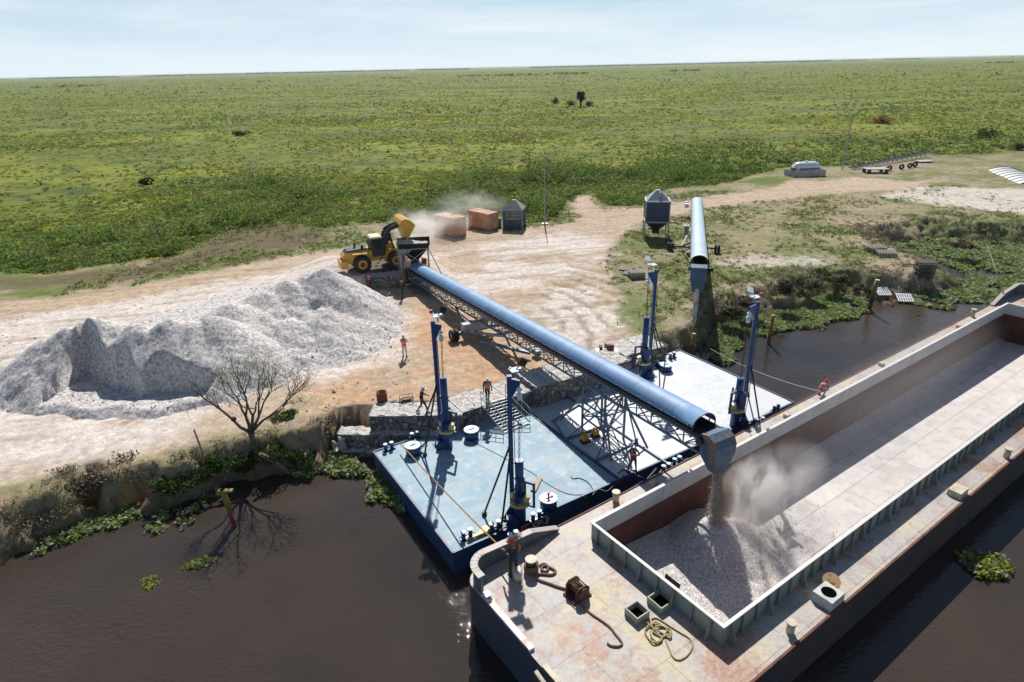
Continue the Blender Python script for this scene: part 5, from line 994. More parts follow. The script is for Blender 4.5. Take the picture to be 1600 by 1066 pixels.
# ================================================================== SILO, BOOTH, TANK
sb_ = (at(1012, 372, GZ) + at(1042, 378, GZ)) / 2; sb_.y += 1.3
silo = thing('silo', 'square blue grey silo with pyramid roof on four tall legs', 'silo', (sb_.x, sb_.y, GZ), R(-8)); a_ = 1.38
navy = M('navy_panel', (.022, .05, .10), .45, var=[((.035, .065, .12), 1, .45, .65)])
galv = M('pale_grey_sheet', (.34, .36, .39), .45, .3, var=[((.28, .30, .33), 2, .5, .65)])
g = G(); g.box((0, 0, 3.35), (2 * a_, 2 * a_, 2.4)); part('bin', g, [navy], silo)
g = G(); g.add(fr(a_ + .04, a_ + .04, 4.56) + fr(.22, .22, 5.75), [(i, (i + 1) % 4, 4 + (i + 1) % 4, 4 + i) for i in range(4)] + [(4, 5, 6, 7)]); roof = part('roof', g, [galv], silo)
g = G(); g.cyl((0.25, -.8, 5.0), (.25, -.8, 5.45), .2, n=16); g.ball((.25, -.8, 5.45), .21, 12); part('vent', g, [galv], roof)
g = G()
for x, y in ((-a_, -a_), (a_, -a_), (a_, a_), (-a_, a_)): g.bar((x, y, 0), (x, y, 4.6), .14)
for z_ in (2.15, 4.58):
    q = fr(a_, a_, z_); 
    for k in range(4): g.bar(q[k], q[(k + 1) % 4], .16)
g.bar((-a_, -a_, 2.1), (0, -.3, 1.0), .05); g.bar((a_, -a_, 2.1), (0, -.3, 1.0), .05)
part('frame', g, [galv], silo)
g = G(); g.add(fr(a_, a_, 2.12) + fr(.32, .32, .95), [(i, 4 + i, 4 + (i + 1) % 4, (i + 1) % 4) for i in range(4)]); g.box((0, 0, .8), (.8, .8, .42)); g.cyl((-.9, 0, 1.05), (-.2, 0, 1.05), .09); part('cone', g, [darkm], silo)
g = G()
for s in (-.25, .25): g.bar((a_ + .12, s, 0), (a_ + .12, s, 4.9), .04)
for k in range(15): g.bar((a_ + .12, -.25, .3 + k * .3), (a_ + .12, .25, .3 + k * .3), .03)
for z_ in (4.6, 5.2):
    for p, q in (((a_, .3), (a_ + .8, .3)), ((a_ + .8, .3), (a_ + .8, -.4)), ((a_ + .8, -.4), (a_, -.4))): g.bar((p[0], p[1], z_), (q[0], q[1], z_), .04)
for p in ((a_ + .8, .3), (a_ + .8, -.4)): g.bar((p[0], p[1], 4.4), (p[0], p[1], 5.2), .04)
part('ladder', g, [galv], silo)
bb = (at(788, 360, GZ) + at(820, 359, GZ)) / 2; bth = thing('operator_booth', 'dark blue cabin with grey hipped roof at the edge of the marsh', 'cabin', (bb.x, bb.y + 1.2, GZ), R(-12))
g = G(); g.box((0, 0, 1.35), (2.5, 2.5, 2.5)); wl_ = part('wall', g, [navy], bth)
g = G(); g.add(fr(1.36, 1.36, 2.6) + fr(.25, .2, 3.7), [(i, (i + 1) % 4, 4 + (i + 1) % 4, 4 + i) for i in range(4)] + [(4, 5, 6, 7)]); g.add(fr(1.36, 1.36, 2.58), [(3, 2, 1, 0)]); part('roof', g, [M('roof_grey', (.24, .23, .23), .6)], bth)
g = G()
for x, y in ((-1.27, -1.27), (1.27, -1.27), (1.27, 1.27), (-1.27, 1.27)): g.bar((x, y, .1), (x, y, 2.6), .09)
q = fr(1.3, 1.3, 2.56)
for k in range(4): g.bar(q[k], q[(k + 1) % 4], .10)
part('corner_trim', g, [galv], bth)
g = G(); g.box((.1, -1.26, 1.95), (1.9, .03, .8)); wi = part('window', g, [glass], bth)
g = G()
for x in (-.85, .1, 1.05): g.bar((x, -1.29, 1.55), (x, -1.29, 2.35), .05)
for z_ in (1.55, 1.95, 2.35): g.bar((-.85, -1.29, z_), (1.05, -1.29, z_), .05)
g.bar((-.85, -1.3, 1.42), (1.05, -1.3, 1.42), .06, .06, 1); part('frame', g, [galv, yellow], wi)
tk = at(1262, 276, GZ); tank = thing('fuel_tank', 'white horizontal tank with a blue stripe inside a low concrete wall', 'tank', (tk.x, tk.y + 1.4, GZ), R(10))
g = G(); Lt = 5.6
for c_, d_ in (((0, -1.5, .55), (Lt + .8, .18, 1.1)), ((0, 1.5, .55), (Lt + .8, .18, 1.1)), ((-Lt / 2 - .4, 0, .55), (.18, 2.82, 1.1)), ((Lt / 2 + .4, 0, .55), (.18, 2.82, 1.1))): g.box(c_, d_)
part('bund_wall', g, [M('old_concrete', (.42, .41, .40), .85, var=[((.28, .28, .26), 1.5, .45, .65)])], tank)
g = G(); n = 28; prof = [(-.02, 0), (.25, .75), (.9, 1.02), (Lt - .5 - .9, 1.02), (Lt - .5 - .25, .75), (Lt - .5 + .02, 0)]
vs = []
for x, r in prof:
    for i in range(n): a = 2 * math.pi * i / n; vs.append((x - (Lt - .5) / 2, max(r, .02) * math.cos(a), 1.45 + max(r, .02) * math.sin(a)))
g.add(vs, [(i * n + k, (i + 1) * n + k, (i + 1) * n + (k + 1) % n, i * n + (k + 1) % n) for i in range(5) for k in range(n)], 0, True); sh_ = part('shell', g, [M('tank_white', (.58, .68, .74), .4)], tank)
g = G(); 
for s in (-1,): g.box((.2, -1.0, 1.32), (4.0, .08, .22))
part('stripe', g, [M('stripe_blue', (.02, .06, .30), .4)], sh_)
g = G(); g.cyl((0, 0, 2.45), (0, 0, 2.6), .25, n=16); part('manhole', g, [white], tank)
g = G(); g.box((-2.9, -.7, 1.3), (.6, .6, .7)); part('pump', g, [M('pump_orange', (.35, .10, .03), .6)], tank)
# ================================================================== POLES, POSTS
def masth(px, pyb, pyt, z=GZ): b = at(px, pyb, z); return b, zat(px, pyt, b.x, b.y) - z
b_, h_ = masth(851, 352, 236); g = G(); g.cyl((0, 0, 0), (0, 0, h_ * .5), .09, n=8); g.cyl((0, 0, h_ * .5), (0, 0, h_), .05, n=8); g.cyl((0, 0, 0), (0, 0, .25), .5, n=10); g.box((0, 0, .9), (.25, .2, .35)); g.v = [tuple(Vector(v) + b_) for v in g.v]; solo('pole', g, [galv], 'thin grey pole with a small box near its foot, right of the dark blue cabin', 'pole', loc=b_)
b_, h_ = masth(1316, 266, 182); g = G()
for k in range(3):
    a = 2.1 * k; g.bar((.22 * math.cos(a), .22 * math.sin(a), 0), (.16 * math.cos(a), .16 * math.sin(a), h_), .05)
for i in range(int(h_ / .8)):
    for k in range(3): a, c_ = 2.1 * k, 2.1 * (k + 1); g.bar((.2 * math.cos(a), .2 * math.sin(a), i * .8), (.2 * math.cos(c_), .2 * math.sin(c_), i * .8 + .8), .03)
g.v = [tuple(Vector(v) + b_) for v in g.v]; solo('lattice_mast', g, [galv], 'tall slender lattice mast beside the white tank', 'mast', loc=b_)
def postpx(px, py, z0, pyt, r, mats, name, label, cat, n=10, square=False, cap=None, lean=(0, 0), below=1.0, grp=None):
    b = at(px, py, z0); h = zat(px, pyt, b.x, b.y) - z0; o = thing(name, label, cat, b, 0, grp); g = G(); l = Vector((lean[0], lean[1], 0))
    if square: g.bar((0, 0, -below), Vector((0, 0, h)) + l, r * 2, r * 2)
    else: g.cyl((0, 0, -below), Vector((0, 0, h)) + l, r, n=n)
    part('shaft', g, [mats], o)
    if cap:
        g = G(); q = Vector((0, 0, h)) + l; (g.box(q + Vector((0, 0, .04)), (r * 2.15, r * 2.15, .06)) if square else g.cyl(q, q + Vector((0, 0, .06)), r * 1.05, n=n)); part('cap', g, [cap], o)
    return o, b, h
o, b_, h_ = postpx(369, 824, 0, 765, .11, M('red_brown_post', (.20, .04, .035), .6, var=[((.1, .04, .03), 2, .5, .65)]), 'mooring_post', 'mooring post with yellow head standing in the water below the bare tree', 'post', cap=yellow, lean=(-.30, .1))
g = G(); g.cyl(Vector((-.13, .04, h_ * .42)), Vector((-.30, .1, h_ - .02)), .125, n=12); g.box((-.15, .1, h_), (.75, .22, .12)); part('head', g, [ochre], o)
postpx(625, 698, 0, 676, .22, ochre, 'mooring_post', 'square ochre post at the bank corner of the pale blue pontoon', 'post', square=True, cap=cream, below=.5)[0]
postpx(733, 684, .2, 641, .2, ochre, 'mooring_post', 'ochre steel post against the stone wall left of the gangway', 'post', square=True, below=1)
postpx(832, 638, .6, 600, .26, ochre, 'mooring_post', 'ochre steel post in the notch of the stone wall behind the second mast', 'post', square=True, below=1)
postpx(1081, 556, 0, 522, .15, M('brown_yellow_pipe', (.24, .11, .03), .6, var=[((.36, .24, .04), 2, .5, .6)]), 'mooring_pile', 'short brown pile at the far corner of the white pontoon', 'pile', cap=ochre, grp='steel piles along the right bank')
postpx(1201, 537, 0, 493, .15, M('brown_yellow_pipe', (.2, .08, .03), .6), 'mooring_pile', 'brown pile standing in the water at the edge of the floating plants', 'pile', cap=ochre, grp='steel piles along the right bank')
o, b_, h_ = postpx(1356, 487, 0, 437, .19, rustpipe, 'mooring_pile', 'rusty pile with ochre top beside the grassy point, farthest of the standing piles', 'pile', cap=cream, grp='steel piles along the right bank', lean=(.25, 0))
g = G(); g.cyl((.12, 0, h_ * .5), (.26, 0, h_ + .01), .205, n=12); part('painted_top', g, [ochre], o)
postpx(319, 706, GZ, 668, .05, greywood, 'stake', 'thin dark stake stuck in the sandy bank left of the tree', 'stake', lean=(-.25, 0))
# thin leaning boom at the far barge end
g = G(); p = at(1536, 364, 3.2); q = at(1566, 452, 3.2); p = Vector((q.x + 1.0, q.y + 8, 5.4)); p = CHp = Vector((0, 0, CH)) + ray(1536, 364) * ((56.0) / ray(1536, 364).y); g.tube([q, q.lerp(p, .4), q.lerp(p, .75), p], [.07, .06, .05, .04]); g.box(p + Vector((0, 0, .1)), (.45, .3, .4), 0, 1)
solo('boom', g, [cream, rusty], 'thin whitish boom leaning up from the far end of the barge', 'boom')
# ================================================================== BRICK STACKS, PALLETS, SLABS
brickm = bpy.data.materials.new('orange_hollow_brick'); brickm.use_nodes = True; t = brickm.node_tree; b = t.nodes['Principled BSDF']; b.inputs['Roughness'].default_value = .85; tc = t.nodes.new('ShaderNodeTexCoord')
br = t.nodes.new('ShaderNodeTexBrick'); mp_ = t.nodes.new('ShaderNodeMapping'); mp_.inputs['Rotation'].default_value = (math.pi / 2, 0, 0); sxx = t.nodes.new('ShaderNodeSeparateXYZ'); cb = t.nodes.new('ShaderNodeCombineXYZ'); ad = t.nodes.new('ShaderNodeMath'); ad.operation = 'ADD'
link(t, tc.outputs['Object'], sxx.inputs[0]); link(t, sxx.outputs[0], ad.inputs[0]); link(t, sxx.outputs[1], ad.inputs[1]); link(t, ad.outputs[0], cb.inputs[0]); link(t, sxx.outputs[2], cb.inputs[1])
for k, v in (('Scale', 1.0), ('Brick Width', .42), ('Row Height', .22), ('Mortar Size', .018)): br.inputs[k].default_value = v
br.inputs['Color1'].default_value = (.68, .38, .23, 1); br.inputs['Color2'].default_value = (.56, .29, .17, 1); br.inputs['Mortar'].default_value = (.16, .07, .04, 1); link(t, cb.outputs[0], br.inputs[0])
link(t, cmix(mrange(noise(1.5, 5, .6), .45, .65, 0, .5), br.outputs[0], (.70, .52, .40)), b.inputs['Base Color'])
def stack(px, py, sx, sy, h, rz, label, nb=(2, 3)):
    p = at(px, py, GZ); r = thing('brick_stack', label, 'brick stack', (p.x, p.y + sy / 2, GZ), rz, 'stacks of hollow bricks on pallets'); g = G()
    for j in range(3): g.bar((-sx / 2, -sy / 2 + .1 + j * (sy - .2) / 2, .05), (sx / 2, -sy / 2 + .1 + j * (sy - .2) / 2, .05), .12, .1)
    for j in range(int(sy / .25)): g.bar((-sx / 2, -sy / 2 + .12 + j * .25, .13), (sx / 2, -sy / 2 + .12 + j * .25, .13), .14, .03)
    part('pallet', g, [greywood], r); g = G(); nx, ny = nb
    for i in range(nx):
        for j in range(ny): hh = h + random.choice((0, .0, .02, -.03)); g.box((-sx / 2 + sx * (i + .5) / nx, -sy / 2 + sy * (j + .5) / ny, .16 + hh / 2), (sx / nx - .04, sy / ny - .04, hh), random.uniform(-.02, .02))
    part('bricks', g, [brickm], r); g = G()
    for i in range(nx): x = -sx / 2 + sx * (i + .5) / nx; g.bar((x, -sy / 2 - .01, .16), (x, -sy / 2 - .01, h + .19), .05, .01); g.bar((x, -sy / 2, h + .19), (x, sy / 2, h + .19), .05, .01)
    part('strap', g, [cream], r); return r
stack(702, 373, 1.9, 4.0, 2.3, R(46), 'tall dusty stack of orange bricks on pallets nearest the feed hopper', (2, 5))
stack(755, 362, 1.9, 3.8, 2.1, R(46), 'tall stack of orange bricks on pallets standing next to the dark blue cabin', (2, 5))
stack(661, 363, 1.2, 1.0, 1.1, R(10), 'small low stack of orange bricks behind the bucket of the loader', (2, 1))
stack(714, 357, 1.0, 1.2, 1.3, R(15), 'small brick stack hidden behind the right side of the tall dusty stack', (1, 2))
p = at(773, 357, GZ); g = G()
for i in range(5):
    for j in range(2): g.box((p.x + j * .8 - .3, p.y + .6, GZ + .12 + i * .26), (.7, .9, .16), .1 * i, 0)
    g.box((p.x, p.y + .6, GZ + .24 + i * .26), (1.4, .1, .1))
solo('pallet_stack', g, [greywood], 'grey pile of empty pallets between the brick stack and the dark blue cabin', 'pallets')
p = at(649, 362, GZ); g = G(); g.cyl((p.x, p.y, GZ + .5), (p.x + .1, p.y + 1.1, GZ + .5), .5, n=20); solo('drum', g, [darkm], 'dark round drum lying left of the small low brick stack', 'drum')
def pallet(px, py, z, n, rz, sx, sy, mat, label, name='pallet', tilt=0.0, grp=None, gap=.15):
    p = at(px, py, z); r = thing(name, label, 'pallets' if n > 1 else 'pallet', p, rz, grp)
    for k in range(n):
        g = G(); T = Matrix.Translation((random.uniform(-.05, .05), random.uniform(-.05, .05), k * gap)) @ Matrix.Rotation(random.uniform(-.05, .05), 4, 'Z') @ Matrix.Rotation(tilt, 4, 'X'); g.T = T
        for j in range(3): g.box((0, -sy / 2 + .06 + j * (sy - .12) / 2, .05), (sx, .10, .08))
        for j in range(7): g.box((-sx / 2 + .07 + j * (sx - .14) / 6, 0, .105), (.12, sy, .025))
        g.T = None; part('pallet_tier' if n > 1 else 'boards', g, [mat], r)
    return r
pallet(978, 421, GZ, 1, R(-20), 1.3, 1.1, greywood, 'flat pallet lying leftmost of the three in the grass by the third mast'); pallet(984, 428, GZ, 1, R(-25), 1.2, 1.1, greywood, 'flat pallet lying in the middle of the three in the grass by the third mast')
pallet(994, 432, GZ, 4, R(5), 1.5, 1.2, greywood, 'low stack of dark pallets at the right end of the three in the grass', 'pallet_stack')
pallet(1367, 395, 1.8, 5, R(5), 1.8, 1.4, greywood, 'stack of grey pallets, upper left one above the small inlet', 'pallet_stack'); pallet(1383, 403, 1.7, 5, R(-8), 1.8, 1.5, greywood, 'stack of grey pallets with lighter boards, just right of the upper left stack', 'pallet_stack')
pallet(1352, 389, 1.9, 1, R(10), 1.9, .8, greywood, 'loose flat pallet left of the grey stacks'); pallet(1357, 401, 1.8, 1, R(-15), 1.6, 1.0, greywood, 'low broken pallet in front of the upper left stack'); pallet(1361, 413, 1.8, 1, R(-12), 1.7, 1.0, greywood, 'pale slatted pallet alone on the dry grass')
pallet(1409, 423, 1.5, 3, R(-5), 1.6, 1.2, greywood, 'low pallet stack at the inlet with one standing behind it', 'pallet_stack'); o = pallet(1420, 421, 1.7, 1, R(0), 1.5, 1.1, greywood, 'pallet standing upright behind the low stack at the inlet', tilt=R(80))
pallet(1441, 434, 1.3, 9, R(-6), 1.6, 1.3, M('dark_slat_timber', (.12, .12, .11), .85), 'tallest dark stack of slatted pallets on the point by the inlet', 'pallet_stack', gap=.20)
pallet(1378, 456, .75, 1, R(0), 1.3, 1.2, white, 'left white plastic grid crate lying on the shore weed', 'plastic_crate', tilt=R(20)); pallet(1413, 466, .35, 1, R(-10), 1.4, 1.2, white, 'right white plastic grid crate at the edge of the floating plants', 'plastic_crate', tilt=R(20))
g = G(); p = at(1367, 270, GZ); g.box((p.x, p.y, GZ + .75), (4.0, 2.4, .14), -.1)
for a, b_ in ((-1.6, -.9), (1.6, -.9), (1.6, .9), (-1.6, .9)): g.box((p.x + a, p.y + b_, GZ + .34), (.5, .4, .68), 0, 1)
solo('slab_table', g, [M('pale_slab', (.38, .37, .36), .7), darkm], 'raised pale slab on dark blocks below the long dark pipe frame', 'slab')
g = G(); p = at(1443, 254, GZ); g.box((p.x, p.y, GZ + .3), (3.0, 2.0, .12), .1); g.box((p.x, p.y, GZ + .12), (2.4, 1.4, .24), .1, 1); solo('slab', g, [MATS['pale_slab'], darkm], 'low pale slab under the right part of the long dark pipe frame', 'slab')
a, b_ = at(1330, 265, GZ), at(1452, 245, GZ); d_ = (b_ - a); pf = thing('conveyor_section', 'long dark conveyor frame lying low along the marsh edge', 'conveyor frame', a, math.atan2(d_.y, d_.x)); Lp = d_.length; g = G()
for y in (-.45, .45): g.bar((0, y, .35), (Lp, y, 1.0), .18, .22)
part('rail', g, [steel_bl], pf); g = G()
for i in range(16): x = Lp * (i + .5) / 16; zz = .35 + .65 * (i + .5) / 16; g.bar((x, -.5, zz + .25), (x, .5, zz + .25), .12); g.bar((x, .45, 0), (x, .45, zz + .5), .09)
part('crossbar', g, [darkm], pf)
for a, b_, k in ((1389, 267, 'nearest the raised slab'), (1408, 265, 'second from the raised slab'), (1421, 263, 'third from the raised slab'), (1429, 261, 'farthest from the raised slab')):
    p = at(a, b_, GZ); g = G(); g.lathe([(.22, -.15), (.42, -.16), (.5, -.08), (.5, .08), (.42, .16), (.22, .15)], (p.x, p.y, GZ + .5), 20, axis='y'); solo('tyre', g, [black], 'dark tyre below the pipe frame, ' + k, 'tyre', group='tyres below the pipe frame')
# collapsed curved roof on the right
p = at(1565, 284, GZ); cr_ = thing('arched_roof', 'low arched roof of white sheets lying on the ground at the right edge', 'roof', (p.x + 5.8, p.y + 3.2, GZ - 1.95), R(-18)); g = G(); n = 24; Rr = 9.5
vs = []
for x in (-7, 8):
    for rr_ in (Rr, Rr - .12):
        for i in range(n + 1): a = R(-46 + 92 * i / n); vs.append((rr_ * math.sin(a) * .78, x * 1.0, rr_ * math.cos(a) - 6.9))
m = n + 1; g.add(vs, [(i, i + 1, 2 * m + i + 1, 2 * m + i) for i in range(n)] + [(m + i + 1, m + i, 3 * m + i, 3 * m + i + 1) for i in range(n)] + [(i, m + i, m + i + 1, i + 1) for i in range(n)] + [(2 * m + i, 2 * m + i + 1, 3 * m + i + 1, 3 * m + i) for i in range(n)]); part('sheeting', g, [M('white_sheet', (.55, .55, .56), .5)], cr_)
g = G()
for k in range(9):
    y = -7 + k * 1.9
    for i in range(n): a, a2 = R(-46 + 92 * i / n), R(-46 + 92 * (i + 1) / n); g.bar((Rr * math.sin(a) * .78, y, Rr * math.cos(a) - 6.87), (Rr * math.sin(a2) * .78, y, Rr * math.cos(a2) - 6.87), .14, .08)
part('rib', g, [darkm], cr_)
# ================================================================== SMALL THINGS
def drum(px, py, z, r, h, label, m_=rustpipe, lean=0):
    p = at(px, py, z); g = G(); g.T = Matrix.Translation(p) @ Matrix.Rotation(lean, 4, 'Y')
    g.lathe([(.02, .02), (r, .02), (r, h * .33), (r * 1.04, h * .35), (r, h * .37), (r, h * .66), (r * 1.04, h * .68), (r, h * .70), (r, h), (r * .93, h), (r * .92, .08), (.02, .08)], (0, 0, 0), 24); g.T = None; return solo('drum', g, [m_], label, 'drum', loc=p)
drum(598, 631, GZ + .05, .33, .85, 'open rusty drum on the sand left of the man in dark clothes', M('red_rust_drum', (.23, .06, .03), .7, var=[((.12, .04, .03), 3, .5, .65)]))
p = at(948, 555, 2.2); g = G(); g.box((p.x, p.y, 2.5), (1.6, 1.0, .1)); g.cyl((p.x + .2, p.y, 2.55), (p.x + .25, p.y + .1, 3.0), .3, n=14, mi=1); g.cyl((p.x - .4, p.y, 2.55), (p.x - .4, p.y + .5, 2.75), .12, n=10, mi=2); solo('pump_base', g, [white, M('dull_red_drum', (.20, .05, .04), .7), darkm], 'small dull red drum on a pale plate at the far side of the conveyor', 'drum on plate')
p = at(636, 632, GZ + .1); pm = thing('generator', 'small dark generator in a pipe frame on the stone wall', 'generator', p, .3); g = G(); g.box((0, 0, .28), (.5, .35, .35)); g.cyl((-.3, 0, .3), (.3, 0, .3), .16, n=12); part('engine', g, [M('dark_engine', (.07, .025, .02), .5), ], pm); g = G()
for y in (-.25, .25):
    for q_, w_ in (((-.4, y, .05), (.4, y, .05)), ((.4, y, .05), (.4, y, .6)), ((.4, y, .6), (-.4, y, .6)), ((-.4, y, .6), (-.4, y, .05))): g.bar(q_, w_, .035)
for x, z_ in ((-.4, .05), (.4, .05), (.4, .6), (-.4, .6)): g.bar((x, -.25, z_), (x, .25, z_), .035)
part('pipe_frame', g, [darkm], pm)
p = at(620, 632, GZ + .1); g = G(); g.ball((p.x, p.y, GZ + .22), .3, 12, 0, (1.5, .7, .45)); g.bar((p.x - .5, p.y, GZ + .3), (p.x + .5, p.y - .1, GZ + .3), .05); solo('bag', g, [darkm], 'flat dark bag lying between the drum and the generator', 'bag')
p = at(614, 664, 1.5); q = at(672, 668, 1.7); g = G(); g.cyl(at(590, 661, 1.6), at(675, 670, 1.5), .035, n=8); solo('pipe', g, [M('grey_pole', (.35, .42, .40), .5)], 'long thin grey pipe propped across the stone ledge behind the ochre post', 'pipe')
p = at(619, 668, 1.3); g = G(); g.lathe([(.12, 0), (.12, .12), (.33, .5), (.36, .55), (.34, .55), (.1, .14)], (p.x + .05, p.y, 1.35), 18); solo('funnel', g, [M('green_plastic', (.01, .22, .10), .45)], 'green plastic funnel on the stone ledge', 'funnel')
p = at(604, 667, 1.3); g = G(); g.lathe([(.01, .01), (.19, .01), (.24, .42), (.26, .42), (.23, .4), (.18, .03)], (p.x, p.y, 1.32), 18); solo('bucket', g, [M('grey_mauve_plastic', (.30, .30, .36), .5)], 'pale grey bucket left of the green funnel', 'bucket')
p = at(576, 701, .4); g = G(); g.ball((p.x, p.y, .55), .13, 12, 0, (1, 1, .8)); solo('float', g, [yellow], 'small yellow float on the dark footing below the stone ledge', 'float')
# gangway
gw = thing('gangway', 'pale lattice gangway stair from the stone wall down to the pale blue pontoon', 'gangway', at(800, 660, DZ), 0)
A0, A1 = at(752, 633, WT + .05), at(790, 622, WT + .05); B0, B1 = at(787, 676, DZ + .1), at(828, 660, DZ + .1); g = G()
for a, b_ in ((A0, B0), (A1, B1), (A0.lerp(A1, .33), B0.lerp(B1, .33)), (A0.lerp(A1, .66), B0.lerp(B1, .66))): g.bar(a, b_, .045, .07)
part('stringer', g, [galv], gw, world=True); g = G()
for k in range(11): g.bar(A0.lerp(B0, k / 10), A1.lerp(B1, k / 10), .05, .03)
part('tread', g, [galv], gw, world=True)
for a, b_ in ((A0, B0), (A1, B1)):
    g = G(); up_ = Vector((0, 0, 1.0))
    for f in (.5, 1): g.bar(a + up_ * f, b_ + up_ * f, .04)
    for k in range(4): c_ = a.lerp(b_, k / 3); g.bar(c_, c_ + up_, .04)
    part('handrail', g, [galv], gw, world=True)
# cage frame in the weeds, fallen log
cg = thing('metal_cage', 'bent pale metal cage lying on the bank among green weeds', 'cage', at(478, 705, .8), 0); g = G(); c0, c1, c2_, c3 = at(461, 700, 1.0), at(489, 690, 1.0), at(493, 706, .5), at(474, 718, .5); u_ = Vector((0, 0, .6))
for a, b_ in ((c0, c1), (c1, c2_), (c2_, c3), (c3, c0)): g.bar(a, b_, .05); g.bar(a + u_, b_ + u_, .05); g.bar(a, a + u_, .05)
for k in range(1, 5): g.bar(c0.lerp(c3, k / 5) + u_, c1.lerp(c2_, k / 5) + u_, .07, .03); g.bar(c0.lerp(c3, k / 5), c1.lerp(c2_, k / 5), .04)
for c_, dx in ((c0, -.3), (c1, -.1)): g.cyl(c_, c_ + Vector((dx, .5, 1.5)), .03, n=6)
part('frame', g, [galv], cg, world=True)
g = G(); a, b_ = at(406, 709, 1.9), at(452, 738, .05); g.tube([a, a.lerp(b_, .5) + Vector((0, 0, .12)), b_, b_ + (b_ - a) * .12], [.10, .15, .14, .10], 8); g.tube([a.lerp(b_, .2), a.lerp(b_, .2) + Vector((.1, .4, .6))], [.06, .03]); solo('fallen_log', g, [M('pale_log', (.26, .18, .13), .85, var=[((.15, .1, .08), 4, .5, .65)])], 'bare fallen log sloping from the bank into the water by the bare tree', 'log')
g = G(); a = at(338, 752, .6); g.tube([a, a + Vector((.15, -.6, -.5))], [.06, .05]); solo('broken_branch', g, [MATS['pale_log']], 'short pale broken branch at the waterline left of the yellow headed post', 'branch')
for a, b_, r_, lb in ((535, 694, .42, 'upright pale slab of rock by the left end of the stone ledge'), (522, 696, .22, 'small round pale stone beside the upright slab of rock'), (545, 674, .35, 'grey green boulder on top of the ledge end')):
    p = at(a, b_, .7); g = G(); g.ball((0, 0, 0), r_, 10, 0, (.7, .6, 1.3)); g.v = [tuple(Vector(v) * (1 + .25 * math.sin(v[0] * 13 + v[2] * 9)) + p) for v in g.v]; solo('rock', g, [M('pale_rock', (.38, .35, .32), .9, var=[((.22, .2, .18), 3, .5, .65)], bump=(5, .6))], lb, 'rock')
p = at(838, 757, DZ); q0, q1 = at(833, 767, DZ + .06), at(843, 746, DZ + .06); g = G(); g.bar(q0, q1, .30, .06); solo('plank', g, [wood], 'short bare timber plank lying on the pale blue deck', 'plank')
q0, q1 = at(738, 840, DZ + .12), at(772, 826, DZ + .12); g = G(); g.bar(q0, q1, .10, .10); g.bar(q0.lerp(q1, .2), q0.lerp(q1, .5) + Vector((.1, .5, 0)), .12, .05); g.bar(q0.lerp(q1, .8), q0.lerp(q1, .5) + Vector((.1, .5, 0)), .12, .05); g.add([q0.lerp(q1, .25) + Vector((0, 0, .06)), q0.lerp(q1, .75) + Vector((0, 0, .06)), q0.lerp(q1, .5) + Vector((.1, .5, .06))], [(0, 1, 2)]); g.bar(q0 - (q1 - q0) * .25, q1 + (q1 - q0) * .7, .05); solo('yellow_bracket', g, [yellow], 'yellow triangular steel bracket between the bollards at the river edge of the blue deck', 'bracket')
# ================================================================== BARE TREE
tb = at(399, 716, 1.0); tree = thing('bare_tree', 'nearly leafless small tree leaning over the cut bank', 'tree', tb, 0)
g = G(); tips = []
def tpt(px, py, dy=0.0): d_ = ray(px, py); k = (tb.y + dy) / d_.y; return Vector((0, 0, CH)) + d_ * k
trunk = [tb - Vector((0, 0, .6)), tpt(396, 690), tpt(392, 676)]; g.tube(trunk, [.26, .19, .16], 10); part('trunk', g, [bark], tree, world=True)
random.seed(21)
def grow(g, p, d, l, r, dep):
    pts = [p]; q = Vector(p); dd = Vector(d)
    for k in range(3): dd = (dd + Vector((random.uniform(-.18, .18), random.uniform(-.18, .18), random.uniform(-.05, .16)))).normalized(); q = q + dd * l / 3; pts.append(Vector(q))
    g.tube(pts, [r, r * .88, r * .76, r * .62], 6 if dep > 2 else 4)
    if dep == 0: tips.append(pts[-1]); tips.append(pts[-2]); return
    if dep <= 1: tips.append(pts[-1])
    for k in range(random.choice((2, 3)) if dep > 1 else 2):
        a = random.uniform(.3, .75); ax = Vector((random.uniform(-1, 1), random.uniform(-1, 1), random.uniform(-.4, .4))).normalized(); grow(g, pts[random.choice((2, 3)) if k else 3], (dd * math.cos(a) + ax * math.sin(a) + Vector((0, 0, .12))).normalized(), l * random.uniform(.62, .85), r * .6, dep - 1)
g = G(); j = trunk[-1]
limb = [j, tpt(376, 668), tpt(362, 654, .3), tpt(345, 640, .5), tpt(318, 622, .8), tpt(300, 606, 1.0)]; g.tube(limb, [.11, .09, .08, .06, .04, .02], 8)
for k in (3, 4): 
    for _ in range(3): grow(g, limb[k], (limb[k + 1] - limb[k]).normalized() + Vector((random.uniform(-.5, .5), random.uniform(-.6, .6), random.uniform(0, .6))), .8, .03, 1)
for q_, r_ in ((tpt(384, 650, .2), .10), (tpt(395, 650, -.4), .09), (tpt(404, 652, .5), .09), (tpt(412, 656, .1), .08)):
    g.tube([j, j.lerp(q_, .5) + Vector((0, .05, 0)), q_], [.13, r_, r_ * .85], 8); 
    for _ in range(2): d_ = (q_ - j).normalized(); grow(g, q_, (d_ + Vector((random.uniform(-.5, .75), random.uniform(-.5, .5), .05))).normalized(), 1.35, r_ * .65, 4)
part('limb', g, [bark], tree, world=True)
T_ = np.array([tuple(t_) for t_ in tips]); T_ = T_[T_[:, 2] > tb.z + 2.2]; idx = RS.randint(0, len(T_), 2600); C_ = T_[idx] + RS.normal(0, .19, (2600, 3))
c = np.where((RS.uniform(0, 1, 2600) < .6)[:, None], (.20, .22, .07), (.12, .15, .05)); o = leaves('crown', C_ - np.array(tb), np.full(2600, .08), c, LM); o.parent = tree
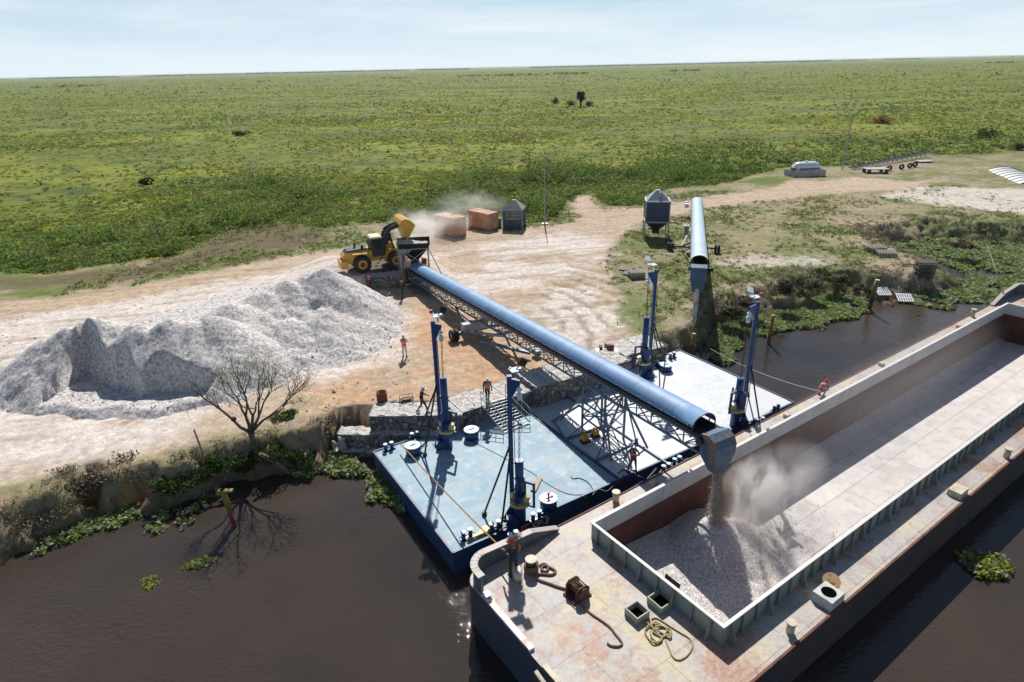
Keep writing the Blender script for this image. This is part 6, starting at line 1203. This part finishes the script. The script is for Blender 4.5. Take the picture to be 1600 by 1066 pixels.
g = G(); q_ = tpt(365, 655, .3); g.ball(q_, .16, 10); part('nest', g, [rusty], tree, world=True)
# lone marsh tree
lt = at(907, 168, GZ); lone = thing('lone_tree', 'solitary dark round topped tree standing in the open marsh', 'tree', lt, 0); g = G(); hh = zat(907, 142, lt.x, lt.y) - GZ
g.tube([(0, 0, -.2), (.2, 0, hh * .25), (0, 0, hh * .5)], [.5, .4, .3], 8); g.tube([(0.1, 0, hh * .2), (1.0, .3, hh * .6)], [.3, .15]); g.tube([(0.1, 0, hh * .2), (-1.0, -.3, hh * .65)], [.3, .15]); part('trunk', g, [bark], lone)
P_ = np.array([[-.9, 0, hh * .48], [1.1, 0, hh * .4], [0, .5, hh * .6], [-.8, .3, hh * .70], [.9, -.3, hh * .68], [.2, 0, hh * .35]]); A = clumps(P_, np.array([1.3, 1.4, 1.5, 1.3, 1.4, 1.0]), np.full(6, hh * .26), 260, np.full(6, .7), np.array([(.035, .055, .02)] * 3 + [(.07, .10, .03)] * 2 + [(.03, .045, .02)])); o = leaves('crown', A[0], A[1], A[2], LM); o.parent = lone
# ================================================================== PEOPLE
skin_m = M('skin', (.30, .17, .11), .6); boot_m = M('dark_boot', (.03, .025, .022), .6); hair_m = M('dark_hair', (.02, .015, .012), .8)
def person(loc, face, pose, top, pants, hat, vest, label, sleeve=None, hold=None):
    """face: heading angle (0 = +y). pose: joints in a frame x right, y forward, z up"""
    J = dict(pel=(0, 0, .95), sp=(0, 0, 1.14), ch=(0, .01, 1.34), nk=(0, .01, 1.50), hd=(0, .03, 1.64), sr=(.185, 0, 1.42), sl=(-.185, 0, 1.42), er=(.25, 0, 1.14), el=(-.25, 0, 1.14), wr=(.26, .08, .90), wl=(-.26, .08, .90), hr=(.095, 0, .91), hl=(-.095, 0, .91), kr=(.11, .03, .50), kl=(-.11, .03, .50), ar=(.12, 0, .09), al=(-.12, 0, .09))
    J.update(pose); J = {k: Vector(v) for k, v in J.items()}
    r = thing('person', label, 'person', loc, face)
    def toe(a, k): 
        f = (J[k] - J[a]); f = Vector((0, 1, 0)); return J[a] + Vector((0.02 if a == 'ar' else -.02, .17, -.05))
    names = ['pel', 'sp', 'ch', 'nk', 'hd', 'sr', 'er', 'wr', 'sl', 'el', 'wl', 'hr', 'kr', 'ar', 'hl', 'kl', 'al']; vs = [J[n] for n in names]; ix = {n: i for i, n in enumerate(names)}
    rad = dict(pel=(.155, .115), sp=(.145, .105), ch=(.165, .12), nk=(.062, .062), hd=(.06, .06), sr=(.075, .07), er=(.05, .05), wr=(.032, .032), sl=(.075, .07), el=(.05, .05), wl=(.032, .032), hr=(.098, .095), kr=(.064, .064), ar=(.045, .045), hl=(.098, .095), kl=(.064, .064), al=(.045, .045))
    ed = [('pel', 'sp'), ('sp', 'ch'), ('ch', 'nk'), ('nk', 'hd'), ('ch', 'sr'), ('sr', 'er'), ('er', 'wr'), ('ch', 'sl'), ('sl', 'el'), ('el', 'wl'), ('pel', 'hr'), ('hr', 'kr'), ('kr', 'ar'), ('pel', 'hl'), ('hl', 'kl'), ('kl', 'al')]
    me = bpy.data.meshes.new('skel'); me.from_pydata([tuple(v) for v in vs], [(ix[a], ix[b]) for a, b in ed], []); o = bpy.data.objects.new('skel', me); COL.objects.link(o)
    m = o.modifiers.new('s', 'SKIN'); sv = me.skin_vertices[0].data
    for n in names: sv[ix[n]].radius = rad[n]; sv[ix[n]].use_root = (n == 'pel')
    s = o.modifiers.new('u', 'SUBSURF'); s.levels = 1; s.render_levels = 1
    dg = bpy.context.evaluated_depsgraph_get(); bm_ = bpy.data.meshes.new_from_object(o.evaluated_get(dg)); bpy.data.objects.remove(o)
    g = G(); V_ = [tuple(v.co) for v in bm_.vertices]; F_ = [tuple(p.vertices) for p in bm_.polygons]
    segs = [('pel', 'hr', 1), ('hr', 'kr', 1), ('kr', 'ar', 1), ('pel', 'hl', 1), ('hl', 'kl', 1), ('kl', 'al', 1), ('pel', 'sp', 0), ('sp', 'ch', 0), ('ch', 'sr', 0), ('ch', 'sl', 0), ('sr', 'er', 0), ('er', 'wr', 0), ('sl', 'el', 0), ('el', 'wl', 0), ('nk', 'hd', 2)]
    mi = []
    for f in F_:
        c = sum((Vector(V_[i]) for i in f), Vector()) / len(f); best = None
        for a, b, k in segs:
            A, B = J[a], J[b]; t_ = max(0, min(1, (c - A).dot(B - A) / max((B - A).length_squared, 1e-6))); d = (c - A.lerp(B, t_)).length
            if best is None or d < best[0]: best = (d, k, t_, a)
        mi.append(best[1] if not (best[3] in ('er', 'el') and best[2] > .85) else 2)
    g.v += V_; g.f += F_; g.m += mi; g.s += [True] * len(F_)
    hc = J['hd']; up_ = (J['hd'] - J['nk']).normalized()
    # head: skull, jaw, nose, ears, eyes
    g.ball(hc + Vector((0, 0, .02)), .105, 14, 2, (.78, .92, 1.12)); g.ball(hc + Vector((0, .03, -.06)), .07, 10, 2, (.85, .9, .9)); g.cyl(hc + Vector((0, .085, .015)), hc + Vector((0, .125, -.02)), .012, .018, 6, 2)
    for s_ in (-1, 1): g.ball(hc + Vector((s_ * .083, 0, 0)), .025, 6, 2, (.4, .8, 1.2)); g.ball(hc + Vector((s_ * .034, .088, .022)), .011, 6, 3)
    g.bar(hc + Vector((-.025, .098, -.062)), hc + Vector((.025, .098, -.062)), .008, .008, 3)
    # boots
    for a in ('ar', 'al'):
        p = J[a]; zf = -.075; g.add([p + Vector(q) for q in ((-.045, -.07, zf), (.045, -.07, zf), (.055, .19, zf), (-.055, .19, zf), (-.042, -.06, .03), (.042, -.06, .03), (.045, .17, -.025), (-.045, .17, -.025))], [(3, 2, 1, 0), (4, 5, 6, 7), (0, 1, 5, 4), (1, 2, 6, 5), (2, 3, 7, 6), (3, 0, 4, 7)], 3)
    # hands: palm, four curled fingers of different lengths, thumb at the side
    for wk, ek, s_ in (('wr', 'er', 1), ('wl', 'el', -1)):
        w_ = J[wk]; d = (w_ - J[ek]).normalized(); side = Vector((1, 0, 0)) if abs(d.x) < .8 else Vector((0, 0, 1)); n_ = d.cross(side).normalized(); side = n_.cross(d).normalized()
        g.tube([w_ - d * .02, w_ + d * .04, w_ + d * .09], [.028, .038, .036], 8, 2)
        for k, L_ in enumerate((.062, .074, .070, .055)):
            b = w_ + d * .088 + side * (k - 1.5) * .019; g.tube([b, b + d * L_ * .5, b + d * L_ * .8 + n_ * L_ * .3, b + d * L_ * .75 + n_ * L_ * .62], [.0095, .009, .0085, .007], 6, 2)
        b = w_ + d * .03 + side * .03; g.tube([b, b + side * .025 + d * .03, b + side * .028 + d * .055 + n_ * .015], [.012, .011, .009], 6, 2)
    part('body', g, [top, pants, skin_m, boot_m], r)
    g = G(); n = 18; vs = []; hz = hc + Vector((0, -.003, .055))
    for i in range(7):
        a = math.pi / 2 * i / 6
        for k in range(n): t_ = 2 * math.pi * k / n; vs.append(hz + Vector((.115 * math.cos(a) * math.cos(t_), .135 * math.cos(a) * math.sin(t_), .115 * math.sin(a))))
    g.add(vs, [(i * n + k, i * n + (k + 1) % n, (i + 1) * n + (k + 1) % n, (i + 1) * n + k) for i in range(6) for k in range(n)], 0, True)
    vs = [hz + Vector((a * math.cos(2 * math.pi * k / n), b * math.sin(2 * math.pi * k / n) + (.03 if q else 0) * max(0, math.sin(2 * math.pi * k / n)), -.004)) for q, (a, b) in enumerate(((.112, .132), (.135, .16))) for k in range(n)]
    g.add(vs, [(k, (k + 1) % n, n + (k + 1) % n, n + k) for k in range(n)], 0, True); g.bar(hz + Vector((0, -.11, .06)), hz + Vector((0, .11, .075)), .02, .11, 0)
    part('helmet', g, [hat], r)
    if vest:
        g = G(); ax = (J['ch'] - J['pel']); n = 20; rows = []
        secs = [(0.02, .178, .150), (.3, .172, .145), (.5, .180, .150), (.62, .185, .152), (.85, .200, .155), (1.05, .205, .15), (1.18, .16, .12), (1.27, .085, .085)]
        xr = (J['sr'] - J['sl']).normalized(); yf = ax.normalized().cross(xr) * -1
        if yf.y < 0: yf = -yf
        vs = []
        for t_, a, b in secs:
            c = J['pel'] + ax * t_
            for k in range(n): q = 2 * math.pi * k / n; vs.append(c + xr * a * math.cos(q) + yf * b * math.sin(q))
        fs = [(i * n + k, i * n + (k + 1) % n, (i + 1) * n + (k + 1) % n, (i + 1) * n + k) for i in range(len(secs) - 1) for k in range(n)]
        o_ = len(g.f); g.add(vs, fs, 0, True)
        for i in range(n): g.m[o_ + 2 * n + i] = 1
        for k in (3, 6, 13, 16): g.m[o_ + 4 * n + k] = 1; g.m[o_ + 5 * n + k] = 1
        part('vest', g, [vest, M('reflective_tape', (.60, .60, .55), .35)], r)
    if hold: hold(r, J)
    return r
w_hat = M('white_helmet', (.75, .77, .80), .3); r_hat = M('red_helmet', (.62, .03, .02), .3); orange = M('orange_vest', (.80, .13, .02), .6); red_v = M('red_vest', (.50, .03, .03), .6)
navyc = M('navy_cloth', (.018, .022, .04), .85); greyc = M('grey_cloth', (.16, .165, .18), .85); palec = M('pale_cloth', (.48, .46, .46), .85); darkc = M('dark_cloth', (.03, .028, .035), .85); maroon = M('dark_red_cloth', (.07, .03, .04), .85)
def gp(px, py, z): p = at(px, py, z); return Vector((p.x, p.y, max(z, gz(p.x, p.y)) if z == GZ else z)) - Vector((0, 0, .015))
p1 = at(633, 560, GZ); p1.z = gz(p1.x, p1.y) - .01
person(p1, R(-4), dict(er=(.27, .10, 1.18), wr=(.12, .30, 1.32), el=(-.27, .10, 1.18), wl=(-.10, .30, 1.32), ar=(.13, -.02, .09), al=(-.13, .02, .09)), palec, palec, w_hat, orange, 'person in orange vest and pale trousers and white helmet standing on the sand')
person(at(661, 645, WT + .02), R(-80), dict(ch=(0, .04, 1.33), nk=(0, .07, 1.48), hd=(0, .12, 1.61), kr=(.10, .22, .52), ar=(.10, .28, .09), kl=(-.10, -.06, .50), al=(-.10, -.34, .14), er=(.24, -.12, 1.16), wr=(.22, .02, .95), el=(-.22, .16, 1.16), wl=(-.16, .36, 1.08)), maroon, darkc, w_hat, None, 'person in dark clothes with white helmet striding along the left stone wall')
person(at(762, 628, WT + .02), R(-160), dict(ch=(0, .05, 1.33), nk=(0, .10, 1.47), hd=(0, .17, 1.58), kr=(.10, .14, .52), ar=(.10, .12, .09), kl=(-.10, .0, .50), al=(-.10, -.12, .10)), navyc, darkc, w_hat, orange, 'person in orange vest and dark trousers with white helmet stepping towards the gangway')
person(at(988, 738, DZ + .01), R(15), dict(pel=(0, -.04, .93), sp=(0, .02, 1.10), ch=(0, .12, 1.29), nk=(0, .2, 1.42), hd=(0, .29, 1.52), sr=(.19, .12, 1.36), sl=(-.19, .12, 1.36), er=(.36, .12, 1.14), wr=(.44, .22, .93), el=(-.34, .14, 1.12), wl=(-.36, .26, .90), hr=(.1, -.04, .9), hl=(-.1, -.04, .9), kr=(.17, .0, .5), kl=(-.19, .02, .5), ar=(.19, -.06, .09), al=(-.27, 0, .09)), greyc, greyc, w_hat, red_v, 'person in grey overalls and red vest with arms apart on the white pontoon')
def with_tube(r, J): g = G(); g.tube([(.24, .0, 1.42), (.28, .05, 1.3), (.26, .06, 1.16), (.2, -.02, 1.2)], [.05, .075, .07, .045], 8); part('orange_bag', g, [orange], r)
person(at(803, 898, bz + .01), R(25), dict(hd=(0, .08, 1.63), er=(.27, .08, 1.16), wr=(.18, .26, 1.02), el=(-.28, .14, 1.18), wl=(-.24, .38, 1.10), ar=(.14, .0, .09), al=(-.16, -.04, .09), kr=(.13, .04, .5), kl=(-.15, .03, .5)), navyc, navyc, r_hat, None, 'person in navy clothes and red helmet holding the rope on the barge foredeck', hold=with_tube)
person(at(1281, 619, bz + .01) - Vector((0, 0, .02)), R(-60), dict(pel=(0, -.05, .42), sp=(0, .02, .60), ch=(0, .18, .76), nk=(0, .30, .86), hd=(0, .42, .93), sr=(.18, .2, .84), sl=(-.18, .2, .84), er=(.24, .34, .62), wr=(.16, .48, .42), el=(-.24, .34, .62), wl=(-.14, .48, .40), hr=(.1, -.04, .40), hl=(-.1, -.04, .40), kr=(.16, .32, .50), kl=(-.16, .32, .48), ar=(.14, .10, .09), al=(-.14, .10, .09)), greyc, greyc, r_hat, red_v, 'person crouching with red helmet and red vest on the far side deck of the barge')
q = at(580, 457, GZ); q.y -= .1; q.z = gz(q.x, q.y - .3) - .01; q.y -= .3
person(q, R(20), {}, maroon, darkc, M('pink_red_helmet', (.62, .04, .07), .35), None, 'left one of the two persons with red helmets standing in the shade below the loader')
q = at(629, 466, GZ); q.z = gz(q.x, q.y) - .01
person(q, R(-70), dict(er=(.25, .1, 1.16), wr=(.22, .3, 1.1)), darkc, darkc, MATS['pink_red_helmet'], None, 'right one of the two persons with red helmets, close beside the conveyor tail')
# ================================================================== ROPES, HOSES
def rope(pts, r, mat, label, cat='rope', name='rope', n=7, steps=6, jit=0.0):
    P_ = [Vector(p) for p in pts]; out = []
    for i in range(len(P_) - 1):
        a, b, c, d = P_[max(i - 1, 0)], P_[i], P_[i + 1], P_[min(i + 2, len(P_) - 1)]
        for k in range(steps): t_ = k / steps; out.append(.5 * ((2 * b) + (c - a) * t_ + (2 * a - 5 * b + 4 * c - d) * t_ * t_ + (3 * b - a - 3 * c + d) * t_ ** 3))
    out.append(P_[-1]); g = G(); g.tube(out, r, n); return solo(name, g, [mat], label, cat)
def sag(a, b, s, n=10): return [a.lerp(b, i / n) - Vector((0, 0, s * 4 * (i / n) * (1 - i / n))) for i in range(n + 1)]
tan_r = M('tan_rope', (.40, .23, .09), .85, bump=(60, .6)); brn_r = M('brown_hawser', (.17, .10, .075), .9, var=[((.24, .15, .1), 12, .45, .6)], bump=(50, .8)); yel_r = M('yellow_rope', (.42, .34, .14), .8, var=[((.25, .2, .12), 9, .5, .65)], bump=(60, .6)); wht_r = M('white_rope', (.6, .6, .58), .8); blk_h = M('black_hose', (.02, .02, .022), .5)
rope(sag(at(626, 694, DZ + .45), at(795, 868, bz + .85), .12), .035, tan_r, 'taut tan mooring rope from the ochre post across the blue deck to the barge')
bl0 = FR[barge.name] @ Vector((x0, y0, 0)); 
coil = [bl0 + Vector((.27 * math.cos(k * .9), .27 * math.sin(k * .9), bz + .08 + .015 * k)) for k in range(24)]
rope(coil, .05, brn_r, 'thick brown hawser wound round the bollard on the foredeck', steps=3)
rope([at(*p, bz + .05) for p in ((843, 884), (850, 881), (857, 886), (853, 893), (846, 890), (850, 884), (862, 888), (868, 893), (862, 898), (845, 897), (838, 900), (842, 906), (856, 911), (872, 917), (886, 921), (891, 924))], .052, brn_r, 'thick brown hawser lying in loops from the bollard to the deck winch')
rope([at(*p, bz + .04) for p in ((903, 939), (910, 947), (925, 960), (940, 970), (953, 980), (961, 990), (969, 1000), (972, 1006), (966, 1010), (955, 1009), (949, 1005))], .04, brn_r, 'brown hawser trailing from the deck winch to a frayed end')
yr = [at(*p, bz + .04 + .02 * (i % 3)) for i, p in enumerate(((1001, 966), (1010, 972), (1022, 982), (1036, 990), (1046, 997), (1048, 990), (1038, 980), (1024, 972), (1018, 978), (1028, 990), (1034, 1000), (1022, 1004), (1012, 996), (1008, 985), (1018, 975), (1034, 978), (1048, 984), (1046, 992), (1032, 994), (1020, 986), (1030, 978), (1042, 984), (1030, 1002), (1020, 998), (1016, 986)))]
rope(yr, .032, yel_r, 'heap of yellow brown rope on the foredeck beside the small square hatch')
rope([at(*p, bz + .03) for p in ((1018, 968), (1026, 966), (1046, 978), (1062, 988), (1078, 998), (1082, 1010), (1074, 1024), (1062, 1031), (1052, 1027), (1044, 1010), (1040, 1000))], .03, yel_r, 'wide loop of yellow brown rope reaching from the heap towards the coaming')
rope(sag(at(1110, 545, 1.4), at(1283, 612, bz + .6), .35), .016, wht_r, 'thin white line across the water to the crouching person')
rope(sag(at(1162, 585, 3.0), at(1262, 630, bz), .2)[:1] + [at(1141, 574, .3)], .012, wht_r, 'thin line from the far mast down to the water') if False else None
rope([at(*p, DZ + .02) for p in ((738, 690), (770, 706), (800, 722), (830, 738), (852, 754), (875, 767), (895, 773), (915, 772), (925, 768))], .014, blk_h, 'thin black cable curving over the pale blue deck', 'cable', 'cable')
rope([at(*p, DZ + .03) for p in ((892, 745), (896, 748), (905, 747), (918, 753), (926, 764), (927, 772))], .02, blk_h, 'short black cable end lying at the edge of the conveyor shadow', 'cable', 'cable')
rope([at(*p, z) for p, z in (((908, 776), DZ + .3), ((925, 782), .7), ((915, 800), .5), ((890, 812), .5), ((862, 822), .6), ((846, 818), .8))], .03, blk_h, 'black hose hanging along the river side right of the name board', 'hose', 'hose')
for i, (pts, lb) in enumerate([(((925, 775), (935, 765), (948, 768), (958, 760), (968, 755), (975, 742)), 'black hose snaking along the pontoon edge left of the person in grey'), (((966, 740), (974, 734), (985, 738), (1000, 745), (1020, 752), (1030, 748)), 'black hose looping round the feet of the person in grey'), (((1010, 752), (1025, 742), (1040, 735), (1052, 722), (1065, 718), (1072, 724)), 'black hose running to the bollards under the conveyor head')]):
    rope([at(*p, DZ + .06) for p in pts], .035, blk_h, lb, 'hose', 'hose')
for i, (a, b, lb) in enumerate([((985, 764), (1005, 752), 'grey strut leaning on the river edge of the white pontoon, left one'), ((1012, 748), (1026, 732), 'grey strut leaning on the river edge of the white pontoon, right one')]):
    g = G(); g.bar(at(*a, DZ - .2), at(*b, DZ + .3), .07); solo('strut', g, [galv], lb, 'strut')
for i, (px, py, lb) in enumerate([(1075, 730, 'black tyre fender between white pontoon and barge under the conveyor head'), (1048, 745, 'black tyre fender left of the conveyor head')]):
    p = at(px, py, .95); g = G(); n = 24; T_ = Matrix.Translation(p) @ Matrix.Rotation(PRZ + R(20), 4, 'Z') @ Matrix.Rotation(R(70), 4, 'X'); g.T = T_; vs = [((.38 + .13 * math.cos(b)) * math.cos(a), (.38 + .13 * math.cos(b)) * math.sin(a), .13 * math.sin(b)) for a in [2 * math.pi * k / n for k in range(n)] for b in [2 * math.pi * k / 10 for k in range(10)]]
    g.add(vs, [(k * 10 + j, ((k + 1) % n) * 10 + j, ((k + 1) % n) * 10 + (j + 1) % 10, k * 10 + (j + 1) % 10) for k in range(n) for j in range(10)], 0, True); solo('tyre_fender', g, [black], lb, 'fender')
# ================================================================== FALLING GRAVEL AND DUST
tip = cw((CLn + .62, 0, 0)); tip.z = 4.0; ap = bw(6.1, 2.1, 1.5)
n = 16000; t_ = RS.uniform(0, 1, n); C_ = np.array(tip)[None] * (1 - t_[:, None]) + np.array(ap)[None] * t_[:, None]; C_[:, :2] += RS.normal(0, 1, (n, 2)) * (.08 + .15 * t_[:, None])
fallm = M('falling_stones', (.60, .50, .42), .9)
o = leaves('falling_gravel', C_, RS.uniform(.03, .085, n), np.tile((.4, .35, .3), (n, 1)), fallm); tag(o, 'brown stream of gravel pouring from the chute into the barge', 'falling gravel', kind='stuff')
n = 9000; b0 = at(628, 424, PADZ); t_ = RS.uniform(0, 1, n); C_ = np.zeros((n, 3)); C_[:] = np.array(b0); C_[:, 0] += RS.normal(0, .20, n) - .1 * t_; C_[:, 1] += RS.normal(0, .5, n) + .7; C_[:, 2] += t_ * 3.0
o = leaves('spilling_gravel', C_, RS.uniform(.03, .09, n), np.tile((.4, .35, .3), (n, 1)), fallm); tag(o, 'curtain of gravel spilling from the raised loader bucket', 'falling gravel', kind='stuff')
def dust(name, c, s, dens, label, rz=0, col=(.98, .96, .94), lo=.45, ns=1.6, det=5, stretch=(1, 1, 1)):
    m = bpy.data.materials.new(name + '_air'); m.use_nodes = True; global t, tc; t = m.node_tree; t.nodes.remove(t.nodes['Principled BSDF']); tc = t.nodes.new('ShaderNodeTexCoord')
    pv = t.nodes.new('ShaderNodeVolumePrincipled'); pv.inputs['Color'].default_value = (*col, 1); pv.inputs['Anisotropy'].default_value = .55
    ln = t.nodes.new('ShaderNodeVectorMath'); ln.operation = 'LENGTH'; link(t, tc.outputs['Object'], ln.inputs[0]); f = mrange(ln.outputs['Value'], .35, 1.0, 1, 0)
    nn = noise(ns, det, .6, 0, stretch); link(t, mul(mul(mrange(nn, lo, lo + .2), f), float(dens)), pv.inputs['Density']); link(t, pv.outputs[0], t.nodes['Material Output'].inputs['Volume'])
    g = G(); g.ball((0, 0, 0), 1.0, 24); o = bpy.data.objects.new(name, mesh_from(name, g, m)); COL.objects.link(o); o.location = c; o.scale = s; o.rotation_euler = (0, 0, rz); return tag(o, label, 'dust', kind='stuff')
a = bw(8.4, 2.3, 1.9); dust('dust_cloud', a, (2.5, 1.5, 2.4), 6.0, 'billowing pale dust beside the gravel stream inside the hold', BRZ, lo=.50, ns=1.7, stretch=(1.6, 1.6, .8))
dust('dust_cloud', bw(6.6, 2.15, 2.75), (.5, .5, 1.65), 9, 'dense dusty core of the gravel stream under the chute', 0, col=(.93, .86, .80), lo=.30, ns=3.0)
dust('dust_cloud', bw(10.5, 2.2, 1.9), (4.2, 2.0, 2.2), .5, 'soft wide dust haze spreading to the right of the gravel stream', BRZ, lo=.40, ns=1.5)
dust('dust_cloud', bw(24, 1.2, 2.8), (17, 2.6, 1.9), .06, 'thin dust drifting along the hold towards the far end of the barge', BRZ, lo=.3, ns=1.2)
a = lw_((4.6, 1.3, 3.2)); dust('dust_cloud', a, (3.2, 2.6, 2.4), .55, 'dust round the tipping loader bucket and hopper', 0, lo=.38, ns=1.8)
a = at(690, 372, GZ); dust('dust_cloud', (a.x, a.y, 4.0), (4.2, 3.2, 1.9), .40, 'dust drifting in front of the tall dusty brick stack', 0, lo=.38, ns=1.8)
a = at(735, 350, GZ); dust('dust_cloud', (a.x, a.y, 4.6), (6.0, 4, 2.2), .16, 'faint dust trail blowing over the brick stacks towards the cabin', 0, lo=.38, ns=2.2)
# ================================================================== HAZE
hm = bpy.data.materials.new('haze_air'); hm.use_nodes = True; t = hm.node_tree; t.nodes.remove(t.nodes['Principled BSDF']); pv = t.nodes.new('ShaderNodeVolumePrincipled'); pv.inputs['Color'].default_value = (.80, .88, 1, 1); pv.inputs['Density'].default_value = .000045; pv.inputs['Anisotropy'].default_value = .2; link(t, pv.outputs[0], t.nodes['Material Output'].inputs['Volume'])
g = G(); g.box((0, 20000, 10.5), (100000, 100000, 25.0)); o = bpy.data.objects.new('haze', mesh_from('haze', g, hm)); COL.objects.link(o); tag(o, 'thin bluish haze over the distant marsh', 'haze', kind='stuff')
